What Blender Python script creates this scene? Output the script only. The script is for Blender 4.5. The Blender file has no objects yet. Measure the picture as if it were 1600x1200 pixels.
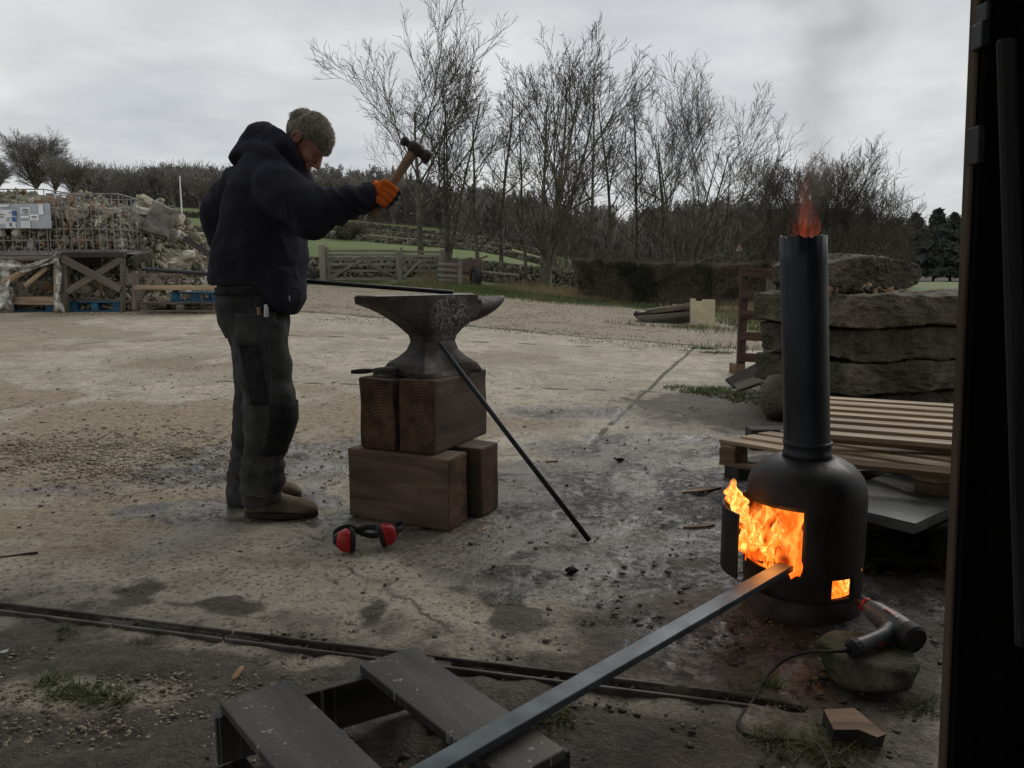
import bpy, bmesh, math, random
import numpy as np
from mathutils import Vector, Matrix, Euler, noise as mnoise
R = math.radians
SC = bpy.context.scene
COL = SC.collection
# ------------------------------------------------------------------ camera
F = 1200.0; TAN = 170/1200.0; PITCH = math.atan(TAN)
CAMZ = 1.0
cam = bpy.data.cameras.new('camera'); co = bpy.data.objects.new('camera', cam); COL.objects.link(co)
cam.sensor_width = 36; cam.lens = 27.0; cam.clip_start = 0.05; cam.clip_end = 3000
co.location = (0, 0, CAMZ); co.rotation_euler = (math.pi/2 - PITCH, 0, 0)
SC.camera = co
CP, SP = math.cos(PITCH), math.sin(PITCH)
# ------------------------------------------------------------------ sky and sun
W = bpy.data.worlds.new('World'); SC.world = W; W.use_nodes = True
def build_world():
    nt = W.node_tree; N = nt.nodes; L = nt.links; N.clear()
    out = N.new('ShaderNodeOutputWorld'); bg = N.new('ShaderNodeBackground'); bg2 = N.new('ShaderNodeBackground')
    sky = N.new('ShaderNodeTexSky'); sky.sky_type = 'NISHITA'; sky.sun_disc = False
    sky.sun_elevation = R(36); sky.sun_rotation = R(35)
    L.new(sky.outputs[0], bg.inputs[0]); bg.inputs[1].default_value = 0.07
    tc = N.new('ShaderNodeTexCoord')
    # flatten the cloud deck: project direction on a plane overhead
    sep = N.new('ShaderNodeSeparateXYZ'); L.new(tc.outputs['Generated'], sep.inputs[0])
    mx = N.new('ShaderNodeMath'); mx.operation = 'MAXIMUM'; mx.inputs[1].default_value = 0.0; L.new(sep.outputs[2], mx.inputs[0])
    ad = N.new('ShaderNodeMath'); ad.operation = 'ADD'; ad.inputs[1].default_value = 0.22; L.new(mx.outputs[0], ad.inputs[0])
    dv = N.new('ShaderNodeVectorMath'); dv.operation = 'SCALE'
    inv = N.new('ShaderNodeMath'); inv.operation = 'DIVIDE'; inv.inputs[0].default_value = 1.0; L.new(ad.outputs[0], inv.inputs[1])
    L.new(tc.outputs['Generated'], dv.inputs[0]); L.new(inv.outputs[0], dv.inputs['Scale'])
    def noi(scale, det, rough, dist, off):
        m = N.new('ShaderNodeMapping'); m.inputs['Location'].default_value = off; L.new(dv.outputs[0], m.inputs[0])
        m.inputs['Scale'].default_value = (1, 1, 0.6)
        n = N.new('ShaderNodeTexNoise'); n.inputs['Scale'].default_value = scale; n.inputs['Detail'].default_value = det
        n.inputs['Roughness'].default_value = rough; n.inputs['Distortion'].default_value = dist
        L.new(m.outputs[0], n.inputs[0]); return n
    a = noi(1.1, 7, 0.5, 0.3, (3.2, 1.0, 0)); b = noi(3.2, 6, 0.55, 0.25, (7.7, 2.2, 1))
    r1 = N.new('ShaderNodeValToRGB'); L.new(a.outputs[0], r1.inputs[0])
    e = r1.color_ramp.elements; e[0].position = 0.36; e[0].color = (0.60, 0.625, 0.655, 1); e[1].position = 0.64; e[1].color = (0.80, 0.80, 0.795, 1)
    m1 = r1.color_ramp.elements.new(0.5); m1.color = (0.70, 0.715, 0.725, 1)
    r2 = N.new('ShaderNodeValToRGB'); L.new(b.outputs[0], r2.inputs[0])
    e = r2.color_ramp.elements; e[0].position = 0.3; e[0].color = (0.86, 0.865, 0.88, 1); e[1].position = 0.7; e[1].color = (1.1, 1.1, 1.09, 1)
    mm = N.new('ShaderNodeMixRGB'); mm.blend_type = 'MULTIPLY'; mm.inputs[0].default_value = 1; L.new(r1.outputs[0], mm.inputs[1]); L.new(r2.outputs[0], mm.inputs[2])
    L.new(mm.outputs[0], bg2.inputs[0]); bg2.inputs[1].default_value = 1.0
    mix = N.new('ShaderNodeMixShader'); mix.inputs[0].default_value = 0.9
    L.new(bg.outputs[0], mix.inputs[1]); L.new(bg2.outputs[0], mix.inputs[2]); L.new(mix.outputs[0], out.inputs[0])
build_world()
sl = bpy.data.lights.new('sun', 'SUN'); sl.energy = 1.2; sl.angle = R(40); sl.color = (1, 0.96, 0.9)
so = bpy.data.objects.new('sun', sl); COL.objects.link(so)
# sun in azimuth 35 deg right of the view direction, 28 deg up
az, el = R(35), R(36)
sd = Vector((math.sin(az)*math.cos(el), math.cos(az)*math.cos(el), math.sin(el)))
so.rotation_euler = sd.to_track_quat('Z', 'Y').to_euler()
vs = SC.view_settings; vs.view_transform = 'Standard'; vs.look = 'None'; vs.exposure = 0.0; vs.gamma = 1; vs.use_curve_mapping = False
SC.cycles.max_bounces = 6; SC.cycles.transparent_max_bounces = 24; SC.cycles.volume_bounces = 0
SC.cycles.use_denoising = True
try: SC.cycles.denoiser = 'OPENIMAGEDENOISE'
except Exception: pass
SC.cycles.sample_clamp_indirect = 4
# ------------------------------------------------------------------ numeric helpers
def hash2(i, j, s):
    h = (i.astype(np.int64)*374761393 + j.astype(np.int64)*668265263 + s*982451653) & 0xffffffff
    h = ((h ^ (h >> 13))*1274126177) & 0xffffffff
    return ((h ^ (h >> 16)) & 0xffff)/65535.0
def vnoise(x, y, s=0):
    x = np.asarray(x, float); y = np.asarray(y, float)
    i = np.floor(x); j = np.floor(y); fx = x-i; fy = y-j
    fx = fx*fx*(3-2*fx); fy = fy*fy*(3-2*fy)
    return (hash2(i, j, s)*(1-fx)*(1-fy) + hash2(i+1, j, s)*fx*(1-fy) + hash2(i, j+1, s)*(1-fx)*fy + hash2(i+1, j+1, s)*fx*fy)
def fbm(x, y, f=1.0, o=4, s=0, g=0.5):
    t = 0; a = 1; n = 0
    for k in range(o):
        t = t + a*vnoise(x*f+17.3*k, y*f-9.1*k, s+k); n += a; a *= g; f *= 2.03
    return t/n
def sst(a, b, x):
    t = np.clip((np.asarray(x, float)-a)/(b-a), 0, 1); return t*t*(3-2*t)
def ray(px, py):
    u = (px-800)/F; v = -(py-600)/F
    return Vector((u, CP+v*SP, -SP+v*CP))/CP*CP
def P(px, py, Y):          # point seen at (px, py) in the plane y = Y
    d = ray(px, py); t = Y/d.y; return Vector((d.x*t, Y, CAMZ+d.z*t))
def Pz(px, py, z):         # point seen at (px, py) at height z
    d = ray(px, py); t = (z-CAMZ)/d.z; return Vector((d.x*t, d.y*t, z))
def gz(x, y):
    x = np.asarray(x, float); y = np.asarray(y, float)
    w = 1-sst(-4, 6, x)
    a = 0.042*np.clip(y-4, 0, 9) + 0.020*np.clip(y-13, 0, 25)
    a = np.where(y < 5.5, 0.042*np.clip(y-4, 0, 9)*sst(3.5, 5.5, y), a)
    z = w*a
    r = x/np.maximum(y, 1)
    s = np.interp(r, [-0.9, -0.67, -0.42, -0.2, 0.0, 0.2, 0.4, 1.0], [0.15, 0.135, 0.122, 0.104, 0.072, 0.020, 0.004, 0.006])
    d = np.clip(y-38, 0, 110); z = z + s*d*sst(38, 60, y)
    z = z + (fbm(x, y, 0.03, 3, 5)-0.5)*2.2*sst(45, 110, y)
    z = z + 0.13*np.clip(y-128, 0, 130)*np.interp(r, [-1, -0.56, -0.48, 0.1, 0.5], [0, 0, 0.75, 0.45, 0.1])
    return z
def G(px, py):             # point seen at (px, py) on the ground
    d = ray(px, py); ts = np.concatenate([np.linspace(0.5, 40, 4000), np.linspace(40, 700, 3000)])
    zz = CAMZ + d.z*ts; g = gz(d.x*ts, d.y*ts); k = np.argmax(zz <= g)
    if not (zz <= g).any(): k = len(ts)-1
    t = ts[k]; return Vector((d.x*t, d.y*t, float(g[k])))
def dist_px(px, Y):        # ground point under pixel column px at depth Y
    x = (px-800)/F*Y*1.0; return Vector((x, Y, float(gz(x, Y))))
# ------------------------------------------------------------------ object helpers
WM = {}
def link(o, M=None, parent=None):
    M = M or Matrix.Identity(4)
    COL.objects.link(o); WM[o.name] = M.copy()
    if parent is not None:
        o.parent = parent; o.matrix_basis = WM[parent.name].inverted() @ M
    else: o.matrix_basis = M
    return o
def props(o, label=None, cat=None, group=None, kind=None):
    if label: o['label'] = label
    if cat: o['category'] = cat
    if group: o['group'] = group
    if kind: o['kind'] = kind
    return o
def root(name, loc, label, cat, group=None, rz=0):
    o = bpy.data.objects.new(name, None); o.empty_display_size = 0.1
    link(o, Matrix.Translation(Vector(loc)) @ Matrix.Rotation(rz, 4, 'Z')); return props(o, label, cat, group)
def mesh(name, verts, faces, mat=None, smooth=False):
    me = bpy.data.meshes.new(name)
    if isinstance(verts, np.ndarray) and isinstance(faces, np.ndarray):
        n = faces.shape[1]; me.vertices.add(len(verts)); me.vertices.foreach_set('co', verts.astype(np.float32).ravel())
        me.loops.add(faces.size); me.loops.foreach_set('vertex_index', faces.astype(np.int32).ravel())
        me.polygons.add(len(faces)); me.polygons.foreach_set('loop_start', np.arange(0, faces.size, n, dtype=np.int32))
        me.polygons.foreach_set('loop_total', np.full(len(faces), n, dtype=np.int32))
        me.update(calc_edges=True); me.validate()
    else:
        me.from_pydata([tuple(v) for v in verts], [], [tuple(f) for f in faces]); me.update()
    if mat is not None:
        for m in (mat if isinstance(mat, (list, tuple)) else [mat]): me.materials.append(m)
    if smooth: me.polygons.foreach_set('use_smooth', [True]*len(me.polygons))
    return me
def obj(name, me, parent=None, M=None):
    """place mesh whose verts are in the frame M (world if None)"""
    o = bpy.data.objects.new(name, me); return link(o, M, parent)
def wobj(name, verts, faces, mat, parent=None, smooth=False, origin=None):
    """verts in world coordinates; origin of the object moved to its base"""
    v = np.array([tuple(a) for a in verts], float) if not isinstance(verts, np.ndarray) else verts
    if origin is None:
        if parent is None: origin = Vector(((v[:, 0].min()+v[:, 0].max())/2, (v[:, 1].min()+v[:, 1].max())/2, v[:, 2].min()))
        else: origin = WM[parent.name].translation.copy()
    v = v - np.array(tuple(origin))
    if not isinstance(faces, np.ndarray):
        me = mesh(name, [tuple(a) for a in v], faces, mat, smooth)
    else: me = mesh(name, v, faces, mat, smooth)
    return obj(name, me, parent, Matrix.Translation(Vector(origin)))
def bevbox(l, w, h, b=0.004, jit=0.0, rnd=None, seg=1):
    bm = bmesh.new(); bmesh.ops.create_cube(bm, size=1)
    for v in bm.verts: v.co = Vector((v.co.x*l, v.co.y*w, v.co.z*h))
    if jit and rnd:
        for v in bm.verts: v.co += Vector((rnd.uniform(-jit, jit), rnd.uniform(-jit, jit), rnd.uniform(-jit, jit)))
    if b: bmesh.ops.bevel(bm, geom=bm.edges[:], offset=b, segments=seg, affect='EDGES', profile=0.5)
    vs = [v.co.copy() for v in bm.verts]; fs = [[v.index for v in f.verts] for f in bm.faces]; bm.free(); return vs, fs
def frame(x, up=(0, 0, 1), loc=(0, 0, 0)):
    x = Vector(x).normalized(); up = Vector(up); y = up.cross(x)
    if y.length < 1e-5: y = Vector((0, 1, 0)).cross(x) if abs(x.y) < .9 else Vector((1, 0, 0)).cross(x)
    y.normalize(); z = x.cross(y)
    return Matrix(((x.x, y.x, z.x, loc[0]), (x.y, y.y, z.y, loc[1]), (x.z, y.z, z.z, loc[2]), (0, 0, 0, 1)))
_bcache = {}
def beam(name, p0, p1, w, t, mat, parent=None, up=(0, 0, 1), b=0.004, jit=0.0, seed=0):
    """a board from p0 to p1 (centre line), w across, t along up"""
    p0 = Vector(p0); p1 = Vector(p1); L = (p1-p0).length
    rnd = random.Random(seed); vs, fs = bevbox(L, w, t, b, jit, rnd)
    me = mesh(name, vs, fs, mat); return obj(name, me, parent, frame(p1-p0, up, (p0+p1)/2))
def tube(path, rad, k=8, cap=True, start=0.0, ell=None, up=None):
    """closed tube along a path; rad scalar or list; ell=(a,b) squash list"""
    path = [Vector(p) for p in path]; n = len(path)
    rad = [rad]*n if np.isscalar(rad) else list(rad)
    vs = []; prev = None
    for i, p in enumerate(path):
        d = (path[min(i+1, n-1)]-path[max(i-1, 0)]).normalized()
        if prev is None:
            a = Vector(up) if up is not None else (Vector((0, 0, 1)) if abs(d.z) < 0.9 else Vector((1, 0, 0)))
            a = (a-d*a.dot(d)).normalized()
        else: a = (prev-d*prev.dot(d)).normalized()
        prev = a; b = d.cross(a); ea, eb = (ell[i] if ell else (1, 1))
        for q in range(k):
            th = start+2*math.pi*q/k; vs.append(p+(a*math.cos(th)*ea+b*math.sin(th)*eb)*rad[i])
    fs = [(i*k+q, i*k+(q+1) % k, (i+1)*k+(q+1) % k, (i+1)*k+q) for i in range(n-1) for q in range(k)]
    if cap: fs.append(tuple(range(k-1, -1, -1))); fs.append(tuple((n-1)*k+q for q in range(k)))
    return vs, fs
def merge(parts):
    V = []; Fs = []; o = 0
    for v, f in parts:
        V += [Vector(a) for a in v]; Fs += [tuple(i+o for i in g) for g in f]; o += len(v)
    return V, Fs
def lathe(prof, c, k=48, cap0=False, cap1=False):
    vs = []; fs = []
    for r, z in prof:
        for q in range(k):
            th = 2*math.pi*q/k; vs.append(Vector((c[0]+r*math.cos(th), c[1]+r*math.sin(th), c[2]+z)))
    n = len(prof)
    for i in range(n-1):
        for q in range(k): fs.append((i*k+q, i*k+(q+1) % k, (i+1)*k+(q+1) % k, (i+1)*k+q))
    if cap0: fs.append(tuple(range(k-1, -1, -1)))
    if cap1: fs.append(tuple((n-1)*k+q for q in range(k)))
    return vs, fs
def smooth_path(pts, n=8):
    pts = [Vector(p) for p in pts]; out = []
    for i in range(len(pts)-1):
        p0 = pts[max(i-1, 0)]; p1 = pts[i]; p2 = pts[i+1]; p3 = pts[min(i+2, len(pts)-1)]
        for k in range(n):
            t = k/n; out.append(0.5*((2*p1)+(p2-p0)*t+(2*p0-5*p1+4*p2-p3)*t*t+(3*p1-p0-3*p2+p3)*t**3))
    out.append(pts[-1]); return out
def ellipsoid(c, r, rot=None, k=20, m=12):
    vs = []; fs = []
    M = rot or Matrix.Identity(3); c = Vector(c)
    for i in range(1, m):
        ph = math.pi*i/m
        for q in range(k):
            th = 2*math.pi*q/k
            vs.append(c+M @ Vector((r[0]*math.sin(ph)*math.cos(th), r[1]*math.sin(ph)*math.sin(th), r[2]*math.cos(ph))))
    vs.append(c+M @ Vector((0, 0, r[2]))); vs.append(c+M @ Vector((0, 0, -r[2]))); T = len(vs)-2; B = len(vs)-1
    for i in range(m-2):
        for q in range(k): fs.append((i*k+q, (i+1)*k+q, (i+1)*k+(q+1) % k, i*k+(q+1) % k))
    for q in range(k): fs.append((T, q, (q+1) % k)); fs.append((B, (m-2)*k+(q+1) % k, (m-2)*k+q))
    return vs, fs
def fuse(parts, voxel, smooth_it=6, fac=0.5):
    """union closed shapes into one continuous surface; returns numpy verts and face list"""
    V, Fs = merge(parts); me = bpy.data.meshes.new('tmp'); me.from_pydata(V, [], Fs)
    bm = bmesh.new(); bm.from_mesh(me); bmesh.ops.recalc_face_normals(bm, faces=bm.faces[:]); bm.to_mesh(me); bm.free()
    o = bpy.data.objects.new('tmp', me); COL.objects.link(o)
    m = o.modifiers.new('r', 'REMESH'); m.mode = 'VOXEL'; m.voxel_size = voxel
    s = o.modifiers.new('s', 'SMOOTH'); s.factor = fac; s.iterations = smooth_it
    dg = bpy.context.evaluated_depsgraph_get(); e = o.evaluated_get(dg); m2 = e.to_mesh()
    v = np.empty(len(m2.vertices)*3); m2.vertices.foreach_get('co', v); v = v.reshape(-1, 3)
    nn = np.empty(len(m2.vertices)*3); m2.vertices.foreach_get('normal', nn); nn = nn.reshape(-1, 3)
    f = [tuple(p.vertices) for p in m2.polygons]; e.to_mesh_clear(); bpy.data.objects.remove(o); bpy.data.meshes.remove(me)
    return v, f, nn
def n3(p, s=1.0): return mnoise.noise(Vector(p)*s)
# ------------------------------------------------------------------ materials
def newmat(name):
    m = bpy.data.materials.new(name); m.use_nodes = True; nt = m.node_tree; b = nt.nodes['Principled BSDF']; return m, nt, b
def rgba(c): return (c[0], c[1], c[2], 1)
def mat(name, c1, c2, scale=8, rough=0.8, bump=0.3, metal=0.0, stretch=(1, 1, 1), det=6, dist=0.0, c3=None, lo=0.35, hi=0.65, rough2=None, spec=0.4, bdist=0.004, fine=0, world=False):
    m, nt, b = newmat(name); N = nt.nodes; L = nt.links
    tc = N.new('ShaderNodeTexCoord'); mp = N.new('ShaderNodeMapping'); mp.inputs['Scale'].default_value = stretch
    if world:
        ge = N.new('ShaderNodeNewGeometry'); L.new(ge.outputs['Position'], mp.inputs[0])
    else: L.new(tc.outputs['Object'], mp.inputs[0])
    oi = N.new('ShaderNodeObjectInfo'); cm = N.new('ShaderNodeCombineXYZ'); ml = N.new('ShaderNodeMath'); ml.operation = 'MULTIPLY'; ml.inputs[1].default_value = 37.0
    L.new(oi.outputs['Random'], ml.inputs[0]); L.new(ml.outputs[0], cm.inputs[0]); L.new(ml.outputs[0], cm.inputs[2])
    if not world: L.new(cm.outputs[0], mp.inputs['Location'])
    n = N.new('ShaderNodeTexNoise'); n.inputs['Scale'].default_value = scale; n.inputs['Detail'].default_value = det
    n.inputs['Roughness'].default_value = 0.62; n.inputs['Distortion'].default_value = dist; L.new(mp.outputs[0], n.inputs[0])
    r = N.new('ShaderNodeValToRGB'); L.new(n.outputs[0], r.inputs[0]); e = r.color_ramp.elements
    e[0].position = lo; e[0].color = rgba(c1); e[1].position = hi; e[1].color = rgba(c2)
    last = r.outputs[0]
    if c3 is not None:
        n2 = N.new('ShaderNodeTexNoise'); n2.inputs['Scale'].default_value = scale*0.37; n2.inputs['Detail'].default_value = 5; L.new(mp.outputs[0], n2.inputs[0])
        r2 = N.new('ShaderNodeValToRGB'); r2.color_ramp.elements[0].position = 0.48; r2.color_ramp.elements[1].position = 0.62; L.new(n2.outputs[0], r2.inputs[0])
        mx = N.new('ShaderNodeMixRGB'); L.new(r2.outputs[0], mx.inputs[0]); L.new(last, mx.inputs[1]); mx.inputs[2].default_value = rgba(c3); last = mx.outputs[0]
    # small value change from piece to piece
    hv = N.new('ShaderNodeHueSaturation'); mr = N.new('ShaderNodeMapRange'); mr.inputs[3].default_value = 0.82; mr.inputs[4].default_value = 1.18
    L.new(oi.outputs['Random'], mr.inputs[0]); L.new(mr.outputs[0], hv.inputs['Value']); L.new(last, hv.inputs['Color']); L.new(hv.outputs[0], b.inputs['Base Color'])
    b.inputs['Metallic'].default_value = metal; b.inputs['Specular IOR Level'].default_value = spec
    if rough2 is not None:
        rr = N.new('ShaderNodeMapRange'); rr.inputs[1].default_value = 0.35; rr.inputs[2].default_value = 0.65; rr.inputs[3].default_value = rough; rr.inputs[4].default_value = rough2
        L.new(n.outputs[0], rr.inputs[0]); L.new(rr.outputs[0], b.inputs['Roughness'])
    else: b.inputs['Roughness'].default_value = rough
    if bump:
        bp = N.new('ShaderNodeBump'); bp.inputs['Strength'].default_value = bump; bp.inputs['Distance'].default_value = bdist
        if fine:
            nf = N.new('ShaderNodeTexNoise'); nf.inputs['Scale'].default_value = fine; nf.inputs['Detail'].default_value = 4; L.new(mp.outputs[0], nf.inputs[0])
            am = N.new('ShaderNodeMath'); am.operation = 'ADD'; L.new(n.outputs[0], am.inputs[0]); L.new(nf.outputs[0], am.inputs[1]); L.new(am.outputs[0], bp.inputs['Height'])
        else: L.new(n.outputs[0], bp.inputs['Height'])
        L.new(bp.outputs[0], b.inputs['Normal'])
    return m
M = {}
def wood(name, c1, c2, **k):
    a = dict(scale=14, stretch=(0.12, 1.6, 1.6), rough=0.8, bump=0.5, dist=0.6, bdist=0.003); a.update(k); return mat(name, c1, c2, **a)
M['old_timber'] = wood('old_timber', (0.045, 0.030, 0.020), (0.165, 0.112, 0.074), c3=(0.08, 0.055, 0.038), lo=.3, hi=.72, scale=16, stretch=(.16, 1.2, 1.2))
def endrings(m):
    nt = m.node_tree; N = nt.nodes; L = nt.links; b = N['Principled BSDF']; src = b.inputs['Base Color'].links[0].from_socket; tc = [n for n in N if n.type == 'TEX_COORD'][0]
    mp = N.new('ShaderNodeMapping'); mp.inputs['Scale'].default_value = (.05, 1, 1); mp.inputs['Location'].default_value = (0, .03, .11); L.new(tc.outputs['Object'], mp.inputs[0])
    w = N.new('ShaderNodeTexWave'); w.wave_type = 'RINGS'; w.rings_direction = 'X'; w.inputs['Scale'].default_value = 26; w.inputs['Distortion'].default_value = 3.5; w.inputs['Detail'].default_value = 4; w.inputs['Detail Scale'].default_value = 1.2; L.new(mp.outputs[0], w.inputs[0])
    mr = N.new('ShaderNodeMapRange'); mr.inputs[3].default_value = .55; mr.inputs[4].default_value = 1.15; L.new(w.outputs['Fac'], mr.inputs[0]); mx = N.new('ShaderNodeMixRGB'); mx.blend_type = 'MULTIPLY'; mx.inputs[0].default_value = 1; L.new(src, mx.inputs[1]); L.new(mr.outputs[0], mx.inputs[2]); L.new(mx.outputs[0], b.inputs['Base Color']); return m
M['old_timber_end'] = mat('old_timber_end', (0.045, 0.025, 0.016), (0.17, 0.090, 0.056), scale=14, det=9, rough=0.9, bump=0.6)
endrings(M['old_timber_end'])
M['pale_wood'] = wood('pale_wood', (0.20, 0.138, 0.08), (0.50, 0.37, 0.23), rough=0.75, c3=(0.2, 0.15, 0.1))
M['grey_wood'] = wood('grey_wood', (0.075, 0.06, 0.045), (0.20, 0.165, 0.13), c3=(0.09, 0.075, 0.06))
M['brown_wood'] = wood('brown_wood', (0.09, 0.055, 0.03), (0.24, 0.15, 0.085))
M['red_wood'] = wood('red_wood', (0.028, 0.015, 0.010), (0.095, 0.050, 0.034))
M['dark_wood'] = wood('dark_wood', (0.012, 0.010, 0.008), (0.045, 0.037, 0.028), rough=0.7)
M['blue_paint'] = wood('blue_paint', (0.012, 0.05, 0.10), (0.03, 0.13, 0.22), rough=0.7)
M['stone'] = mat('sandstone', (0.040, 0.032, 0.022), (0.15, 0.124, 0.086), scale=5, rough=0.9, bump=1.0, det=8, c3=(0.060, 0.054, 0.030), bdist=0.03, fine=45)
M['rubble'] = mat('rubble_stone', (0.21, 0.18, 0.13), (0.46, 0.41, 0.32), scale=9, rough=0.95, bump=0.7, c3=(0.19, 0.17, 0.12), bdist=0.01)
M['rubble_brown'] = mat('rubble_brown', (0.16, 0.09, 0.05), (0.30, 0.19, 0.11), scale=9, rough=0.95, bump=0.7, bdist=0.01)
M['rubble_white'] = mat('rubble_white', (0.4, 0.38, 0.33), (0.62, 0.6, 0.54), scale=9, rough=0.9, bump=0.6, bdist=0.01)
M['drystone'] = mat('drystone', (0.075, 0.067, 0.05), (0.24, 0.22, 0.175), scale=4, rough=0.95, bump=0.6, c3=(0.085, 0.08, 0.05), bdist=0.02)
M['mossy'] = mat('mossy_stone', (0.05, 0.045, 0.03), (0.15, 0.13, 0.09), scale=12, rough=0.9, bump=0.9, det=8, c3=(0.035, 0.045, 0.015), bdist=0.01, fine=90)
M['galv'] = mat('galvanised', (0.16, 0.155, 0.145), (0.34, 0.335, 0.32), scale=30, rough=0.6, bump=0.1, metal=0.5)
M['cast'] = mat('anvil_iron', (0.030, 0.025, 0.020), (0.095, 0.080, 0.065), scale=22, rough=0.5, rough2=0.75, bump=0.5, metal=0.35, c3=(0.035, 0.024, 0.016), bdist=0.003, fine=110)
M['face_steel'] = mat('anvil_face_steel', (0.12, 0.11, 0.10), (0.3, 0.28, 0.25), scale=20, rough=0.35, rough2=0.6, bump=0.2, metal=0.8)
M['stove'] = mat('sooty_steel', (0.007, 0.0065, 0.006), (0.036, 0.029, 0.025), scale=9, rough=0.38, rough2=0.75, det=9, c3=(0.050, 0.028, 0.018), bump=0.5, metal=0.25, bdist=0.002, fine=160)
M['pipe'] = mat('black_pipe', (0.014, 0.016, 0.019), (0.036, 0.039, 0.044), scale=9, stretch=(1, 1, .35), det=9, rough=0.42, rough2=0.66, bump=0.3, fine=120, metal=0.3, bdist=0.001)
M['ring'] = mat('burnt_base', (0.02, 0.016, 0.012), (0.06, 0.045, 0.034), scale=14, rough=0.8, bump=0.4)
M['dark_metal'] = mat('dark_metal', (0.012, 0.012, 0.013), (0.04, 0.04, 0.042), scale=25, rough=0.4, rough2=0.6, bump=0.15, metal=0.6)
M['blue_steel'] = mat('blued_steel', (0.05, 0.062, 0.072), (0.10, 0.12, 0.135), scale=18, stretch=(0.4, 1, 1), rough=0.38, rough2=0.55, bump=0.12, metal=0.5, c3=(0.04, 0.045, 0.05))
M['rubber'] = mat('black_rubber', (0.008, 0.008, 0.008), (0.022, 0.022, 0.022), scale=30, rough=0.7, bump=0.2)
M['red_plastic'] = mat('red_plastic', (0.28, 0.008, 0.01), (0.42, 0.014, 0.016), scale=9, rough=0.38, bump=0.05)
M['hoodie'] = mat('navy_fleece', (0.020, 0.020, 0.028), (0.029, 0.029, 0.040), scale=9, rough=0.98, bump=0.35, bdist=0.002, spec=0.08, fine=350)
M['trousers'] = mat('charcoal_cotton', (0.038, 0.037, 0.037), (0.088, 0.086, 0.084), scale=12, rough=0.95, bump=0.4, bdist=0.003, spec=0.1, fine=300)
M['trouser_black'] = mat('black_cordura', (0.017, 0.017, 0.018), (0.038, 0.037, 0.038), scale=20, rough=0.9, bump=0.3, spec=0.15, fine=400)
M['suede'] = mat('tan_suede', (0.09, 0.07, 0.048), (0.18, 0.142, 0.10), scale=16, rough=0.9, bump=0.4, spec=0.15)
M['sole'] = mat('boot_sole', (0.02, 0.016, 0.012), (0.05, 0.04, 0.03), scale=20, rough=0.85)
M['orange'] = mat('orange_knit', (0.55, 0.105, 0.018), (0.75, 0.17, 0.03), scale=20, rough=0.9, bump=0.4, bdist=0.001, spec=0.15, fine=500)
M['glove_dark'] = mat('glove_coating', (0.010, 0.012, 0.017), (0.022, 0.026, 0.034), scale=30, rough=0.6, bump=0.3)
M['skin'] = mat('skin', (0.30, 0.125, 0.088), (0.40, 0.19, 0.14), scale=14, rough=0.55, bump=0.15, bdist=0.001, fine=200)
M['skin'].node_tree.nodes['Principled BSDF'].inputs['Subsurface Weight'].default_value = 0.0
M['hair'] = mat('grey_hair', (0.17, 0.145, 0.105), (0.32, 0.28, 0.212), scale=70, rough=0.6, bump=0.4, bdist=0.002)
M['bark'] = mat('bark', (0.045, 0.040, 0.030), (0.13, 0.118, 0.085), scale=3, rough=0.95, bump=0.3, world=True)
M['twig'] = mat('twig_bark', (0.045, 0.036, 0.028), (0.095, 0.076, 0.058), scale=1.5, rough=0.95, bump=0, world=True)
M['hazy_wood'] = mat('hazy_wood', (0.15, 0.138, 0.12), (0.24, 0.22, 0.19), scale=0.15, rough=1, bump=0, world=True)  # lightened bark tone, the distance haze is painted into the colour
M['conifer'] = mat('hazy_needles', (0.04, 0.055, 0.045), (0.085, 0.105, 0.085), scale=1.2, rough=1, bump=0, world=True)  # paler green with the haze of the far trees mixed into it
M['hedge'] = mat('hedge_twigs', (0.075, 0.056, 0.045), (0.18, 0.138, 0.108), scale=2.5, rough=0.95, bump=0, c3=(0.035, 0.035, 0.02), world=True)
M['grass'] = mat('grass_blades', (0.035, 0.055, 0.012), (0.10, 0.13, 0.035), scale=2.0, rough=0.8, bump=0, world=True, c3=(0.12, 0.11, 0.05))
M['straw'] = mat('dead_grass', (0.14, 0.11, 0.055), (0.28, 0.22, 0.12), scale=2.0, rough=0.9, bump=0, world=True)
M['white_paint'] = mat('white_paint', (0.55, 0.55, 0.53), (0.72, 0.72, 0.7), scale=10, rough=0.6, bump=0.05)
M['cream'] = mat('cream_panel', (0.42, 0.36, 0.22), (0.56, 0.49, 0.32), scale=5, rough=0.8, bump=0.2, c3=(0.4, 0.36, 0.25))
# ================================================================== GROUND
SA = G(0, 955); SB = G(1150, 1100)                       # drain slot line
su = np.array([SB.x-SA.x, SB.y-SA.y]); su /= np.linalg.norm(su); sv = np.array([-su[1], su[0]])
s0 = np.array([SA.x, SA.y]); SU0, SU1 = -0.9, float(np.dot(np.array([SB.x, SB.y])-s0, su))+0.05
def line_d(x, y, a, b):
    d = np.array([b.x-a.x, b.y-a.y]); L = np.linalg.norm(d); d = d/L
    return (x-a.x)*(-d[1])+(y-a.y)*d[0], ((x-a.x)*d[0]+(y-a.y)*d[1])/L
GE = [G(470, 441), G(600, 446), G(760, 459), G(860, 470), G(960, 479), G(1080, 486), G(1150, 512)]
gex = [-30, -12]+[g.x for g in GE]+[4.6, 9, 30]; gey = [19, 22]+[g.y for g in GE]+[11.5, 11, 12]
def grass_edge(x): return np.interp(x, gex, gey)
E1, E2 = G(470, 487), G(1150, 545)
J = [(G(600, 601), G(1090, 613)), (G(560, 527), G(1110, 549)), (G(1010, 610), G(1080, 548)), (G(0, 541), G(300, 530))]
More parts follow.
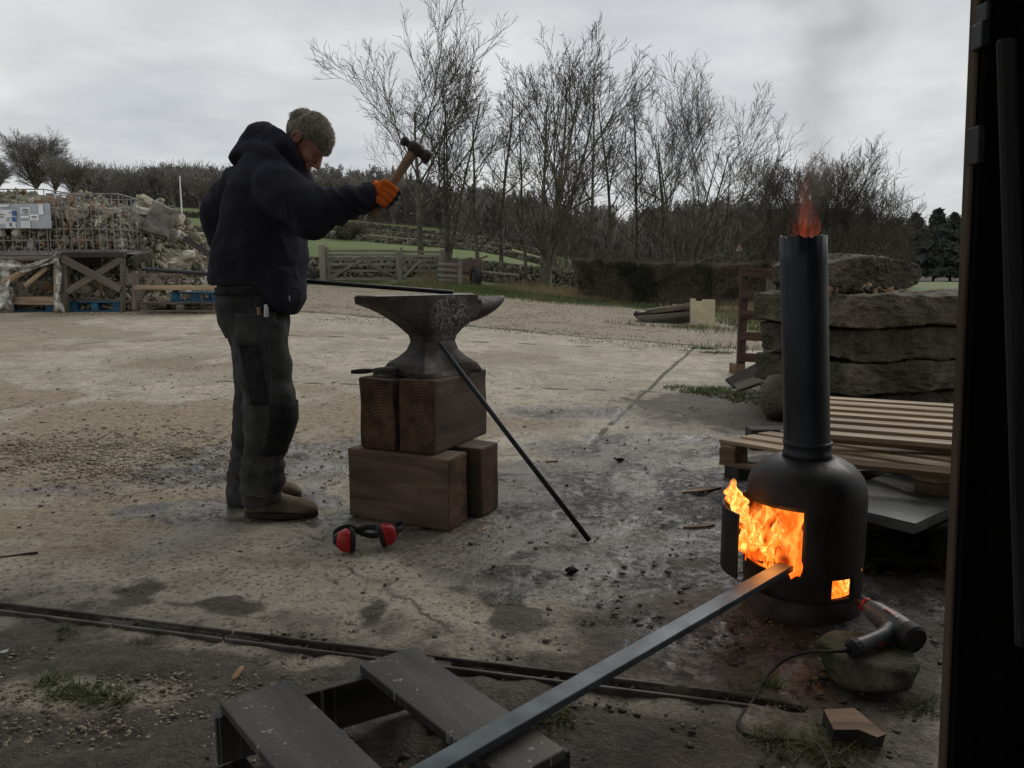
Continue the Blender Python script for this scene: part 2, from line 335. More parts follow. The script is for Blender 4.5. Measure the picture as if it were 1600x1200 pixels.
def blob(x, y, px, py, rx, ry, rz=0.0):
    c = G(px, py); dx = x-c.x; dy = y-c.y; a = dx*math.cos(rz)+dy*math.sin(rz); b = -dx*math.sin(rz)+dy*math.cos(rz)
    return np.exp(-((a/rx)**2+(b/ry)**2))
def ground_masks(x, y):
    n1 = fbm(x, y, 1.7, 4, 11); n2 = fbm(x, y, 0.6, 4, 23); n3_ = fbm(x, y, 5, 3, 31)
    sd_, su_ = line_d(x, y, SA, SB)
    mud = sst(0.05, -0.25, sd_+(n1-0.5)*0.5)                                   # near side of the slot
    mud = np.maximum(mud, blob(x, y, 1250, 1000, .75, .42)*1.25)
    mud = np.maximum(mud, blob(x, y, 1400, 880, .7, .55)*1.25)
    mud = np.maximum(mud, blob(x, y, 1130, 900, .55, .5)*.75)
    mud = np.maximum(mud, blob(x, y, 1250, 640, 1.5, 1.0)*1.1)
    mud = np.maximum(mud, sst(0.55, 0.05, sd_)*0.55)
    for (px, py, rx, ry, a) in [(330, 930, .45, .16, .8), (640, 950, .5, .14, .7), (180, 905, .3, .12, .5), (940, 970, .35, .13, .7), (1330, 760, .9, .8, .9), (1180, 800, .5, .4, .45)]:
        mud = np.maximum(mud, blob(x, y, px, py, rx*1.5, ry*1.3)*a*1.5*sst(.42, .68, n3_*.65+n1*.35))
    mud = mud*sst(0.15, 0.5, n1+0.2*n3_+0.15)
    wet = 0
    for (px, py, rx, ry, a) in [(470, 715, .75, .55, 1.1), (340, 735, .5, .35, .9), (520, 790, .7, .3, 1.), (330, 800, .5, .25, .8), (830, 770, .9, .6, 1.3), (960, 850, .8, .5, 1.4), (1060, 770, .9, .6, 1.4), (1010, 700, .8, .5, .9), (1120, 1010, .5, .3, .9), (1400, 900, .6, .5, .9), (250, 560, 2, .7, .4), (900, 645, .9, .4, .6), (100, 760, .6, .3, .5)]:
        wet = np.maximum(wet, blob(x, y, px, py, rx, ry)*a)
    wet = np.clip(wet*sst(0.25, 0.55, n1*0.6+n3_*0.5)*1.15, 0, 1)
    dirt = 0
    for (px, py, rx, ry, a) in [(80, 720, 1.2, .7, 1.4), (200, 650, 2.0, 1.2, 1.35), (60, 620, 1.7, 1.2, 1.3), (130, 800, 1.2, .45, .9), (330, 570, 1.3, .8, .8), (800, 660, 1., .4, .55), (850, 600, 1.5, .35, .55), (520, 690, .7, .35, .7), (470, 552, .9, .5, .7), (1100, 660, 1., .5, .5), (150, 860, .9, .2, .5), (420, 880, .7, .15, .5)]:
        dirt = np.maximum(dirt, blob(x, y, px, py, rx, ry)*a)
    dirt = np.clip(dirt*sst(0.3, 0.6, n2*0.5+n1*0.5+.05)*1.2, 0, 1)
    dirt = np.maximum(dirt, 0.55*sst(0.52, 0.66, n2))
    mud = np.maximum(mud*(1-.85*blob(x, y, 120, 1085, .28, .10)), 0); mud = np.maximum(mud, np.clip(wet, 0, 1)*.8*sst(.46, .64, n3_))
    mud = np.maximum(mud, 1.1*np.maximum(blob(x, y, 1050, 810, .6, .5), blob(x, y, 930, 790, .6, .45)*.8)*sst(.3, .6, n1*.6+n3_*.4))
    ed, _ = line_d(x, y, E1, E2); ed2 = ed+(n1-.5)*.5
    grav = sst(-0.05, 0.1, ed2)
    jd = 0
    for a, b in J:
        d, t = line_d(x, y, a, b); jd = np.maximum(jd, sst(0.035, 0.004, abs(d+(n1-.5)*.05))*(t > -0.6)*(t < 1.25)*sst(.25, .5, n3_+.1))
    jd = np.maximum(jd, sst(0.16, 0.02, abs(ed2))*.8)
    gr = sst(0.0, 0.8, y-grass_edge(x)+(n1-0.5)*2.4)
    return mud, wet, dirt, grav, jd, gr, sd_, su_
def ground_grid():
    def axis(step, ratio, n_lin, lim):
        a = [0.0]
        while a[-1] < lim: a.append(a[-1]+max(step, (a[-1])*ratio if a[-1] > n_lin else step))
        return np.array(a)
    up = axis(0.021, 0.0145, 1.6, 520)
    us = np.concatenate([-up[::-1][:-1], up])
    vp = axis(0.017, 0.0145, 1.2, 620)+0.018
    vn = -np.concatenate([np.arange(0.018, 1.2, 0.02), np.geomspace(1.25, 9, 14)])
    vs_ = np.concatenate([vn[::-1], [-0.017, 0.017], vp])
    off = 1.5                                                # centre the fine columns in front of the camera
    U, V = np.meshgrid(us+off, vs_); X = s0[0]+U*su[0]+V*sv[0]; Y = s0[1]+U*su[1]+V*sv[1]
    return X, Y, U, V
GX, GY, GU, GV = ground_grid()
mud, wet, dirt, grav, jd, gr, _, _ = ground_masks(GX, GY)
Z = gz(GX, GY)
near = sst(14, 5, GY)
rid = 1-abs(2*fbm(GX, GY, 9, 3, 61)-1)
Z = Z+near*(mud*(fbm(GX, GY, 7, 4, 71)-0.5)*0.05+mud*(rid-0.6)*0.020+mud*(fbm(GX, GY, 21, 2, 77)-.5)*.018+dirt*(fbm(GX, GY, 12, 3, 81)-0.5)*0.016+(fbm(GX, GY, 2.0, 3, 91)-0.5)*0.010-jd*0.010-wet*0.003)
Z = Z+gr*(fbm(GX, GY, 1.5, 3, 44)-.5)*0.10*sst(10, 20, GY)
inslot = (abs(GV) < 0.0175) & (GU > -0.2) & (GU < SU1+0.1)
Z = np.where(inslot, Z*0.3-0.035, Z)
ny, nx = GX.shape
idx = np.arange(ny*nx).reshape(ny, nx)
quads = np.stack([idx[:-1, :-1], idx[:-1, 1:], idx[1:, 1:], idx[1:, :-1]], -1).reshape(-1, 4)
qg = ((gr[:-1, :-1]+gr[1:, 1:])/2).reshape(-1); qx = GX[:-1, :-1].reshape(-1); qy = GY[:-1, :-1].reshape(-1)
keep = (qy > -9) & (abs(qx) < 1.15*np.maximum(qy, 0)+9)
allv = np.stack([GX.ravel(), GY.ravel(), Z.ravel()], -1)
def sub(sel, name, m):
    q = quads[sel]; used = np.unique(q); remap = -np.ones(ny*nx, np.int64); remap[used] = np.arange(len(used))
    me = mesh(name, allv[used], remap[q], m, True)
    a = me.attributes.new('m1', 'FLOAT_COLOR', 'POINT')
    c = np.stack([mud.ravel()[used], wet.ravel()[used], dirt.ravel()[used], grav.ravel()[used]], -1).astype(np.float32); a.data.foreach_set('color', c.ravel())
    b = me.attributes.new('m2', 'FLOAT_COLOR', 'POINT')
    c = np.stack([jd.ravel()[used], gr.ravel()[used], jd.ravel()[used]*0, jd.ravel()[used]*0+1], -1).astype(np.float32); b.data.foreach_set('color', c.ravel())
    o = obj(name, me); props(o, kind='structure'); return o
def ground_material():
    m, nt, b = newmat('yard_ground'); N = nt.nodes; L = nt.links
    ge = N.new('ShaderNodeNewGeometry')
    def noise(s, d=6, r=.6, dist=0, sc=(1, 1, 1)):
        mp = N.new('ShaderNodeMapping'); mp.inputs['Scale'].default_value = sc; L.new(ge.outputs['Position'], mp.inputs[0])
        n = N.new('ShaderNodeTexNoise'); n.inputs['Scale'].default_value = s; n.inputs['Detail'].default_value = d; n.inputs['Roughness'].default_value = r; n.inputs['Distortion'].default_value = dist
        L.new(mp.outputs[0], n.inputs[0]); return n.outputs[0]
    def ramp(x, cols):
        r = N.new('ShaderNodeValToRGB'); L.new(x, r.inputs[0]); e = r.color_ramp.elements
        e[0].position = cols[0][0]; e[0].color = rgba(cols[0][1]); e[1].position = cols[-1][0]; e[1].color = rgba(cols[-1][1])
        for p, c in cols[1:-1]: k = e.new(p); k.color = rgba(c)
        return r.outputs[0]
    def mth(op, a, c, clamp=False):
        k = N.new('ShaderNodeMath'); k.operation = op; k.use_clamp = clamp
        for i, v in enumerate((a, c)):
            if isinstance(v, (int, float)): k.inputs[i].default_value = v
            else: L.new(v, k.inputs[i])
        return k.outputs[0]
    def mix(f, a, c):
        k = N.new('ShaderNodeMixRGB'); L.new(f, k.inputs[0]) if not isinstance(f, (int, float)) else setattr(k.inputs[0], 'default_value', f)
        for i, v in ((1, a), (2, c)):
            if isinstance(v, tuple): k.inputs[i].default_value = rgba(v)
            else: L.new(v, k.inputs[i])
        return k.outputs[0]
    def att(n):
        a = N.new('ShaderNodeAttribute'); a.attribute_name = n; s = N.new('ShaderNodeSeparateColor'); L.new(a.outputs['Color'], s.inputs[0]); return s.outputs[0], s.outputs[1], s.outputs[2], a.outputs['Alpha']
    Amud, Awet, Adirt, Agrav = att('m1'); Ajd, Agr, _, _ = att('m2')
    nl = noise(0.9, 8, .62, .6); nm = noise(4.5, 8, .62, .5); nf = noise(28, 6, .65); nff = noise(140, 4, .7)
    def sharp(a, n, amt=1.0, lo=.42, hi=.62):      # break the mask edge up with noise
        s = mth('ADD', a, mth('MULTIPLY', mth('SUBTRACT', n, 0.5), amt)); r = N.new('ShaderNodeMapRange'); r.interpolation_type = 'SMOOTHSTEP'; r.inputs[1].default_value = lo; r.inputs[2].default_value = hi; L.new(s, r.inputs[0]); return r.outputs[0]
    vor = N.new('ShaderNodeTexVoronoi'); vor.inputs['Scale'].default_value = 75; L.new(ge.outputs['Position'], vor.inputs['Vector'])
    vor2 = N.new('ShaderNodeTexVoronoi'); vor2.inputs['Scale'].default_value = 24; L.new(ge.outputs['Position'], vor2.inputs['Vector'])
    conc = ramp(nm, [(.3, (.25, .210, .150)), (.5, (.42, .368, .280)), (.7, (.53, .475, .375))])
    conc = mix(mth('MULTIPLY', sharp(nl, nf, .5, .42, .6), 0.42), conc, (.23, .20, .155))
    speck = N.new('ShaderNodeSeparateColor'); L.new(vor.outputs['Color'], speck.inputs[0])
    conc = mix(mth('MULTIPLY', mth('GREATER_THAN', speck.outputs[0], .83), .5), conc, (.36, .33, .28))
    conc = mix(mth('MULTIPLY', mth('LESS_THAN', speck.outputs[0], .16), .5), conc, (.06, .05, .04))
    dirtc = ramp(nf, [(.3, (.115, .084, .050)), (.55, (.29, .224, .145)), (.75, (.42, .34, .235))])
    mudc = ramp(nf, [(.3, (.024, .017, .011)), (.55, (.072, .053, .034)), (.75, (.135, .103, .07))])
    gravc = ramp(speck.outputs[1], [(0, (.11, .085, .052)), (.5, (.25, .205, .135)), (1, (.40, .335, .235))])
    gravc = mix(mth('MULTIPLY', sharp(nl, nm, .5, .5, .62), .55), gravc, (.10, .085, .05))
    grassc = ramp(nm, [(.3, (.045, .066, .012)), (.5, (.090, .124, .024)), (.72, (.15, .165, .048))])
    fieldn = noise(0.09, 6, .6, .5); grassc = mix(mth('MULTIPLY', sharp(fieldn, nm, .4, .45, .7), .5), grassc, (.085, .095, .03))
    c = mix(mth('MULTIPLY', sharp(Adirt, nm, 1.0), .9), conc, dirtc)
    c = mix(sharp(Agrav, nf, .5), c, gravc)
    c = mix(mth('MULTIPLY', sharp(Amud, nm, 1.1, .38, .66), .93), c, mudc)
    c = mix(mth('MULTIPLY', sharp(Ajd, nf, .6, .3, .6), .85), c, (.045, .045, .024))
    cv = N.new('ShaderNodeTexVoronoi'); cv.feature = 'DISTANCE_TO_EDGE'; cv.inputs['Scale'].default_value = .55
    wn = N.new('ShaderNodeTexNoise'); wn.inputs['Scale'].default_value = 2.2; wn.inputs['Detail'].default_value = 7; wn.inputs['Roughness'].default_value = .65; L.new(ge.outputs['Position'], wn.inputs[0])
    wv = N.new('ShaderNodeMixRGB'); wv.inputs[0].default_value = .28; L.new(ge.outputs['Position'], wv.inputs[1]); L.new(wn.outputs['Color'], wv.inputs[2]); L.new(wv.outputs[0], cv.inputs['Vector'])
    ck = N.new('ShaderNodeMapRange'); ck.inputs[1].default_value = .0065; ck.inputs[2].default_value = .002; L.new(cv.outputs['Distance'], ck.inputs[0])
    c = mix(mth('MULTIPLY', mth('MULTIPLY', ck.outputs[0], sharp(nl, nm, .6, .45, .6)), .75), c, (.05, .042, .03))
    wetm = sharp(Awet, nm, 0.9, .35, .62)
    wc = N.new('ShaderNodeMixRGB'); wc.blend_type = 'MULTIPLY'; L.new(wetm, wc.inputs[0]); L.new(c, wc.inputs[1]); wc.inputs[2].default_value = (.44, .44, .46, 1); c = wc.outputs[0]
    fr_ = N.new('ShaderNodeMapRange'); fr_.inputs[1].default_value = .3; fr_.inputs[2].default_value = .7; fr_.inputs[3].default_value = .62; fr_.inputs[4].default_value = 1.32; L.new(nff, fr_.inputs[0])
    fm_ = N.new('ShaderNodeMixRGB'); fm_.blend_type = 'MULTIPLY'; fm_.inputs[0].default_value = 1; L.new(c, fm_.inputs[1]); L.new(fr_.outputs[0], fm_.inputs[2]); c = fm_.outputs[0]
    c = mix(sharp(Agr, nm, .5), c, grassc)
    L.new(c, b.inputs['Base Color'])
    pud = mth('MULTIPLY', wetm, sharp(nf, nm, .8, .35, .6))
    rg = N.new('ShaderNodeMapRange'); rg.inputs[3].default_value = .86; rg.inputs[4].default_value = .10; L.new(pud, rg.inputs[0])
    mr = mth('SUBTRACT', rg.outputs[0], mth('MULTIPLY', Amud, .22), True); L.new(mr, b.inputs['Roughness'])
    b.inputs['Specular IOR Level'].default_value = .45
    h = mth('ADD', mth('MULTIPLY', nf, .7), mth('MULTIPLY', nff, .35)); h = mth('ADD', h, mth('MULTIPLY', mth('SUBTRACT', 1.0, vor2.outputs['Distance']), mth('MULTIPLY', mth('MAXIMUM', Adirt, Agrav), .5)))
    h = mth('ADD', h, mth('MULTIPLY', nm, .6)); h = mth('ADD', h, mth('MULTIPLY', mth('MULTIPLY', noise(48, 5, .7, .3), Amud), 1.3))
    bp = N.new('ShaderNodeBump'); bp.inputs['Distance'].default_value = .02
    st = mth('SUBTRACT', .8, mth('MULTIPLY', pud, .62)); st = mth('ADD', st, mth('MULTIPLY', Amud, .2), True); L.new(st, bp.inputs['Strength']); L.new(h, bp.inputs['Height']); L.new(bp.outputs[0], b.inputs['Normal'])
    return m
GM = ground_material()
isg = (qg > 0.97) & (qy > 8)
sub(keep & ~isg, 'yard', GM)
qr = qx/np.maximum(qy, 1); isw = isg & (qy > np.where(qr < -.08, 126, 104)) & (qr > -.565)
sub(keep & isg & ~isw, 'field', GM)
M['litter'] = mat('leaf_litter', (0.05, 0.042, 0.032), (0.11, 0.09, 0.068), scale=.6, rough=1, bump=0, world=True)
sub(keep & isw, 'woodland_floor', M['litter'])
# ------------------------------------------------------------------ tubes in bulk
class Bulk:
    def __init__(s): s.g = {}
    def add(s, pts, rad, k): s.g.setdefault((len(pts), k), []).append((pts, rad))
    def build(s):
        V = []; Q = []; o = 0
        for (n, k), L in s.g.items():
            Pn = np.array([a for a, _ in L], float); Rn = np.array([r for _, r in L], float); B = len(L)
            D = np.empty_like(Pn); D[:, 1:-1] = Pn[:, 2:]-Pn[:, :-2]; D[:, 0] = Pn[:, 1]-Pn[:, 0]; D[:, -1] = Pn[:, -1]-Pn[:, -2]
            D /= np.linalg.norm(D, axis=-1, keepdims=True)+1e-9
            ref = np.where(abs(D[:, :1, 2:3]) < 0.8, np.array([0, 0, 1.0]), np.array([1.0, 0, 0])); ref = np.broadcast_to(ref, D.shape)
            A = np.cross(D, ref); A /= np.linalg.norm(A, axis=-1, keepdims=True)+1e-9; C = np.cross(D, A)
            th = np.arange(k)*2*np.pi/k
            W_ = Pn[:, :, None]+Rn[:, :, None, None]*(A[:, :, None]*np.cos(th)[None, None, :, None]+C[:, :, None]*np.sin(th)[None, None, :, None])
            V.append(W_.reshape(-1, 3)); i = np.arange(B*n*k).reshape(B, n, k)+o
            a = i[:, :-1]; b_ = i[:, 1:]; Q.append(np.stack([a, np.roll(a, -1, 2), np.roll(b_, -1, 2), b_], -1).reshape(-1, 4)); o += B*n*k
        return np.concatenate(V), np.concatenate(Q)
def grow_tree(seed, H, spread, stems=1, lean=(0, 0), r0=0.16, clear=0.25, levels=(9, 7, 6, 5), up=0.25, twr=0.010, droop=0.0, angles=(38, 38, 40, 42), ss=.28):
    rnd = random.Random(seed); big = Bulk(); tw = Bulk(); ri = rnd.uniform
    def rdir(d, ang):
        a = d.orthogonal().normalized(); a.rotate(Matrix.Rotation(ri(0, 6.283), 3, d)); v = d*math.cos(ang)+a*math.sin(ang); return v.normalized()
    def branch(p, d, Ln, r, lev):
        nseg = (8, 6, 4, 3, 2)[lev]; pts = [p.copy()]; rads = [r]; step = Ln/nseg; rend = max(twr*0.7, r*(0.25 if lev else 0.2)); w = (0.06, 0.10, 0.14, 0.18, 0.25)[lev]
        for i in range(nseg):
            tz = up*(1, .85, .7, .4, .2)[lev]*step/ max(Ln, .3)*2.2
            d = (d+Vector((ri(-w, w), ri(-w, w), ri(-w, w)+tz-droop*(lev > 2)*0.3))).normalized(); p = p+d*step
            pts.append(p.copy()); rads.append(r+(rend-r)*((i+1)/nseg)**0.8)
        (big if lev < 3 else tw).add([tuple(a) for a in pts], rads, (8, 6, 4, 3, 3)[lev])
        if lev < 4:
            n = levels[lev] if lev < len(levels) else 0
            if lev >= 1: n = max(3, int(n*min(1.3, 0.5+Ln/(H*0.35/(lev**.5)))))
            st = clear if lev == 0 else 0.16
            for j in range(n):
                t = st+(1-st)*((j+ri(0.1, .9))/n)
                x = t*nseg; k = min(int(x), nseg-1); q = pts[k].lerp(pts[k+1], x-k); dd = (pts[k+1]-pts[k]).normalized()
                rr = rads[k]+(rads[k+1]-rads[k])*(x-k)
                if lev == 0: Lc = spread*(0.55+0.75*math.sin(math.pi*min(1, (t-st)/(1-st)*.85+.12)))*ri(.75, 1.2)
                else: Lc = Ln*ri(.38, .68)*(1.15-0.55*t)
                branch(q, rdir(dd, R(angles[lev])*ri(.6, 1.25)), max(Lc, .18), max(rr*ri(.48, .70), twr), lev+1)
        return
    for s in range(stems):
        a = ri(0, 6.28); d = Vector((lean[0]+(ss*math.cos(a) if stems > 1 else 0), lean[1]+(ss*.7*math.sin(a) if stems > 1 else 0), 1)).normalized()
        branch(Vector((ri(-.08, .08)*(stems > 1), 0, -0.15)), d, H*ri(.86, 1.0) if stems > 1 else H, r0*(1 if stems == 1 else .62), 0)
    return big.build(), tw.build()
def place_tree(name, base, data, label, cat='tree', group=None, s=1.0, rz=0.0, tm='twig'):
    r = root(name, base, label, cat, group, rz)
    (bv, bq), (tv, tq) = data
    a = obj('trunk', mesh('trunk', bv*s, bq, M['bark'], True), r, WM[r.name]); b = obj('crown', mesh('crown', tv*s, tq, M[tm]), r, WM[r.name]); return r
# ------------------------------------------------------------------ row of bare trees: (px base, Y, px top y, spread, stems, lean, label)
TREES = [
 (660, 33, 62, 3.9, 1, (-.045, 0), .17, .28, 'tall bare tree at left end of the row, its long boughs reaching toward the man'),
 (700, 35, 66, 2.2, 3, (.0, 0), .17, .14, 'bare multi-stemmed tree, second from the left of the row behind the gates'),
 (748, 38, 130, 1.8, 1, (-.05, 0), .13, .18, 'slender bare tree behind the trailer, lower than its neighbours'),
 (784, 38, 78, 1.6, 1, (0, 0), .13, .25, 'straight bare tree with a narrow crown right above the trailer drawbar'),
 (845, 31, 55, 2.9, 4, (0, 0), .22, .12, 'large bare tree forking low into spreading limbs, middle of the row'),
 (822, 36, 100, 1.5, 1, (-.03, 0), .09, .35, 'thin bare tree with a pole-like trunk left of the big forked tree'),
 (874, 39, 120, 1.9, 2, (.07, 0), .12, .2, 'bare twin-stemmed tree right of the big forked tree'),
 (924, 39, 75, 1.9, 1, (0, 0), .13, .32, 'tall straight bare tree rising behind the left end of the clipped hedge'),
 (950, 40, 94, 1.9, 1, (.06, 0), .13, .25, 'bare tree leaning right, behind the left part of the clipped hedge'),
 (990, 41, 108, 1.9, 1, (.04, 0), .12, .25, 'narrow bare tree above the middle of the clipped hedge'),
 (1031, 41, 160, 1.9, 1, (.04, 0), .12, .2, 'low branched bare tree left of the wide tree at the right end of the row'),
 (1064, 38, 122, 3.9, 4, (.05, 0), .17, .10, 'wide bare tree with a rounded fan crown at the right end of the row'),
]
for i, (px, Y, pt, sp, st, ln, r0, cl, lab) in enumerate(TREES):
    b = dist_px(px, Y); top = P(px, pt, Y).z; H = (top-b.z)*((.74 if sp > 3 else .84) if st == 1 else (.72 if sp > 3.5 else .80))
    place_tree('bare_tree', b, grow_tree(100+i*7, H*(1.0 if st == 1 else 1.05), sp, st, ln, r0, cl, levels=((13, 7, 6, 3) if sp > 3 else (12, 6, 4, 3)) if st == 1 else ((8, 5, 4, 3) if st < 4 else (8, 6, 4, 3)), up=.30, angles=(50, 36, 34, 38), twr=.0085), lab, 'tree', 'bare trees in the row behind the gates')
# small scrub trees between
for i, (px, Y, pt, lab) in enumerate([(1113, 44, 235, 'small scrubby bare tree beside the wide tree, above the hedge'), (905, 43, 240, 'small twiggy bare tree half hidden between taller trunks')]):
    b = dist_px(px, Y); H = P(px, pt, Y).z-b.z
    place_tree('bare_sapling', b, grow_tree(500+i, H, 1.9, 2, (0, 0), .10, .1, levels=(9, 6, 5, 4), up=.3), lab, 'tree')
# right clump behind the stove pipe
for i, (px, Y, pt, sp, lab) in enumerate([(1174, 52, 250, 2.6, 'bare tree left of the stove pipe in the right clump'), (1215, 55, 244, 2.6, 'dense bare tree directly behind the stove pipe top'), (1262, 55, 236, 3., 'bare tree just right of the stove pipe, tallest of the right clump'), (1305, 54, 238, 3.2, 'broad bare tree in the right clump above the top stone slab'), (1345, 57, 285, 3., 'rounded bare tree at the right edge of the right clump'), (1385, 62, 335, 2.6, 'low bare tree sloping down to the dark conifers')]):
    b = dist_px(px, Y); H = (P(px, pt, Y).z-b.z)*.74
    place_tree('bare_tree', b, grow_tree(700+i*3, H, sp*1.1, 3, (0, 0), .15, .06, levels=(10, 6, 5, 3), up=.35, twr=.011), lab, 'tree', 'bare trees in the clump behind the stove pipe')
# lone tree on the hill and the thorn beside it
b = dist_px(75, 105); H = P(75, 190, 105).z-P(75, 291, 105).z; b.z = P(75, 293, 105).z-.1
LONE = b
place_tree('lone_bare_tree', b, grow_tree(913, H*.62, 3.0, 14, (.05, 0), .26, .02, ss=.55, levels=(7, 6, 5, 0), up=.12, twr=.012, angles=(42, 34, 34, 38)), 'lone round-headed bare tree on the skyline at the far left', 'tree', tm='hazy_wood')
for i, (px, Y, top, lab) in enumerate([(16, 112, 262, 'small bare tree on the skyline left of the lone tree'), (104, 100, 262, 'low spreading bare tree at the foot of the lone tree'), (132, 98, 274, 'dark round bush right of the lone tree')]):
    b = dist_px(px, Y); b.z = P(px, 296, Y).z-.3; H = (P(px, top, Y).z-b.z)*.8
    place_tree('bare_bush', b, grow_tree(950+i, H, 2.1, 5, (0, 0), .2, .02, levels=(6, 6, 5, 0), up=.2, twr=.016), lab, 'bush', tm='hazy_wood')
# ------------------------------------------------------------------ far wood as one mass
def small_tree(seed, H, tw=.05):
    (bv, bq), (tv, tq) = grow_tree(seed, H, H*.33, 2, (0, 0), .2, .05, levels=(6, 6, 5, 0), up=.35, twr=tw); return np.concatenate([bv, tv]), np.concatenate([bq, tq+len(bv)])
protos = [small_tree(2000+i, 9.5) for i in range(5)]
def join_inst(items, name, m, kind='stuff'):
    V = []; Q = []; o = 0
    for (v, q), p, s, rz in items:
        c, s_ = math.cos(rz), math.sin(rz); w = v*np.array(s); V.append(np.stack([w[:, 0]*c-w[:, 1]*s_+p[0], w[:, 0]*s_+w[:, 1]*c+p[1], w[:, 2]+p[2]], -1)); Q.append(q+o); o += len(v)
    ob = wobj(name, np.concatenate(V), np.concatenate(Q), m); props(ob, kind=kind); return ob
rnd = random.Random(5); items = []
wood_top = [(130, 262), (180, 262), (250, 268), (300, 256), (345, 262), (420, 262), (540, 268), (620, 272), (700, 296), (800, 300), (900, 330), (1000, 335), (1100, 322), (1180, 325), (1290, 335), (1420, 350), (1600, 345), (2000, 340), (-400, 270), (120, 280)]
wood_top.sort(); wx = [a for a, _ in wood_top]; wy = [b_ for _, b_ in wood_top]
for row, (Y0, n) in enumerate([(112, 46), (122, 50), (135, 56), (150, 60)]):
    for i in range(n):
        px = 128+(1640-128)*(i+rnd.uniform(0, 1))/n; Yd = Y0+rnd.uniform(-4, 4)
        if px < 700: Yd += 18
        if px > 1380: Yd += 60
        g = dist_px(px, Yd); tp = P(px, np.interp(px, wx, wy)+rnd.uniform(-3, 14), Yd).z; H = tp-g.z
        if H < 2.5: H = 2.5
        sc = H/9.3; items.append((protos[rnd.randrange(5)], (g.x, g.y, g.z-.3), (max(sc, .8)*1.1, max(sc, .8)*1.1, sc), rnd.uniform(0, 6.28)))
wood_ob = join_inst(items, 'far_woodland', M['hazy_wood']); props(wood_ob, 'grey-brown leafless woodland filling the far hillside')
# dense undergrowth in the wood: many short crossing twigs following the same hillside
def twig_mass(name, n, sample, m, ln=(0.5, 1.2), r=.02, seed=1, vert=.4):
    g = np.random.default_rng(seed); p = sample(g, n); d = g.normal(size=(n, 3)); d[:, 2] = abs(d[:, 2])*1.0+vert; d /= np.linalg.norm(d, axis=1, keepdims=True)
    L = g.uniform(ln[0], ln[1], (n, 1)); B = Bulk(); e = p+d*L; mid = (p+e)/2+g.normal(size=(n, 3))*L*.08
    P3 = np.stack([p, mid, e], 1); rr = np.tile(np.array([r, r*.8, r*.4]), (n, 1)); B.g[(3, 3)] = list(zip(P3, rr)); v, q = B.build()
    return wobj(name, v, q, m)
def s_wood(g, n):
    px = g.uniform(128, 1640, n); Y = np.where(px < 700, g.uniform(128, 150, n), g.uniform(106, 140, n))+np.where(px > 1380, 60, 0)
    x = (px-800)/F*Y; z = gz(x, Y); top = CAMZ+(CAMZ*0)+Y*((430-np.interp(px, wx, wy))/F); h = np.maximum(top-z, 2)*g.uniform(0, .72, n)**1.2
    return np.stack([x, Y, z+h], -1)
o = twig_mass('woodland_undergrowth', 26000, s_wood, M['hazy_wood'], (1.2, 3.2), .06, 3, 1.0); props(o, 'tangled undergrowth between the trunks of the far wood', kind='stuff')
def s_scrub(g, n):
    px = g.uniform(860, 1420, n); Y = g.uniform(46, 66, n); x = (px-800)/F*Y; z = gz(x, Y)
    hh = (0.5+2.2*fbm(x, Y, .25, 3, 7)+np.where((px > 1130), 2.0, 0))*g.uniform(0, 1, n); return np.stack([x, Y, z+hh], -1)
o = twig_mass('scrub', 7000, s_scrub, M['twig'], (.35, 1.1), .015, 4, .6); props(o, 'brown leafless scrub behind the tree row', kind='stuff')
# conifers at the far right
def conifer(seed, H):
    g = np.random.default_rng(seed); n = 5000; t = g.uniform(0, 1, n)**.8; a = g.uniform(0, 6.28, n); rr = (1-t)**.7*H*.30*g.uniform(.3, 1, n)*(0.75+.25*np.sin(t*30))
    c = np.stack([rr*np.cos(a), rr*np.sin(a), H*(.1+.9*t)], -1); V = []; 
    d = g.normal(size=(n, 3))*H*.022; e = g.normal(size=(n, 3))*H*.018; e[:, 2] -= H*.02
    V = np.stack([c-d, c+e, c+d, c-e], 1).reshape(-1, 3); q = np.arange(n*4).reshape(n, 4); return V, q
for i, (px, Y, top, lab) in enumerate([(1418, 128, 338, 'left dark conifer of the far right group'), (1452, 120, 332, 'tallest dark conifer with pointed top above the slab stack'), (1478, 124, 338, 'broad dark conifer above the right end of the slabs'), (1500, 118, 342, 'dark conifer partly hidden by the shed post')]):
    g_ = dist_px(px, Y); H = P(px, top, Y).z-g_.z; r = root('conifer', g_, lab, 'tree', 'dark conifers at the far right')
    v, q = conifer(40+i, H*1.02); obj('crown', mesh('crown', v*np.array([1.25, 1.25, 1]), q, M['conifer']), r, WM[r.name])
    tv, tf = tube([(0, 0, -.2), (0, 0, H*.8)], [.25, .06], 6); obj('trunk', mesh('trunk', tv, tf, M['bark']), r, WM[r.name])
# pale pole before the wood
g_ = dist_px(295, 100); v, f = tube([g_-Vector((0, 0, .3)), Vector((g_.x, g_.y, P(295, 275, 100).z))], [.11, .08], 8); o = wobj('pole', v, f, M['white_paint']); props(o, 'thin pale pole standing in front of the wood on the hill', 'pole')
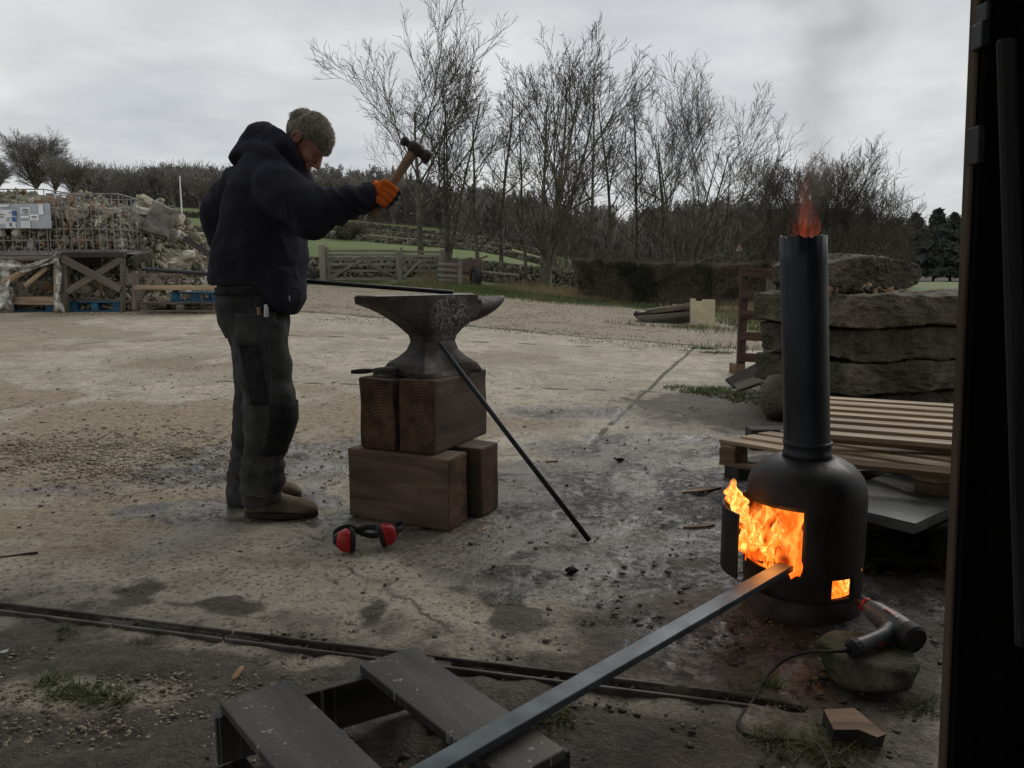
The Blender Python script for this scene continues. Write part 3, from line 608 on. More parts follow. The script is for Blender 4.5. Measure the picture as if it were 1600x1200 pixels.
# ================================================================== stones library
def hull(seed, n=11, flat=.7):
    r = random.Random(seed); bm = bmesh.new()
    for i in range(n):
        d = Vector((r.gauss(0, 1), r.gauss(0, 1), r.gauss(0, 1))).normalized(); d = Vector((max(-.62, min(.62, d.x)), max(-.62, min(.62, d.y)), max(-.55, min(.55, d.z))*flat)); bm.verts.new(d*r.uniform(.8, 1))
    res = bmesh.ops.convex_hull(bm, input=bm.verts[:]); bmesh.ops.delete(bm, geom=[g for g in res['geom_interior'] if isinstance(g, bmesh.types.BMVert)], context='VERTS')
    bmesh.ops.triangulate(bm, faces=bm.faces[:]); bm.verts.index_update()
    v = np.array([tuple(a.co) for a in bm.verts]); f = np.array([[a.index for a in fc.verts] for fc in bm.faces]); bm.free(); return v, f
HULLS = [hull(i, 10+i % 5) for i in range(24)]
HM = {}
def hull_mesh(i, m, nm='stone'):
    k = (i, m, nm)
    if k not in HM: HM[k] = mesh(nm, HULLS[i][0], HULLS[i][1], M[m])
    return HM[k]
def rmat(rnd): return Euler((rnd.uniform(0, 6.28), rnd.uniform(0, 6.28), rnd.uniform(0, 6.28))).to_matrix().to_4x4()
def stones_np(pos, size, seed=0, flat=1.0):
    """joined small stones"""
    g = np.random.default_rng(seed); V = []; Q = []; o = 0; n = len(pos); which = g.integers(0, len(HULLS), n)
    for h in range(len(HULLS)):
        ii = np.where(which == h)[0]
        if not len(ii): continue
        hv, hf = HULLS[h]; a = g.uniform(0, 6.28, (len(ii), 3)); ca, sa = np.cos(a), np.sin(a)
        Rz = np.zeros((len(ii), 3, 3)); Rz[:, 0, 0] = ca[:, 0]; Rz[:, 0, 1] = -sa[:, 0]; Rz[:, 1, 0] = sa[:, 0]; Rz[:, 1, 1] = ca[:, 0]; Rz[:, 2, 2] = 1
        Rx = np.zeros_like(Rz); Rx[:, 0, 0] = 1; Rx[:, 1, 1] = ca[:, 1]; Rx[:, 1, 2] = -sa[:, 1]; Rx[:, 2, 1] = sa[:, 1]; Rx[:, 2, 2] = ca[:, 1]
        w = np.einsum('bij,bjk,vk->bvi', Rz, Rx, hv)*size[ii][:, None, None]; w[:, :, 2] *= flat; w = w+pos[ii][:, None, :]
        V.append(w.reshape(-1, 3)); Q.append((hf[None]+(np.arange(len(ii))*len(hv))[:, None, None]+o).reshape(-1, 3)); o += len(ii)*len(hv)
    return np.concatenate(V), np.concatenate(Q)
# ------------------------------------------------------------------ dry stone walls
def drywall(name, pts, h, thick, sz, label, mat_='drystone', seed=0, n_max=99999, coping=True, partstones=0):
    rnd = random.Random(seed); P_ = []; S_ = []
    L = [0]; 
    for a, b in zip(pts[:-1], pts[1:]): L.append(L[-1]+(Vector(b)-Vector(a)).xy.length)
    tot = L[-1]; nrow = max(2, int(h/sz/.62)); ncol = int(tot/sz/.95); big = []
    def at(s):
        x = np.interp(s, L, [p[0] for p in pts]); y = np.interp(s, L, [p[1] for p in pts]); return x, y
    gap = rnd.random()
    for c in range(ncol):
        hh = nrow-rnd.choice([0, 0, 0, 1])
        for r_ in range(hh):
            x, y = at((c+.5*(r_ % 2)+rnd.uniform(-.2, .2))*sz*.95); side = rnd.choice([-1, 1])
            P_.append((x+rnd.uniform(-.1, .1)*sz, y-thick*.5*(1-.3*r_/nrow)+rnd.uniform(-.2, .2)*sz, float(gz(x, y))+(r_+.4)*sz*.62)); S_.append(sz*rnd.uniform(.75, 1.2))
    r = root(name, (pts[0][0], pts[0][1], float(gz(pts[0][0], pts[0][1]))), label, 'stone wall')
    idx = list(range(len(P_))); rnd.shuffle(idx)
    for i in idx[:partstones]:
        mm = Matrix.Translation(P_[i]) @ rmat(rnd) @ Matrix.Scale(S_[i], 4); obj('stone', hull_mesh(rnd.randrange(24), mat_), r, mm)
    rest = idx[partstones:]
    v, q = stones_np(np.array(P_)[rest], np.array(S_)[rest], seed); o = wobj('walling', v, q, M[mat_], r); props(o, kind='stuff')
    # rubble core behind the facing stones
    vs = []; fs = []; n = 40
    for i in range(n+1):
        x, y = at(tot*i/n); g = float(gz(x, y))
        for dy in (-.25, .45):
            for z in (-.3, h*.86): vs.append((x, y+dy*thick, g+z))
    for i in range(n):
        a = i*4; b = a+4; fs += [(a, b, b+1, a+1), (a+3, b+3, b+2, a+2), (a+1, b+1, b+3, a+3)]
    wobj('core', vs, fs, M[mat_], r); return r
drywall('dry_stone_wall', [dist_px(452, 33), dist_px(640, 35), dist_px(830, 38), dist_px(960, 41), dist_px(1180, 44)], 1.15, .5, .27, 'long grey dry stone wall behind the wooden gates and tree row', partstones=280, seed=1)
drywall('dry_stone_wall', [dist_px(140, 78), dist_px(300, 74), dist_px(480, 70), dist_px(620, 66), dist_px(860, 62)], .62, .4, .26, 'low dry stone wall crossing the lower green field', seed=2)
drywall('dry_stone_wall', [dist_px(150, 104), dist_px(320, 100), dist_px(480, 96), dist_px(640, 92), dist_px(850, 90)], .75, .4, .30, 'uppermost dry stone wall along the foot of the far wood', seed=3)
drywall('dry_stone_wall', [dist_px(330, 96), dist_px(430, 90), dist_px(520, 84), dist_px(660, 78), dist_px(800, 76)], .6, .4, .26, 'middle dry stone wall running down the hill field', seed=4)
def bush(name, px, Y, w, h, label, n=1400, m='hedge', seed=0):
    c = dist_px(px, Y)
    def smp(g, n):
        d = g.normal(size=(n, 3)); d /= np.linalg.norm(d, axis=1, keepdims=True); d *= g.uniform(.3, 1, (n, 1))**.5; return np.stack([c.x+d[:, 0]*w/2, c.y+d[:, 1]*w/3, c.z+h*.35+d[:, 2]*h*.5], -1)
    o = twig_mass(name, n, smp, M[m], (.15*h, .4*h), .012*h, seed, .3); props(o, label, 'bush'); return o
bush('thorn_bush', 280, 75, 3.2, 1.6, 'dark brown bush against the hill field wall, left of the smith', seed=1)
bush('thorn_bush', 553, 68, 3.0, 1.5, 'brown bush in the green field beyond the hammering arm', seed=2)
# ------------------------------------------------------------------ clipped hedge
def hedge():
    A = dist_px(912, 26.5); B = dist_px(1235, 21)
    r = root('clipped_hedge', A, 'long clipped leafless brown hedge on a bank right of the trees', 'hedge')
    d = (B-A).xy; L = d.length; d.normalize(); nrm = Vector((-d.y, d.x))
    def smp(g, n, kind=0):
        t = g.uniform(0, 1, n); edge = fbm(t*14, t*0, 1, 3, 3); w = g.uniform(-.5, .5, n)*1.1; h = g.uniform(0, 1, n)**.6*(1.28+.12*edge)
        h = np.where(g.random(n) < .35, (1.25+.12*edge)*g.uniform(.9, 1, n), h); w = np.where(g.random(n) < .4, -.55+g.normal(size=n)*.06, w)
        x = A.x+d.x*L*t+nrm.x*w; y = A.y+d.y*L*t+nrm.y*w; return np.stack([x, y, gz(x, y)+h], -1)
    g = np.random.default_rng(8); n = 24000; p = smp(g, n); dd = g.normal(size=(n, 3)); dd[:, 2] += .5; dd /= np.linalg.norm(dd, axis=1, keepdims=True); Ls = g.uniform(.10, .26, (n, 1))
    B_ = Bulk(); P3 = np.stack([p-dd*Ls/2, p, p+dd*Ls/2], 1); P3[:, 1] += g.normal(size=(n, 3))*.015; B_.g[(3, 3)] = list(zip(P3, np.tile(np.array([.006, .006, .003]), (n, 1)))); v, q = B_.build()
    o = wobj('twigs', v, q, M['hedge'], r); props(o, kind='stuff')
    for k in range(26):
        t = (k+.5)/26; x = A.x+d.x*L*t+random.Random(k).uniform(-.2, .2); y = A.y+d.y*L*t; z = float(gz(x, y)); rn = random.Random(k+9)
        v, f = tube([(x, y, z-.1), (x+rn.uniform(-.1, .1), y, z+.5), (x+rn.uniform(-.2, .2), y, z+1.15)], [.035, .025, .015], 6); wobj('stem', v, f, M['bark'], r)
    # solid core added within the twigs to keep the hedge dark inside
    vs = []; fs = []
    for i in range(31):
        t = i/30; x = A.x+d.x*L*t; y = A.y+d.y*L*t; z = float(gz(x, y)); hh = 1.05+.08*math.sin(i*1.7)
        for s_, zz in ((-.32, .12), (-.30, hh), (.30, hh), (.32, .12)): vs.append((x+nrm.x*s_, y+nrm.y*s_, z+zz))
    for i in range(30):
        for j in range(3): a = i*4+j; fs.append((a, a+4, a+5, a+1))
    o = wobj('shade_core', vs, fs, M['hedge'], r); props(o, kind='stuff')
hedge()
# ------------------------------------------------------------------ grass tufts as blades
def blades(name, pos, h, w, m, label, seed=0, bend=.5):
    g = np.random.default_rng(seed); n = len(pos); a = g.uniform(0, 6.28, n); H = h*g.uniform(.5, 1.15, n); lean = g.normal(size=(n, 2))*bend
    dx = np.stack([np.cos(a), np.sin(a), a*0], -1)*w; b0 = pos-dx; b1 = pos+dx; mid = pos+np.stack([lean[:, 0]*H*.35, lean[:, 1]*H*.35, H*.6], -1); t = pos+np.stack([lean[:, 0]*H, lean[:, 1]*H, H], -1)
    V = np.stack([b0, b1, mid+dx*.7, mid-dx*.7, t], 1).reshape(-1, 3); i = np.arange(n)*5
    q = np.concatenate([np.stack([i, i+1, i+2], -1), np.stack([i, i+2, i+3], -1), np.stack([i+3, i+2, i+4], -1)])
    o = wobj(name, V, q, M[m]); props(o, label, kind='stuff'); return o
def scat(n, f, seed):
    g = np.random.default_rng(seed); return f(g, n)
def on_ground(x, y, dz=0): return np.stack([x, y, gz(x, y)+dz], -1)
def verge(g, n):
    x = g.uniform(-9, 7.5, n); e = grass_edge(x); y = e+g.uniform(-.4, 1, n)*7*g.uniform(0, 1, n)+.2; return on_ground(x, y)
blades('verge_grass', scat(26000, verge, 1), .11, .010, 'grass', 'green grass verge along the far side of the yard', 1)
blades('verge_straw', scat(7000, lambda g, n: on_ground(*(lambda x: (x, grass_edge(x)+g.uniform(2.5, 9, n)))(g.uniform(-4, 8, n))), 2), .38, .006, 'straw', 'pale dead grass under the tree row and hedge', 2)
def tufts(cents, n_each, rad, seed):
    g = np.random.default_rng(seed); out = []
    for (px, py, s) in cents:
        c = G(px, py); k = int(n_each*s); a = g.uniform(0, 6.28, k); r_ = rad*s*g.uniform(0, 1, k)**.7; x = c.x+r_*np.cos(a)*1.6; y = c.y+r_*np.sin(a); out.append(on_ground(x, y, -.005))
    return np.concatenate(out)
blades('yard_grass', tufts([(110, 1085, .6), (150, 1092, .45), (80, 1068, .35), (190, 1100, .3), (860, 1125, .6), (1215, 1165, .9), (1270, 1180, 1.), (1330, 1175, .7), (1300, 1150, .5), (1440, 1110, .7), (1150, 1085, .4), (1200, 1075, .4), (100, 990, .3), (220, 1010, .3)], 300, .055, 5), .032, .0013, 'grass', 'small tufts of grass growing out of the mud near the shed', 5, 1.3)
blades('edge_grass', tufts([(1135+i*7, 470+abs(i-5)*9, 1.) for i in range(10)]+[(1130, 500, 1.2), (1140, 520, 1.2), (1150, 545, .8), (985, 508, .6), (1060, 512, .8), (1090, 514, .8), (1120, 470, 1.2)], 170, .5, 6), .11, .004, 'grass', 'rough grass round the cream panel and standing pallet', 6, .5)
blades('moss_tufts', tufts([(1085, 608, .8), (1105, 614, .7), (1130, 612, .9), (1155, 620, .8), (1120, 552, .6), (1100, 545, .5), (1180, 628, .6)], 420, .22, 8), .035, .004, 'grass', 'low moss and grass patch at the foot of the slab stack', 8, .9)
blades('edge_weeds', tufts([(470+i*57+(i*37)%29, 488+i*5+(i*13)%7, .5+(i*7%5)*.25) for i in range(12)]+[(100+i*45+(i*31)%23, 491, .6) for i in range(6)], 120, .45, 7), .03, .005, 'grass', 'weeds along the far edge of the concrete', 7, .6)
# ------------------------------------------------------------------ loose stones on the yard
def loose(seed, spec, name, m, label, fl=.5):
    g = np.random.default_rng(seed); Ps = []; Ss = []
    for (px, py, rx, ry, n, s0_, s1_) in spec:
        c = G(px, py); x = c.x+g.normal(size=n)*rx; y = c.y+g.normal(size=n)*ry; ok = (y > 1.2); x, y = x[ok], y[ok]
        s = s0_+(s1_-s0_)*g.uniform(0, 1, len(x))**3; Ps.append(on_ground(x, y)+np.stack([x*0, x*0, s*.12], -1)); Ss.append(s)
    v, q = stones_np(np.concatenate(Ps), np.concatenate(Ss), seed, fl); o = wobj(name, v, q, M[m]); props(o, label, kind='stuff'); return o
M['pebble'] = mat('pebble', (0.14, 0.112, 0.076), (0.42, 0.36, 0.265), scale=2.5, rough=0.9, bump=0, world=True, det=9, lo=.3, hi=.7)
M['mudlump'] = mat('mud_lump', (0.025, 0.019, 0.014), (0.08, 0.062, 0.045), scale=12, rough=0.7, bump=0, world=True)
loose(1, [(60, 720, .50, .30, 5200, .003, .026), (190, 700, .40, .22, 2400, .003, .020), (60, 640, .9, .6, 700, .004, .026), (240, 745, .5, .2, 1500, .003, .016), (500, 690, .6, .3, 400, .004, .020), (330, 575, 1.2, .8, 350, .006, .026), (850, 610, 1.3, .6, 200, .005, .020), (400, 780, 1.2, .5, 600, .003, .012), (1000, 700, 1.2, .8, 400, .004, .016)], 'loose_gravel', 'pebble', 'brown gravel and chippings strewn over the left of the yard')
loose(2, [(640, 900, 1.1, .5, 1800, .002, .009), (200, 900, .9, .4, 1200, .002, .01), (900, 960, .7, .35, 900, .002, .009), (300, 1060, .6, .25, 1300, .002, .012), (60, 1130, .25, .15, 900, .003, .013), (250, 1110, .4, .10, 900, .003, .012), (130, 1060, .3, .08, 900, .003, .012), (1100, 1080, .5, .3, 900, .002, .01)], 'fine_grit', 'pebble', 'fine grit over the near concrete')
loose(3, [(1150, 960, .5, .35, 500, .004, .022), (960, 800, .8, .5, 200, .003, .013), (1100, 830, .6, .5, 300, .003, .016), (1300, 1060, .4, .25, 700, .004, .02), (700, 1130, .3, .2, 500, .004, .02), (430, 1030, .5, .12, 500, .004, .018), (1400, 900, .5, .4, 200, .004, .028), (1200, 660, 1., .7, 160, .008, .026), (330, 760, .7, .4, 250, .004, .018)], 'mud_clods', 'mudlump', 'dark lumps of mud and charcoal trodden into the wet ground', .38)
def farg(g, n):
    x = g.uniform(-10, 6.5, n); ed = []
    a = np.interp(x, [E1.x, E2.x], [E1.y, E2.y]); a = np.where(x < E1.x, E1.y, a); y = a+g.uniform(0, 1, n)*(np.maximum(grass_edge(x)-a, .5)); return on_ground(x, y, .008)
g = np.random.default_rng(9); pp = farg(g, 5000); v, q = stones_np(pp, g.uniform(.010, .028, len(pp)), 9, .5); o = wobj('pale_gravel', v, q, M['pebble']); props(o, 'pale limestone gravel strip between concrete and grass', kind='stuff')
# ================================================================== WORKSHOP SHED we look out of
def boards(name, parent, x0, x1, y, z0, z1, m, n, seed, t=.03):
    rnd = random.Random(seed); w = (x1-x0)/n
    for i in range(n):
        xc = x0+w*(i+.5); beam(name, (xc, y+rnd.uniform(-.004, .004), z0), (xc+rnd.uniform(-.004, .004), y, z1), w-.008, t, m, parent, up=(0, 1, 0), b=.003, seed=i)
YW = 1.30
JT = P(1516, 0, YW+.045); JB = P(1465, 1200, YW+.045)
JL = (JT-JB)/(JT.z-JB.z)                                   # the jamb leans a little
jx = lambda z: JB.x+JL.x*(z-JB.z)
shed = root('workshop_shed', (2.0, YW, 0), 'dark open-fronted timber shed whose door post frames the right of the view', 'shed')
M['shed_shaded'] = wood('shed_shaded_timber', (0.0022, 0.002, 0.0018), (0.007, 0.006, 0.005), rough=.9, spec=.1)  # near-black timber, the shade inside the shed is put into the colour
M['shed_lit_edge'] = wood('shed_lit_edge_timber', (0.05, 0.036, 0.026), (0.12, 0.088, 0.065), rough=.9, spec=.1)  # lighter copy of the shed timber, paints the lit edge of the post
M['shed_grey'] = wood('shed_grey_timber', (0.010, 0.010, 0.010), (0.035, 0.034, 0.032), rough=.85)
M['tin'] = mat('roof_tin', (0.05, 0.05, 0.05), (0.12, 0.11, 0.10), scale=4, rough=.6, metal=.3)
def jambpiece(name, dx, w, y, t, m, z0=-.02, z1=3.0, **k):
    a = Vector((jx(z0)+dx+w/2, y, z0)); b_ = Vector((jx(z1)+dx+w/2, y, z1)); return beam(name, a, b_, w, t, m, shed, up=(0, 1, 0), b=.002, **k)
jambpiece('door_post', .0075, .12, YW+.03, .04, M['shed_shaded'])
jambpiece('lit_post_edge', 0, .007, YW+.035, .022, M['shed_lit_edge'])
for z0, z1, w in [(1.18, 1.24, .012), (1.36, 1.40, .014), (1.40, 1.43, .008)]:
    beam('iron_strap', (jx(z0)-w/2, YW+.0, z0), (jx(z1)-w/2, YW+.0, z1), w, .03, M['dark_metal'], shed, up=(0, 1, 0), b=.002)
boards('wall_board', shed, .95, 4.6, YW+.06, -.02, 3.0, M['shed_shaded'], 24, 3)
for z in (.35, 1.3, 2.3): beam('rail', (.95, YW+.02, z), (4.6, YW+.02, z), .09, .045, M['shed_shaded'], shed, up=(0, 1, 0))
def wallpanel(name, c, s, m=M['shed_shaded']): vs, f = bevbox(*s, 0); obj(name, mesh(name, vs, f, m), shed, Matrix.Translation(c))
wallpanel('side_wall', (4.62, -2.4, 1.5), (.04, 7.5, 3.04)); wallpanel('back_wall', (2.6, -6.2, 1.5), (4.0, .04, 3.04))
for py_ in (-6.1, -2.4, 1.33): beam('roof_post', (-5.9, py_, -.05), (-5.9, py_, 2.9), .15, .15, M['shed_shaded'], shed, up=(0, 1, 0))
beam('lintel', (-6, YW+.03, 2.95), (4.6, YW+.03, 2.95), .22, .12, M['shed_shaded'], shed, up=(0, 1, 0))
# corrugated roof with an eave over the opening
vs = []; fs = []; n = 220
for i in range(n+1):
    x = -6.2+11.0*i/n; z = .02*math.sin(i*1.15); vs += [(x, YW+.75, 3.02+z), (x, -6.4, 3.9+z)]
for i in range(n): a = i*2; fs.append((a, a+2, a+3, a+1))
wobj('roof', vs, fs, M['tin'], shed)
# grey board leaning on the inner face of the wall, right edge of the view
a = P(1572, 60, 1.12); b_ = P(1600, 1010, 1.12)
lb = beam('leaning_board', b_, a, .026, .012, M['shed_grey'], up=(0, 1, 0)); props(lb, 'narrow weathered grey board leaning inside the dark shed at the right edge', 'board')
# ================================================================== DRAIN SLOT steel edges
dr = root('drain_channel', (float(SA.x), float(SA.y), 0), 'long rusty steel-edged drain slot set in the near ground', 'drain')
def sl_pt(u, v, z=0): return Vector((s0[0]+u*su[0]+v*sv[0], s0[1]+u*su[1]+v*sv[1], z))
M['drain_steel'] = mat('drain_steel', (0.05, 0.045, 0.038), (0.14, 0.13, 0.115), scale=12, rough=.6, metal=.4, bump=.5, c3=(.05, .04, .03))
for s_, (v0, w) in enumerate([(.023, .009), (-.0235, .011)]):
    cuts = [-.15, .42, .78, 1.3, SU1-.02]
    for a_, c_ in zip(cuts[:-1], cuts[1:]): beam('steel_edge', sl_pt(a_+.004, v0, .003), sl_pt(c_-.004, v0, .003), w, .022, M['drain_steel'], dr, b=.002, seed=int(a_*10))
beam('rusted_bridge', sl_pt(.36, 0, .002), sl_pt(.47, 0, .002), .035, .014, M['ring'], dr)
beam('rusted_bridge', sl_pt(1.37, 0, 0), sl_pt(1.43, 0, 0), .035, .014, M['ring'], dr)
# ================================================================== STOVE
SCX, SCY = .885, 2.245; SR = .172
stove = root('gas_bottle_stove', (SCX, SCY, 0), 'black gas bottle stove with a tall pipe and fire glowing through its open door', 'stove')
TH0 = R(-112.0); OPN = R(-207); ZO0, ZO1 = .150, .338
VT0, VT1, VZ0, VZ1 = R(-82.5), R(-60), .083, .142
def stove_body():
    prof = [(.145, .052), (.160, .060), (.169, .072), (SR, .083), (SR, .1), (SR, .12), (SR, .142), (SR, .150), (SR, .2), (SR, .25), (SR, .30), (SR, .338), (SR, .352), (.1705, .368), (.1665, .388), (.159, .408), (.147, .426), (.130, .442), (.108, .455), (.085, .463), (.066, .466)]
    ths = sorted(set([R(-207)+(R(95))*i/22 for i in range(23)]+[R(-112)+(R(29.5))*i/8 for i in range(9)]+[R(-82.5)+R(22.5)*i/6 for i in range(7)]+[R(-60)+R(213)*i/48 for i in range(49)]))
    out = []
    for t in ths:
        if not out or t-out[-1] > 1e-4: out.append(t)
    ths = out[:-1]; k = len(ths); vs = []; fs = []
    for r_, z in prof:
        for t in ths: vs.append(Vector((SCX+r_*math.cos(t), SCY+r_*math.sin(t), z)))
    for i in range(len(prof)-1):
        zm = (prof[i][1]+prof[i+1][1])/2
        for q in range(k):
            ta = ths[q]; tb = ths[(q+1) % k]+(2*math.pi if q == k-1 else 0); tm = (ta+tb)/2
            if OPN < tm < TH0 and ZO0 < zm < ZO1: continue
            if VT0 < tm < VT1 and VZ0 < zm < VZ1: continue
            fs.append((i*k+q, i*k+(q+1) % k, (i+1)*k+(q+1) % k, (i+1)*k+q))
    o = wobj('body', vs, fs, M['stove'], stove, True); s = o.modifiers.new('wall', 'SOLIDIFY'); s.thickness = .006; s.offset = -1; s.use_even_offset = True
    return o
body = stove_body()
v, f = lathe([(.155, 0), (.168, 0), (.170, .004), (.170, .062), (.166, .070), (.158, .071), (.155, .066)], (SCX, SCY, 0), 64); wobj('base_ring', v, f+[((len(v)//64-1)*64+q, (len(v)//64-1)*64+(q+1) % 64, (q+1) % 64, q) for q in range(64)], M['ring'], stove, True)
PT = Vector((P(1255, 372, SCY).x, SCY, 1.108)); PB = Vector((SCX-.004, SCY, .49))
def pipe_shell():
    k = 56; vs = []; fs = []; n = 8
    for j, rr in enumerate((.0655, .0615)):
        for i in range(n+1):
            c = PB.lerp(PT, i/n)
            for q in range(k):
                t = 2*math.pi*q/k; dz = (.0035*math.sin(q*1.9)+.003*math.sin(q*.7+1)+(-.004 if q in (3, 17, 40) else 0)) if i == n else 0
                vs.append(c+Vector((rr*math.cos(t), rr*math.sin(t), dz)))
    m_ = (n+1)*k
    for i in range(n):
        for q in range(k):
            fs.append((i*k+q, i*k+(q+1) % k, (i+1)*k+(q+1) % k, (i+1)*k+q)); fs.append((m_+i*k+q, m_+(i+1)*k+q, m_+(i+1)*k+(q+1) % k, m_+i*k+(q+1) % k))
    for q in range(k): fs.append((n*k+q, n*k+(q+1) % k, m_+n*k+(q+1) % k, m_+n*k+q))
    return wobj('pipe', vs, fs, M['pipe'], stove, True)
pipe_shell()
v, f = lathe([(.064, .462), (.069, .464), (.070, .478), (.067, .482), (.067, .500), (.0705, .503), (.0705, .511), (.0665, .514), (.0655, .514)], (SCX-.003, SCY, 0), 56); wobj('collar', v, f, M['pipe'], stove, True)
# door: the cut-out piece of the bottle swung back on its hinge
HG = Vector((SCX+SR*math.cos(OPN), SCY+SR*math.sin(OPN), 0)); DR = Matrix.Translation(HG) @ Matrix.Rotation(R(-42), 4, 'Z') @ Matrix.Translation(-HG)
vs = []; fs = []; n = 22
for i in range(n+1):
    t = OPN+(TH0-OPN)*i/n
    for r_ in (SR+.003, SR-.003):
        for z in (ZO0-.006, ZO1-.004): vs.append(DR @ Vector((SCX+r_*math.cos(t), SCY+r_*math.sin(t), z)))
for i in range(n):
    a = i*4; b_ = a+4; fs += [(a, b_, b_+1, a+1), (a+2, a+3, b_+3, b_+2), (a+1, b_+1, b_+3, a+3), (a, a+2, b_+2, b_)]
fs += [(0, 1, 3, 2), (n*4, n*4+2, n*4+3, n*4+1)]
dn = wobj('door', vs, fs, M['stove'], stove)
for z in (.19, .30):
    v, f = tube([HG+Vector((-.004, 0, z-.018)), HG+Vector((-.004, 0, z+.018))], .008, 10); wobj('hinge', v, f, M['dark_metal'], dn)
hc = DR @ Vector((SCX+(SR+.02)*math.cos(TH0-.1), SCY+(SR+.02)*math.sin(TH0-.1), .24))
# grate and logs
v, f = lathe([(.0, .148), (.150, .148), (.150, .151), (0, .151)], (SCX, SCY, 0), 32); wobj('grate', v, f, M['ring'], stove)
rnd = random.Random(3)
M['charred'] = mat('charred_log', (0.006, 0.005, 0.004), (0.03, 0.022, 0.016), scale=30, rough=.95, bump=.8)
for i, (a, b_, r_) in enumerate([((-.11, .02, .145), (.10, .05, .15), .028), ((-.06, -.09, .15), (.06, .10, .165), .026), ((.02, -.10, .19), (.09, .08, .27), .024), ((-.10, .06, .18), (.03, .11, .25), .022)]):
    A_ = Vector((SCX, SCY, 0))+Vector(a); B_ = Vector((SCX, SCY, 0))+Vector(b_)
    v, f = tube([A_, A_.lerp(B_, .5)+Vector((0, 0, .004)), B_], [r_, r_*1.05, r_*.9], 10); o = wobj('log', v, f, M['charred']); props(o, ['charred log lying flat at the back of the stove fire', 'charred log lying crosswise low in the stove fire', 'charred log standing tilted in the right of the stove fire', 'thin charred log behind the flames at the left of the stove'][i], 'log')
# flames -----------------------------------------------------------
def flame_mat(name, col_lo, col_mid, col_hi, strength, sc, alpha_lo, alpha_hi, base=0.0, stretch=.55):
    m, nt, b = newmat(name); N = nt.nodes; L = nt.links; N.remove(b); out = N['Material Output']
    tc = N.new('ShaderNodeTexCoord'); mp = N.new('ShaderNodeMapping'); mp.inputs['Scale'].default_value = (1, 1, stretch); L.new(tc.outputs['Object'], mp.inputs[0])
    n0 = N.new('ShaderNodeTexNoise'); n0.inputs['Scale'].default_value = sc*.5; n0.inputs['Detail'].default_value = 2; L.new(mp.outputs[0], n0.inputs[0])
    vm = N.new('ShaderNodeVectorMath'); vm.operation = 'SCALE'; vm.inputs['Scale'].default_value = .22; L.new(n0.outputs['Color'], vm.inputs[0])
    va = N.new('ShaderNodeVectorMath'); va.operation = 'ADD'; L.new(vm.outputs[0], va.inputs[0]); L.new(mp.outputs[0], va.inputs[1])
    n = N.new('ShaderNodeTexNoise'); n.inputs['Scale'].default_value = sc; n.inputs['Detail'].default_value = 5; n.inputs['Roughness'].default_value = .55; n.inputs['Distortion'].default_value = 1.2; L.new(va.outputs[0], n.inputs[0])
    r = N.new('ShaderNodeValToRGB'); L.new(n.outputs[0], r.inputs[0]); e = r.color_ramp.elements; e[0].position = .36; e[0].color = rgba(col_lo); e[1].position = .66; e[1].color = rgba(col_hi); k = e.new(.5); k.color = rgba(col_mid)
    em = N.new('ShaderNodeEmission'); em.inputs[1].default_value = strength; L.new(r.outputs[0], em.inputs[0])
    tr = N.new('ShaderNodeBsdfTransparent'); mr = N.new('ShaderNodeMapRange'); mr.interpolation_type = 'SMOOTHSTEP'; mr.inputs[1].default_value = alpha_lo; mr.inputs[2].default_value = alpha_hi; L.new(n.outputs[0], mr.inputs[0])
    at = N.new('ShaderNodeAttribute'); at.attribute_name = 'fade'; ml = N.new('ShaderNodeMath'); ml.operation = 'MULTIPLY'; L.new(mr.outputs[0], ml.inputs[0]); L.new(at.outputs['Fac'], ml.inputs[1])
    if base: 
        mxx = N.new('ShaderNodeMath'); mxx.operation = 'MULTIPLY'; mxx.inputs[1].default_value = base; L.new(ml.outputs[0], mxx.inputs[0]); fac = mxx.outputs[0]
    else: fac = ml.outputs[0]
    mx = N.new('ShaderNodeMixShader'); L.new(fac, mx.inputs[0]); L.new(tr.outputs[0], mx.inputs[1]); L.new(em.outputs[0], mx.inputs[2]); L.new(mx.outputs[0], out.inputs[0]); return m
FM = flame_mat('flame', (.55, .035, .003), (1.0, .21, .018), (1.0, .68, .17), 1.9, 21, .36, .50)
FM2 = flame_mat('deep_flame', (.10, .006, .001), (.85, .11, .008), (1.0, .42, .06), 1.6, 15, .2, .36)
FM3 = flame_mat('pipe_flame', (.5, .05, .02), (.75, .09, .035), (.9, .16, .06), .9, 30, .40, .75, .11, .12)
def tongue(base, h, r, lean, seed, m, nm='flame', parent=None, k=14, n=16, sharp=1.0):
    rnd = random.Random(seed); vs = []; fs = []; fade = []; ph = [rnd.uniform(0, 6.28) for _ in range(4)]
    for i in range(n+1):
        t = i/n; c = Vector(base)+Vector((lean[0]*t**1.4+.22*r*math.sin(5*t+ph[0])*t, lean[1]*t**1.4+.2*r*math.sin(4.3*t+ph[1])*t, h*t))
        rr = r*(.55+.9*math.sin(math.pi*min(1, t*.8+.16)))*(1-t)**.55*.8*(1+.18*math.sin(9*t+ph[2]))
        for q in range(k):
            a = 2*math.pi*q/k; r2 = rr*(1+.28*math.sin(3*a+ph[3]+4*t)+.12*math.sin(5*a-6*t)); vs.append(c+Vector((r2*math.cos(a), r2*math.sin(a), 0))); fade.append(min(1, 1.5*(1-t)**sharp))
    for i in range(n):
        for q in range(k): fs.append((i*k+q, i*k+(q+1) % k, (i+1)*k+(q+1) % k, (i+1)*k+q))
    o = wobj(nm, vs, fs, m, parent, True); a = o.data.attributes.new('fade', 'FLOAT', 'POINT'); a.data.foreach_set('value', fade); return o
fire = root('stove_fire', (SCX, SCY, .13), 'roaring orange fire filling the open bottle stove and licking out of its door', 'fire')
vd = Vector((-.93, -.366))                                 # left along the view
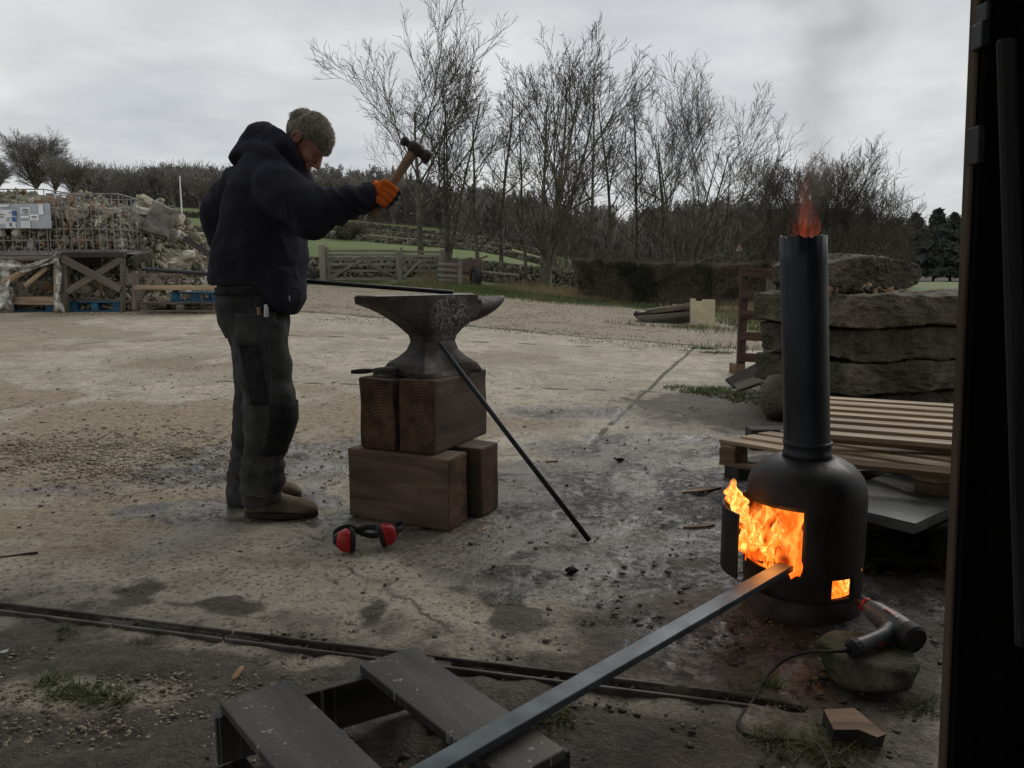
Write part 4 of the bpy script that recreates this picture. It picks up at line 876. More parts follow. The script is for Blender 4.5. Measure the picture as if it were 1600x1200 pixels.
rnd = random.Random(11)
for i, (a, b_, z, h, r_, lx, ly) in enumerate([(-.10, -.06, .13, .20, .050, -.02, -.01), (-.05, -.10, .13, .19, .055, -.01, 0), (.0, -.09, .13, .20, .05, .01, 0), (-.11, .0, .13, .21, .05, -.03, 0), (-.03, -.02, .13, .22, .07, 0, 0), (.04, .03, .13, .22, .07, .02, 0), (-.07, .07, .13, .21, .06, 0, 0), (.02, -.04, .14, .18, .045, 0, -.01), (.08, -.05, .13, .2, .05, 0, 0)]):
    tongue((SCX+a, SCY+b_, z), h, r_*1.15, (lx, ly), i, FM if i % 2 == 0 or i > 6 else FM2, parent=fire)
# curtain of flame behind the tongues
v, f = lathe([(.075, .125), (.118, .16), (.13, .22), (.13, .28), (.125, .33), (.10, .38)], (SCX+.01, SCY+.01, 0), 40); o = wobj('flame_body', v, f, FM2, fire, True); a = o.data.attributes.new('fade', 'FLOAT', 'POINT'); a.data.foreach_set('value', [1.0]*len(v))
# licks that leave the top of the opening beside the door
for i, (px, py, h, r_, lean) in enumerate([(1158, 822, .10, .030, (-.012, -.01)), (1152, 792, .075, .026, (-.02, 0)), (1166, 862, .12, .028, (-.01, -.01)), (1147, 778, .062, .020, (-.008, .0)), (1178, 850, .1, .026, (-.02, -.01))]):
    p = P(px, py, 2.20); tongue(p, h, r_, lean, 60+i, FM if i != 3 else FM, parent=fire)
for i, (px, py, s_) in enumerate([(1300, 934, .020)]):
    pass
# embers under the grate, seen through the vent
M['ember'] = flame_mat('ember', (1.0, .10, .008), (1.0, .22, .02), (1.0, .62, .17), 2.0, 22, -.5, -.4, 0, 1)
vs, fs = lathe([(.0, .146), (.135, .146), (.150, .142), (.151, .10), (.149, .078), (0, .076)], (SCX, SCY, 0), 32); o = wobj('embers', vs, fs, M['ember'], fire); a = o.data.attributes.new('fade', 'FLOAT', 'POINT'); a.data.foreach_set('value', [1.0]*len(vs))
fl_ = bpy.data.lights.new('fire_glow', 'POINT'); fl_.energy = 0.9; fl_.color = (1, .36, .08); fl_.shadow_soft_size = .06; flo = bpy.data.objects.new('fire_glow', fl_); link(flo, Matrix.Translation((SCX-.12, SCY-.12, .25)), fire)
# faint red flame above the pipe
pf = root('pipe_flame', PT, 'faint red flame flickering out of the top of the stove pipe', 'flame')
for i, (dx, dy, h, r_) in enumerate([(-.010, 0, .20, .024), (.010, -.005, .15, .022), (.002, .01, .29, .026), (.0, 0, .10, .020), (-.026, 0, .12, .014), (.024, 0, .13, .014)]):
    tongue(PT+Vector((dx, dy, -.05)), h+.05, r_, (dx*.9, 0), 90+i, FM3, parent=pf, nm='flame_tongue', sharp=1.8)
# smoke
def smoke():
    m, nt, b = newmat('thin_smoke'); N = nt.nodes; L = nt.links; N.remove(b); out = N['Material Output']
    pv = N.new('ShaderNodeVolumePrincipled'); pv.inputs['Color'].default_value = (.60, .52, .46, 1); pv.inputs['Anisotropy'].default_value = .2
    tc = N.new('ShaderNodeTexCoord'); n = N.new('ShaderNodeTexNoise'); n.inputs['Scale'].default_value = 3.6; n.inputs['Detail'].default_value = 4; n.inputs['Distortion'].default_value = .9; L.new(tc.outputs['Object'], n.inputs[0])
    mr = N.new('ShaderNodeMapRange'); mr.inputs[1].default_value = .42; mr.inputs[2].default_value = .68; mr.inputs[3].default_value = 0; mr.inputs[4].default_value = 5.0; L.new(n.outputs[0], mr.inputs[0])
    def mt(op, a, c, cl=False):
        k = N.new('ShaderNodeMath'); k.operation = op; k.use_clamp = cl
        for i, v_ in enumerate((a, c)):
            if isinstance(v_, (int, float)): k.inputs[i].default_value = v_
            else: L.new(v_, k.inputs[i])
        return k.outputs[0]
    sp = N.new('ShaderNodeSeparateXYZ'); L.new(tc.outputs['Object'], sp.inputs[0])
    ax = mt('MULTIPLY', sp.outputs[2], .21); ay = mt('MULTIPLY', sp.outputs[2], .25); rr = mt('ADD', mt('MULTIPLY', sp.outputs[2], .33), .04)
    dx = mt('SUBTRACT', sp.outputs[0], ax); dy = mt('SUBTRACT', sp.outputs[1], ay); q = mt('DIVIDE', mt('ADD', mt('MULTIPLY', dx, dx), mt('MULTIPLY', dy, dy)), mt('MULTIPLY', rr, rr))
    fo = mt('SUBTRACT', 1.0, q, True); L.new(mt('MULTIPLY', mt('MULTIPLY', mr.outputs[0], fo), fo), pv.inputs['Density'])
    L.new(pv.outputs[0], out.inputs['Volume']); m.volume_intersection_method = 'FAST' if hasattr(m, 'volume_intersection_method') else None
    path = [PT+Vector((.17, .25, 1))*t_ for t_ in ()]+[PT+Vector((.21*z, .25*z, z+.04)) for z in (0, .28, .55, .83, 1.1)]
    v, f = tube(smooth_path(path, 4), list(np.interp(range(17), [0, 4, 8, 12, 16], [.06, .15, .24, .33, .42]).tolist() if False else np.interp(range(17), [0, 4, 8, 12, 16], [.06, .15, .24, .33, .42])), 16); o = wobj('smoke', v, f, m, None, True, origin=PT); props(o, 'thin brownish smoke drifting up from the stove pipe into the sky', 'smoke', kind='stuff')
smoke()
# ================================================================== steel bar in the fire
B0 = Vector((.875, 2.19, .176)); B1 = Pz(667, 1208, .172); dB = (B1-B0).normalized(); B1 = B1+dB*.25
def hotbar():
    m, nt, b = newmat('bar_steel_heated'); N = nt.nodes; L = nt.links
    tc = N.new('ShaderNodeTexCoord'); sp = N.new('ShaderNodeSeparateXYZ'); L.new(tc.outputs['Object'], sp.inputs[0])
    n = N.new('ShaderNodeTexNoise'); n.inputs['Scale'].default_value = 14; n.inputs['Detail'].default_value = 5; L.new(tc.outputs['Object'], n.inputs[0])
    r = N.new('ShaderNodeValToRGB'); L.new(n.outputs[0], r.inputs[0]); e = r.color_ramp.elements; e[0].color = (.055, .068, .078, 1); e[1].color = (.12, .14, .155, 1); e[0].position = .35; e[1].position = .65; L.new(r.outputs[0], b.inputs['Base Color'])
    b.inputs['Roughness'].default_value = .42; b.inputs['Metallic'].default_value = .45
    mr = N.new('ShaderNodeMapRange'); mr.inputs[1].default_value = LB/2-.16; mr.inputs[2].default_value = LB/2-.02; mr.inputs[3].default_value = 0; mr.inputs[4].default_value = .5; L.new(sp.outputs[0], mr.inputs[0])
    b.inputs['Emission Color'].default_value = (.9, .08, .01, 1); L.new(mr.outputs[0], b.inputs['Emission Strength']); return m
LB = (B1-B0).length; M['hotbar'] = hotbar()
o = beam('steel_bar', B1, B0, .044, .018, M['hotbar'], b=.0015); props(o, 'long flat blue-grey steel bar with its glowing end in the stove fire', 'steel bar')
# ================================================================== black pallet in the foreground
Zp = .152
c1, c2, c3, c4 = Pz(341, 1093, Zp), Pz(556, 1033, Zp), Pz(651, 1014, Zp), Pz(893, 1178, Zp)
dv_ = (c4-c3).normalized(); du = Vector((-dv_.y, dv_.x, 0))*-1
if du.x < 0: du = -du
du = (c3-c2).normalized(); du2 = (c2-c1).normalized()
M['paint_splat'] = mat('black_painted_board', (0.012, 0.011, 0.010), (0.058, 0.053, 0.046), scale=11, stretch=(.22, 1.2, 1.2), rough=.42, rough2=.62, bump=.7, det=9, c3=(.105, .094, .074), lo=.3, hi=.7)
def splat(m):
    nt = m.node_tree; N = nt.nodes; L = nt.links; b = N['Principled BSDF']; src = b.inputs['Base Color'].links[0].from_socket; tc = [n for n in N if n.type == 'TEX_COORD'][0]
    def sp(scale, thr, col, rr):
        nonlocal src
        mp = N.new('ShaderNodeMapping'); mp.inputs['Scale'].default_value = (1, 1, 0.0); L.new(tc.outputs['Object'], mp.inputs[0])
        nz = N.new('ShaderNodeTexNoise'); nz.inputs['Scale'].default_value = scale*1.5; L.new(mp.outputs[0], nz.inputs[0]); a = N.new('ShaderNodeMixRGB'); a.inputs[0].default_value = .04; L.new(mp.outputs[0], a.inputs[1]); L.new(nz.outputs['Color'], a.inputs[2])
        v = N.new('ShaderNodeTexVoronoi'); v.inputs['Scale'].default_value = scale; L.new(a.outputs[0], v.inputs['Vector']); s_ = N.new('ShaderNodeSeparateColor'); L.new(v.outputs['Color'], s_.inputs[0])
        rad = N.new('ShaderNodeMath'); rad.operation = 'MULTIPLY'; L.new(s_.outputs[0], rad.inputs[0]); rad.inputs[1].default_value = rr
        lt = N.new('ShaderNodeMath'); lt.operation = 'LESS_THAN'; L.new(v.outputs['Distance'], lt.inputs[0]); L.new(rad.outputs[0], lt.inputs[1])
        g = N.new('ShaderNodeMath'); g.operation = 'GREATER_THAN'; L.new(s_.outputs[1], g.inputs[0]); g.inputs[1].default_value = thr; f_ = N.new('ShaderNodeMath'); f_.operation = 'MULTIPLY'; L.new(lt.outputs[0], f_.inputs[0]); L.new(g.outputs[0], f_.inputs[1])
        f2 = N.new('ShaderNodeMath'); f2.operation = 'MULTIPLY'; f2.inputs[1].default_value = .7; L.new(f_.outputs[0], f2.inputs[0])
        mx = N.new('ShaderNodeMixRGB'); L.new(f2.outputs[0], mx.inputs[0]); L.new(src, mx.inputs[1]); mx.inputs[2].default_value = rgba(col); src = mx.outputs[0]
    sp(26, .5, (.24, .23, .20), .34); sp(70, .75, (.4, .4, .37), .30); sp(140, .8, (.35, .34, .31), .3); L.new(src, b.inputs['Base Color'])
splat(M['paint_splat'])
pal = root('black_pallet', (c2.x, c2.y, 0), 'black paint-spattered pallet with two wide boards at the bottom of the view', 'pallet')
dlen = .60
for (L0, R0, w, sd) in [(c1, Pz(453, 1064, Zp), None, 1), (c2, c3, None, 2)]:
    mid = (L0+R0)/2; w = (R0-L0).length; beam('deck_board', mid-Vector((0, 0, .010)), mid+dv_*(dlen if sd == 1 else .51)-Vector((0, 0, .010)), w, .020, M['paint_splat'], pal, b=.002, jit=.0015, seed=sd)
def bear(a, b_, z0, z1, w, nm='bearer'): return beam(nm, Vector((a.x, a.y, (z0+z1)/2)), Vector((b_.x, b_.y, (z0+z1)/2)), w, z1-z0, M['paint_splat'], pal, b=.002)
q1 = c1+dv_*.022-du2*.015; q2 = c3+dv_*.022+du2*.03; bear(q1, q2, .03, .131, .022)
bear(q1+dv_*.47, q2+dv_*.44, .03, .131, .022)
for t_ in (0.03, .97):
    a = q1.lerp(q2, t_); bear(a+dv_*.012, a+dv_*.46, .006, .03, .075, 'foot_board')
# ================================================================== timbers and anvil
ba = R(-25.5); A_ax = Vector((math.cos(ba), math.sin(ba), 0)); B_ax = Vector((-A_ax.y, A_ax.x, 0))
def timber(near, axis, length, other, width, h, z0, label, seed, rot=0):
    """near = near bottom corner; the block runs from it along axis (length) and other (width)"""
    rnd = random.Random(seed); c = Vector((near.x, near.y, 0))+axis*length/2+other*width/2
    bm = bmesh.new(); bmesh.ops.create_cube(bm, size=1)
    for v_ in bm.verts: v_.co = Vector((v_.co.x*length, v_.co.y*width, v_.co.z*h))
    bmesh.ops.bevel(bm, geom=bm.edges[:], offset=.011, segments=2, affect='EDGES', profile=.6)
    bmesh.ops.subdivide_edges(bm, edges=[e for e in bm.edges if e.calc_length() > .08], cuts=7, use_grid_fill=True)
    for v_ in bm.verts:
        p = v_.co; d = .006*n3((p.x*2+seed, p.y*9, p.z*9))+.005*n3((p.x*7+seed, p.y*7, p.z*7+3)); edge = min(length/2-abs(p.x), 1)
        v_.co += Vector((0, 1 if p.y > 0 else -1, .6 if p.z > 0 else 0))*d
    vs = [v_.co.copy() for v_ in bm.verts]; fs = []; mi = []
    for fc in bm.faces: fs.append([v_.index for v_ in fc.verts]); mi.append(1 if abs(fc.normal.x) > .8 else 0)
    me = mesh('timber_block', vs, fs, [M['old_timber'], M['old_timber_end']], False); me.polygons.foreach_set('material_index', mi); bm.free()
    ax = axis.normalized(); T = Matrix(((ax.x, -ax.y, 0, c.x), (ax.y, ax.x, 0, c.y), (0, 0, 1, z0+h/2), (0, 0, 0, 1)))
    o = obj('timber_block', me, None, T); props(o, label, 'timber block', 'timber blocks under the anvil'); return o
n1 = G(702, 832)
timber(n1, -A_ax, .485, B_ax, .150, .292, 0, 'lower front timber block with its broad dark side toward the camera', 1)
n2_ = G(752, 811)
timber(n2_, -A_ax, .46, B_ax, .165, .296, 0, 'lower rear timber block, reddish end showing at the right behind the front one', 2)
n3b = Pz(679, 711, .296)
timber(n3b, B_ax, .455, -A_ax, .165, .296, .294, 'upper right timber block with long grained side facing the stove', 3)
n4 = n3b-A_ax*.182-B_ax*.01
timber(n4, B_ax, .36, -A_ax, .168, .292, .294, 'upper left timber block carrying the wire brush', 4)
ANZ = .592
def scratched():
    m = mat('scratched_anvil_side', (0.030, 0.025, 0.020), (0.095, 0.080, 0.065), scale=22, rough=0.5, rough2=0.75, bump=0.5, metal=0.35, c3=(0.035, 0.024, 0.016), bdist=0.003, fine=110)
    nt = m.node_tree; N = nt.nodes; L = nt.links; b = N['Principled BSDF']; src = b.inputs['Base Color'].links[0].from_socket; tc = [n for n in N if n.type == 'TEX_COORD'][0]
    vd_ = N.new('ShaderNodeVectorMath'); vd_.operation = 'DISTANCE'; L.new(tc.outputs['Object'], vd_.inputs[0]); vd_.inputs[1].default_value = (.05, -.07, .235)
    mr = N.new('ShaderNodeMapRange'); mr.inputs[1].default_value = .13; mr.inputs[2].default_value = .08; L.new(vd_.outputs['Value'], mr.inputs[0])
    n = N.new('ShaderNodeTexNoise'); n.inputs['Scale'].default_value = 26; n.inputs['Detail'].default_value = 5; n.inputs['Distortion'].default_value = 3.0; L.new(tc.outputs['Object'], n.inputs[0])
    a = N.new('ShaderNodeMath'); a.operation = 'SUBTRACT'; L.new(n.outputs[0], a.inputs[0]); a.inputs[1].default_value = .5; ab = N.new('ShaderNodeMath'); ab.operation = 'ABSOLUTE'; L.new(a.outputs[0], ab.inputs[0])
    lt = N.new('ShaderNodeMapRange'); lt.inputs[1].default_value = .035; lt.inputs[2].default_value = .008; L.new(ab.outputs[0], lt.inputs[0]); mm = N.new('ShaderNodeMath'); mm.operation = 'MULTIPLY'; L.new(lt.outputs[0], mm.inputs[0]); L.new(mr.outputs[0], mm.inputs[1])
    mx = N.new('ShaderNodeMixRGB'); L.new(mm.outputs[0], mx.inputs[0]); L.new(src, mx.inputs[1]); mx.inputs[2].default_value = (.42, .40, .37, 1); L.new(mx.outputs[0], b.inputs['Base Color']); return m
M['anvil_side'] = scratched()
def anvil():
    th = R(45); c = Vector((-.335, 3.215, 0)); r = root('anvil', (c.x, c.y, ANZ), 'large old black iron anvil standing on stacked timber blocks', 'anvil', rz=th)
    H = .325
    # body outline stations along z: (z, half length x0, x1, half width)
    st = [(0, -.150, .150, .138), (.018, -.153, .153, .140), (.045, -.140, .140, .124), (.070, -.110, .112, .092), (.10, -.086, .090, .068), (.135, -.076, .084, .056), (.16, -.084, .094, .056), (.185, -.110, .118, .063), (.21, -.14, .158, .067), (.235, -.18, .195, .070), (.258, -.225, .212, .070), (.275, -.268, .212, .069), (.29, -.315, .2, .068), (.298, -.335, .2, .068), (.325, -.338, .2, .068)]
    vs = []; fs = []; nx_ = 17
    for (z, a, b_, w) in st:
        ring = []
        waist = math.exp(-((z-.135)/.06)**2); foot = math.exp(-((z-.03)/.035)**2)
        for side in (-1, 1):
            seq = range(nx_) if side < 0 else range(nx_-1, -1, -1)
            for i in seq:
                t = i/(nx_-1)*2-1; x = (a+b_)/2+(b_-a)/2*t
                y = w*(1-.12*waist*abs(t)**3)
                y *= 1-(.30*foot)*(math.cos(t*math.pi/2)**2)*.9          # feet spread at the corners
                if z > .23 and x < -.18: y *= 1-.10*((-x-.18)/.16)        # heel tapers
                ring.append((x, side*y*-1 if side > 0 else side*y, z))
        # side -1 gives y negative; +1 gives positive
        ring = [(x, (-abs(y) if k < nx_ else abs(y)), z_) for k, (x, y, z_) in enumerate(ring)]
        vs += ring
    k = 2*nx_; n = len(st)
    for i in range(n-1):
        for q in range(k): fs.append((i*k+q, i*k+(q+1) % k, (i+1)*k+(q+1) % k, (i+1)*k+q))
    fs.append(tuple(range(k-1, -1, -1)))
    for i in range(nx_-1): fs.append(((n-1)*k+i, (n-1)*k+i+1, (n-1)*k+k-2-i, (n-1)*k+k-1-i))
    me = mesh('body', vs, fs, M['anvil_side'], False); obj('body', me, r, WM[r.name])
    # end recess (arch under foot) is read from the concave outline; table and horn
    v, f = bevbox(.04, .122, .05, .006); obj('table', mesh('table', v, f, M['cast']), r, WM[r.name] @ Matrix.Translation((.214, 0, .283)))
    path = []; rad = []; ell = []
    for i in range(14):
        t = i/13; rr = .056*(1-t**1.5)**.72+.006; path.append((.185+.235*t, 0, .318-rr*.92)); rad.append(rr); ell.append((.92, 1.08))
    v, f = tube(path, rad, 20, ell=ell, up=(0, 0, 1)); obj('horn', mesh('horn', v, f, M['cast'], True), r, WM[r.name])
    v, f = bevbox(.50, .132, .006, .002); obj('face_plate', mesh('face_plate', v, f, M['face_steel']), r, WM[r.name] @ Matrix.Translation((-.0785, 0, .3275)))
    return r
anv = anvil()
# raised casting marks on the anvil side (worn, illegible swirl of chipped scale)
# wire brush on the upper left timber
def brush():
    a = Pz(562, 579, .605); b_ = Pz(640, 573, .612); a = Vector((-.665, 3.16, .603)); b_ = Vector((-.47, 3.13, .618))
    d = (b_-a); r = root('wire_brush', (a.x, a.y, .588), 'old wire brush with a black handle lying beside the anvil foot', 'brush')
    p = [a.lerp(b_, t) for t in np.linspace(0, 1, 10)]; v, f = tube(p[:5], [.010, .013, .014, .013, .010], 10, ell=[(.8, 1)]*5); wobj('handle', v, f, M['rubber'], r, True)
    v, f = tube(p[4:], [.012, .018, .021, .021, .018, .010], 10, ell=[(.62, 1)]*6); wobj('head', v, f, M['mossy'], r, True)
    g = np.random.default_rng(1); B = Bulk()
    for i in range(420):
        t = g.uniform(.48, .97); q = a.lerp(b_, t)+Vector((0, 1, 0))*g.uniform(-.016, .016); B.add([tuple(q), (q.x+g.normal()*.003, q.y+g.normal()*.003, q.z-.018-g.uniform(0, .004))], [.0006, .0005], 3)
    v, q = B.build(); o = wobj('bristles', v, q, M['galv'], r); props(o, kind='stuff')
brush()
# leaning rod and the rod being worked
a = P(686, 536, 3.06); b_ = G(921, 849); v, f = tube([b_+Vector((0, 0, .008)), a.lerp(b_, .5), a], .0105, 8); o = wobj('steel_rod', v, f, M['dark_metal'], None, True); props(o, 'long black steel rod leaning from the ground against the anvil side', 'rod')
a = Vector((-.245, 3.22, .9285)); b_ = P(404, 434, 3.34); dd = (b_-a).normalized(); e_ = P(222, 420.5, 3.55); v, f = tube([a, b_, b_+(e_-b_)], .0095, 8); o = wobj('steel_rod', v, f, M['dark_metal'], None, True); props(o, 'long thin steel rod held by the man with its end on the anvil face', 'rod')
ROD = (a, b_)
# ================================================================== ear defenders
def muffs():
    g = G(566, 868); r = root('ear_defenders', g, 'red and black ear defenders lying on the wet concrete in front of the anvil blocks', 'ear defenders')
    C1 = Vector((g.x-.045, g.y+.03, .046)); C2 = Vector((g.x+.062, g.y+.065, .050))
    def cup(c, ax, nm):
        ax = Vector(ax).normalized(); M4 = frame(ax, (0, 0, 1), c); k = 28
        def ringset(prof, m, name):
            vs = []; fs = []
            for x, rz_, ry_ in prof:
                for q in range(k):
                    t = 2*math.pi*q/k; cc, ss = math.cos(t), math.sin(t); n_ = (abs(cc)**3+abs(ss)**3)**(-1/3)
                    vs.append(M4 @ Vector((x, ry_*cc*n_*.95, rz_*ss*n_*.95)))
            for i in range(len(prof)-1):
                for q in range(k): fs.append((i*k+q, i*k+(q+1) % k, (i+1)*k+(q+1) % k, (i+1)*k+q))
            fs.append(tuple(range(k-1, -1, -1))); fs.append(tuple((len(prof)-1)*k+q for q in range(k))); return wobj(name, vs, fs, m, r, True)
        ringset([(.004, .040, .031), (.012, .044, .035), (.020, .044, .035), (.030, .040, .031), (.042, .034, .026), (.052, .022, .017), (.055, .010, .008)], M['red_plastic'], 'ear_cup')
        ringset([(-.012, .036, .027), (-.010, .044, .034), (-.003, .047, .037), (.004, .045, .036), (.006, .040, .032)], M['rubber'], 'cushion')
        v, f = tube([M4 @ Vector((.046, 0, -.02)), M4 @ Vector((.060, 0, 0)), M4 @ Vector((.050, 0, .024))], [.006, .008, .006], 8); wobj('arm_pivot', v, f, M['rubber'], r, True)
        return M4 @ Vector((.056, 0, 0))
    a_ = cup(C1, (-1, -.42, .04), 'l'); b2 = cup(C2, (1, .22, .28), 'r')
    pa = smooth_path([a_, a_+Vector((-.015, .045, .018)), C1+Vector((-.03, .10, .016)), Vector((g.x+.01, g.y+.165, .014)), C2+Vector((.055, .09, .02)), b2+Vector((.018, .03, .0)), b2], 6)
    v, f = tube(pa, .0065, 8, ell=[(1.6, .6)]*len(pa)); wobj('headband', v, f, M['rubber'], r, True)
    v, f = tube(smooth_path([C1+Vector((.012, .02, .03)), C1.lerp(C2, .5)+Vector((0, .03, .030)), C2+Vector((-.012, .0, .03))], 5), .008, 8, ell=[(1.4, .6)]*11); wobj('band_pad', v, f, M['rubber'], r, True)
muffs()
# ================================================================== rock, heat gun, split wood
def boulder(name, c, size, seed, m, label, cat='rock', sub=4, rz=0, amp=.22, parent=None, flat_top=None):
    bm = bmesh.new(); bmesh.ops.create_icosphere(bm, subdivisions=sub, radius=1)
    rnd = random.Random(seed); pl = [(Vector((rnd.gauss(0, 1), rnd.gauss(0, 1), rnd.gauss(0, .8))).normalized(), rnd.uniform(.62, .85)) for _ in range(13)]
    for v_ in bm.verts:
        p = v_.co.normalized(); r_ = 1.0
        for nn, dd_ in pl:
            t = p.dot(nn)
            if t > 1e-3: r_ = min(r_, dd_/t)
        q = p*r_; q += p*(amp*.35*n3(q*1.7+Vector((seed, 0, 0)))+amp*.16*n3(q*6+Vector((0, seed, 0)))+amp*.06*n3(q*17))
        if flat_top is not None and q.z > flat_top: q.z = flat_top+(q.z-flat_top)*.15
        v_.co = Vector((q.x*size[0], q.y*size[1], q.z*size[2]))
    vs = [v_.co.copy() for v_ in bm.verts]; fs = [[v_.index for v_ in fc.verts] for fc in bm.faces]; bm.free()
    zmin = min(v_.z for v_ in vs); vs = [v_-Vector((0, 0, zmin)) for v_ in vs]
    o = obj(name, mesh(name, vs, fs, m, True), parent, Matrix.Translation(c) @ Matrix.Rotation(rz, 4, 'Z'))
    if parent is None: props(o, label, cat)
    return o
gr_ = G(1390, 1098); boulder('rock', (gr_.x, gr_.y+.11, -.012), (.150, .125, .058), 5, M['mossy'], 'mossy angular rock in the mud that the heat gun rests on', rz=.3, flat_top=.55)
def heatgun():
    Yh = 1.93; n_ = P(1346, 940, 1.97); t_ = P(1428, 1000, 1.80); h0 = P(1402, 985, 1.84); h1 = P(1336, 1012, 1.76)
    r = root('heat_gun', (t_.x, t_.y, .12), 'grey electric heat gun with red switch and nozzle ring lying on the mossy rock', 'heat gun')
    M['gun_grey'] = mat('gun_plastic', (0.05, 0.055, 0.056), (0.085, 0.09, 0.092), scale=20, rough=.45, bump=.1)
    d = (t_-n_); pts = [n_+d*t for t in (.12, .2, .3, .42, .55, .7, .82, .92)]
    body_, ff = [], []
    parts = [tube(pts, [.019, .024, .029, .031, .034, .036, .036, .034], 20), tube([h0-d.normalized()*.015, h0.lerp(h1, .35), h0.lerp(h1, .7), h1], [.027, .021, .0195, .022], 16, ell=[(1, .85)]*4)]
    v, f, nn = fuse(parts, .0035, 6); wobj('housing', v, f, M['gun_grey'], r, True)
    dn_ = d.normalized()
    v, f = tube([n_-dn_*.006, n_+dn_*.012, n_+dn_*.05], [.0165, .0165, .0175], 20); wobj('nozzle', v, f, M['dark_metal'], r, True)
    v, f = tube([n_+dn_*.014, n_+dn_*.026], [.0205, .0215], 20); wobj('nozzle_ring', v, f, M['red_plastic'], r, True)
    v, f = tube([pts[-1]-dn_*.012, pts[-1]+dn_*.014, pts[-1]+dn_*.022], [.038, .038, .032], 24); wobj('rear_cap', v, f, M['rubber'], r)
    dirh = (h1-h0).normalized(); v, f = tube([h1-dirh*.006, h1+dirh*.012, h1+dirh*.02], [.024, .024, .016], 12, ell=[(1, .9)]*3); wobj('handle_end', v, f, M['rubber'], r)
    sw = h0.lerp(h1, .42)+Vector((-.004, -.016, -.006)); o = beam('switch', sw-dirh*.014, sw+dirh*.014, .012, .010, M['red_plastic'], r, up=(0, -1, .2), b=.002)
    up_ = d.cross(h1-h0).normalized(); up_ = up_ if up_.z > 0 else -up_
    top = pts[4]+Vector((-.004, -.014, .033)); o = beam('label_strip', top-dn_*.024, top+dn_*.024, .012, .002, M['galv'], r, up=(0, -.38, 1), b=.0005)
    o2 = beam('label_print', top-dn_*.018+Vector((0, -.0006, .0016)), top+dn_*.014+Vector((0, -.0006, .0016)), .008, .001, M['red_plastic'], o, up=(0, -.38, 1), b=0)
    for i in range(4):
        q = pts[6]+Vector((-.004, -.012, .0335))+dn_*(.007*i-.006)
        for j in (-1, 1): beam('air_vent', q+Vector((0, j*.006, -.001)), q+Vector((.004, j*.006, -.001)), .004, .003, M['rubber'], r, b=0)
    pth = [h1+dirh*.018, Pz(1300, 1018, .10), Pz(1262, 1019, .075), Pz(1225, 1032, .035), Pz(1196, 1060, .012), Pz(1178, 1092, .008), Pz(1156, 1122, .006), Pz(1158, 1142, .006), Pz(1190, 1154, .006), Pz(1240, 1156, .010), Pz(1275, 1163, .012), Pz(1291, 1185, .012), Pz(1296, 1215, .01), Pz(1290, 1300, .008)]
    v, f = tube(smooth_path(pth, 8), .0042, 8); wobj('power_cable', v, f, M['rubber'], r, True)
    v, f = tube([pth[0]-dirh*.004, pth[0].lerp(pth[1], .6)], [.0085, .0055], 10); wobj('cable_sleeve', v, f, M['rubber'], r, True)
heatgun()
def wedge_wood():
    z = .042; top = [Pz(1287, 1108, z), Pz(1335, 1106, z), Pz(1384, 1147, z-.006), Pz(1371, 1152, z-.004), Pz(1342, 1140, z), Pz(1303, 1140, z)]
    bot = [Vector((p.x+.004*math.sin(i*2), p.y+.006, -.005)) for i, p in enumerate(top)]; n = len(top)
    vs = top+bot; fs = [tuple(range(n-1, -1, -1))[::-1]]+[(i, n+i, n+(i+1) % n, (i+1) % n) for i in range(n)]+[tuple(n+i for i in range(n))]
    m = [M['brown_wood'], M['dark_wood']]; o = wobj('split_wood', vs, fs, m); o.data.polygons.foreach_set('material_index', [0]+[1]*(n+1)); props(o, 'pale-topped wedge of split wood in the mud in front of the mossy rock', 'wood')
wedge_wood()
def chip(px, py, L, w, rz, m, label, t=.008, tilt=.05):
    g = G(px, py); d = Vector((math.cos(rz), math.sin(rz), tilt)); rnd = random.Random(int(px)); n = 7; vs = []; fs = []
    for i in range(n):
        tt = i/(n-1); ww = w*math.sin(math.pi*(tt*.8+.1))*rnd.uniform(.75, 1.2)*.5; c = g+d*(L*(tt-.5))+Vector((0, 0, t*.6+abs(tilt)*L*.5)); s_ = Vector((-d.y, d.x, 0))
        vs += [c-s_*ww, c+s_*ww, c+s_*ww*.8+Vector((0, 0, -t)), c-s_*ww*.8+Vector((0, 0, -t))]
    for i in range(n-1):
        a = i*4; fs += [(a+j, a+(j+1) % 4, a+4+(j+1) % 4, a+4+j) for j in range(4)]
    fs += [(3, 2, 1, 0), tuple((n-1)*4+j for j in range(4))]
    o = wobj('wood_splinter', vs, fs, m); props(o, label, 'splinter'); return o
M['fresh'] = wood('fresh_chip', (0.30, 0.17, 0.10), (0.50, 0.31, 0.19))
chip(372, 1059, .038, .016, 1.2, M['fresh'], 'small fresh orange wood chip on the mud left of the black pallet', tilt=.4)
chip(1097, 768, .20, .035, .25, M['brown_wood'], 'brown splinter of wood on wet ground above the stove door')
chip(1092, 824, .13, .028, .1, M['brown_wood'], 'short brown splinter on wet ground left of the stove door')
chip(634, 828+0, .035, .013, 1.1, M['fresh'], 'pale chip lying just in front of the lower timber block') if False else chip(757, 828, .035, .013, 1.1, M['fresh'], 'pale chip lying right in front of the lower timber blocks')
chip(560, 1003, .07, .008, -.5, M['dark_wood'], 'thin dark stick on the mud behind the black pallet')
chip(806, 905, .09, .008, .3, M['dark_wood'], 'thin dark stick on the concrete in front of the leaning rod')
chip(30, 869, .12, .010, .3, M['dark_wood'], 'dark twig on the ground at the left edge of the view')
chip(712, 998, .014, .006, 1., M['white_paint'], 'tiny white chip on the ground behind the black pallet')
chip(862, 722, .07, .006, 0, M['pale_wood'], 'thin pale sliver on the wet ground right of the timber blocks')
chip(840, 1017, .03, .010, 1.4, M['grey_wood'], 'small grey leaf-like chip beside the drain slot')
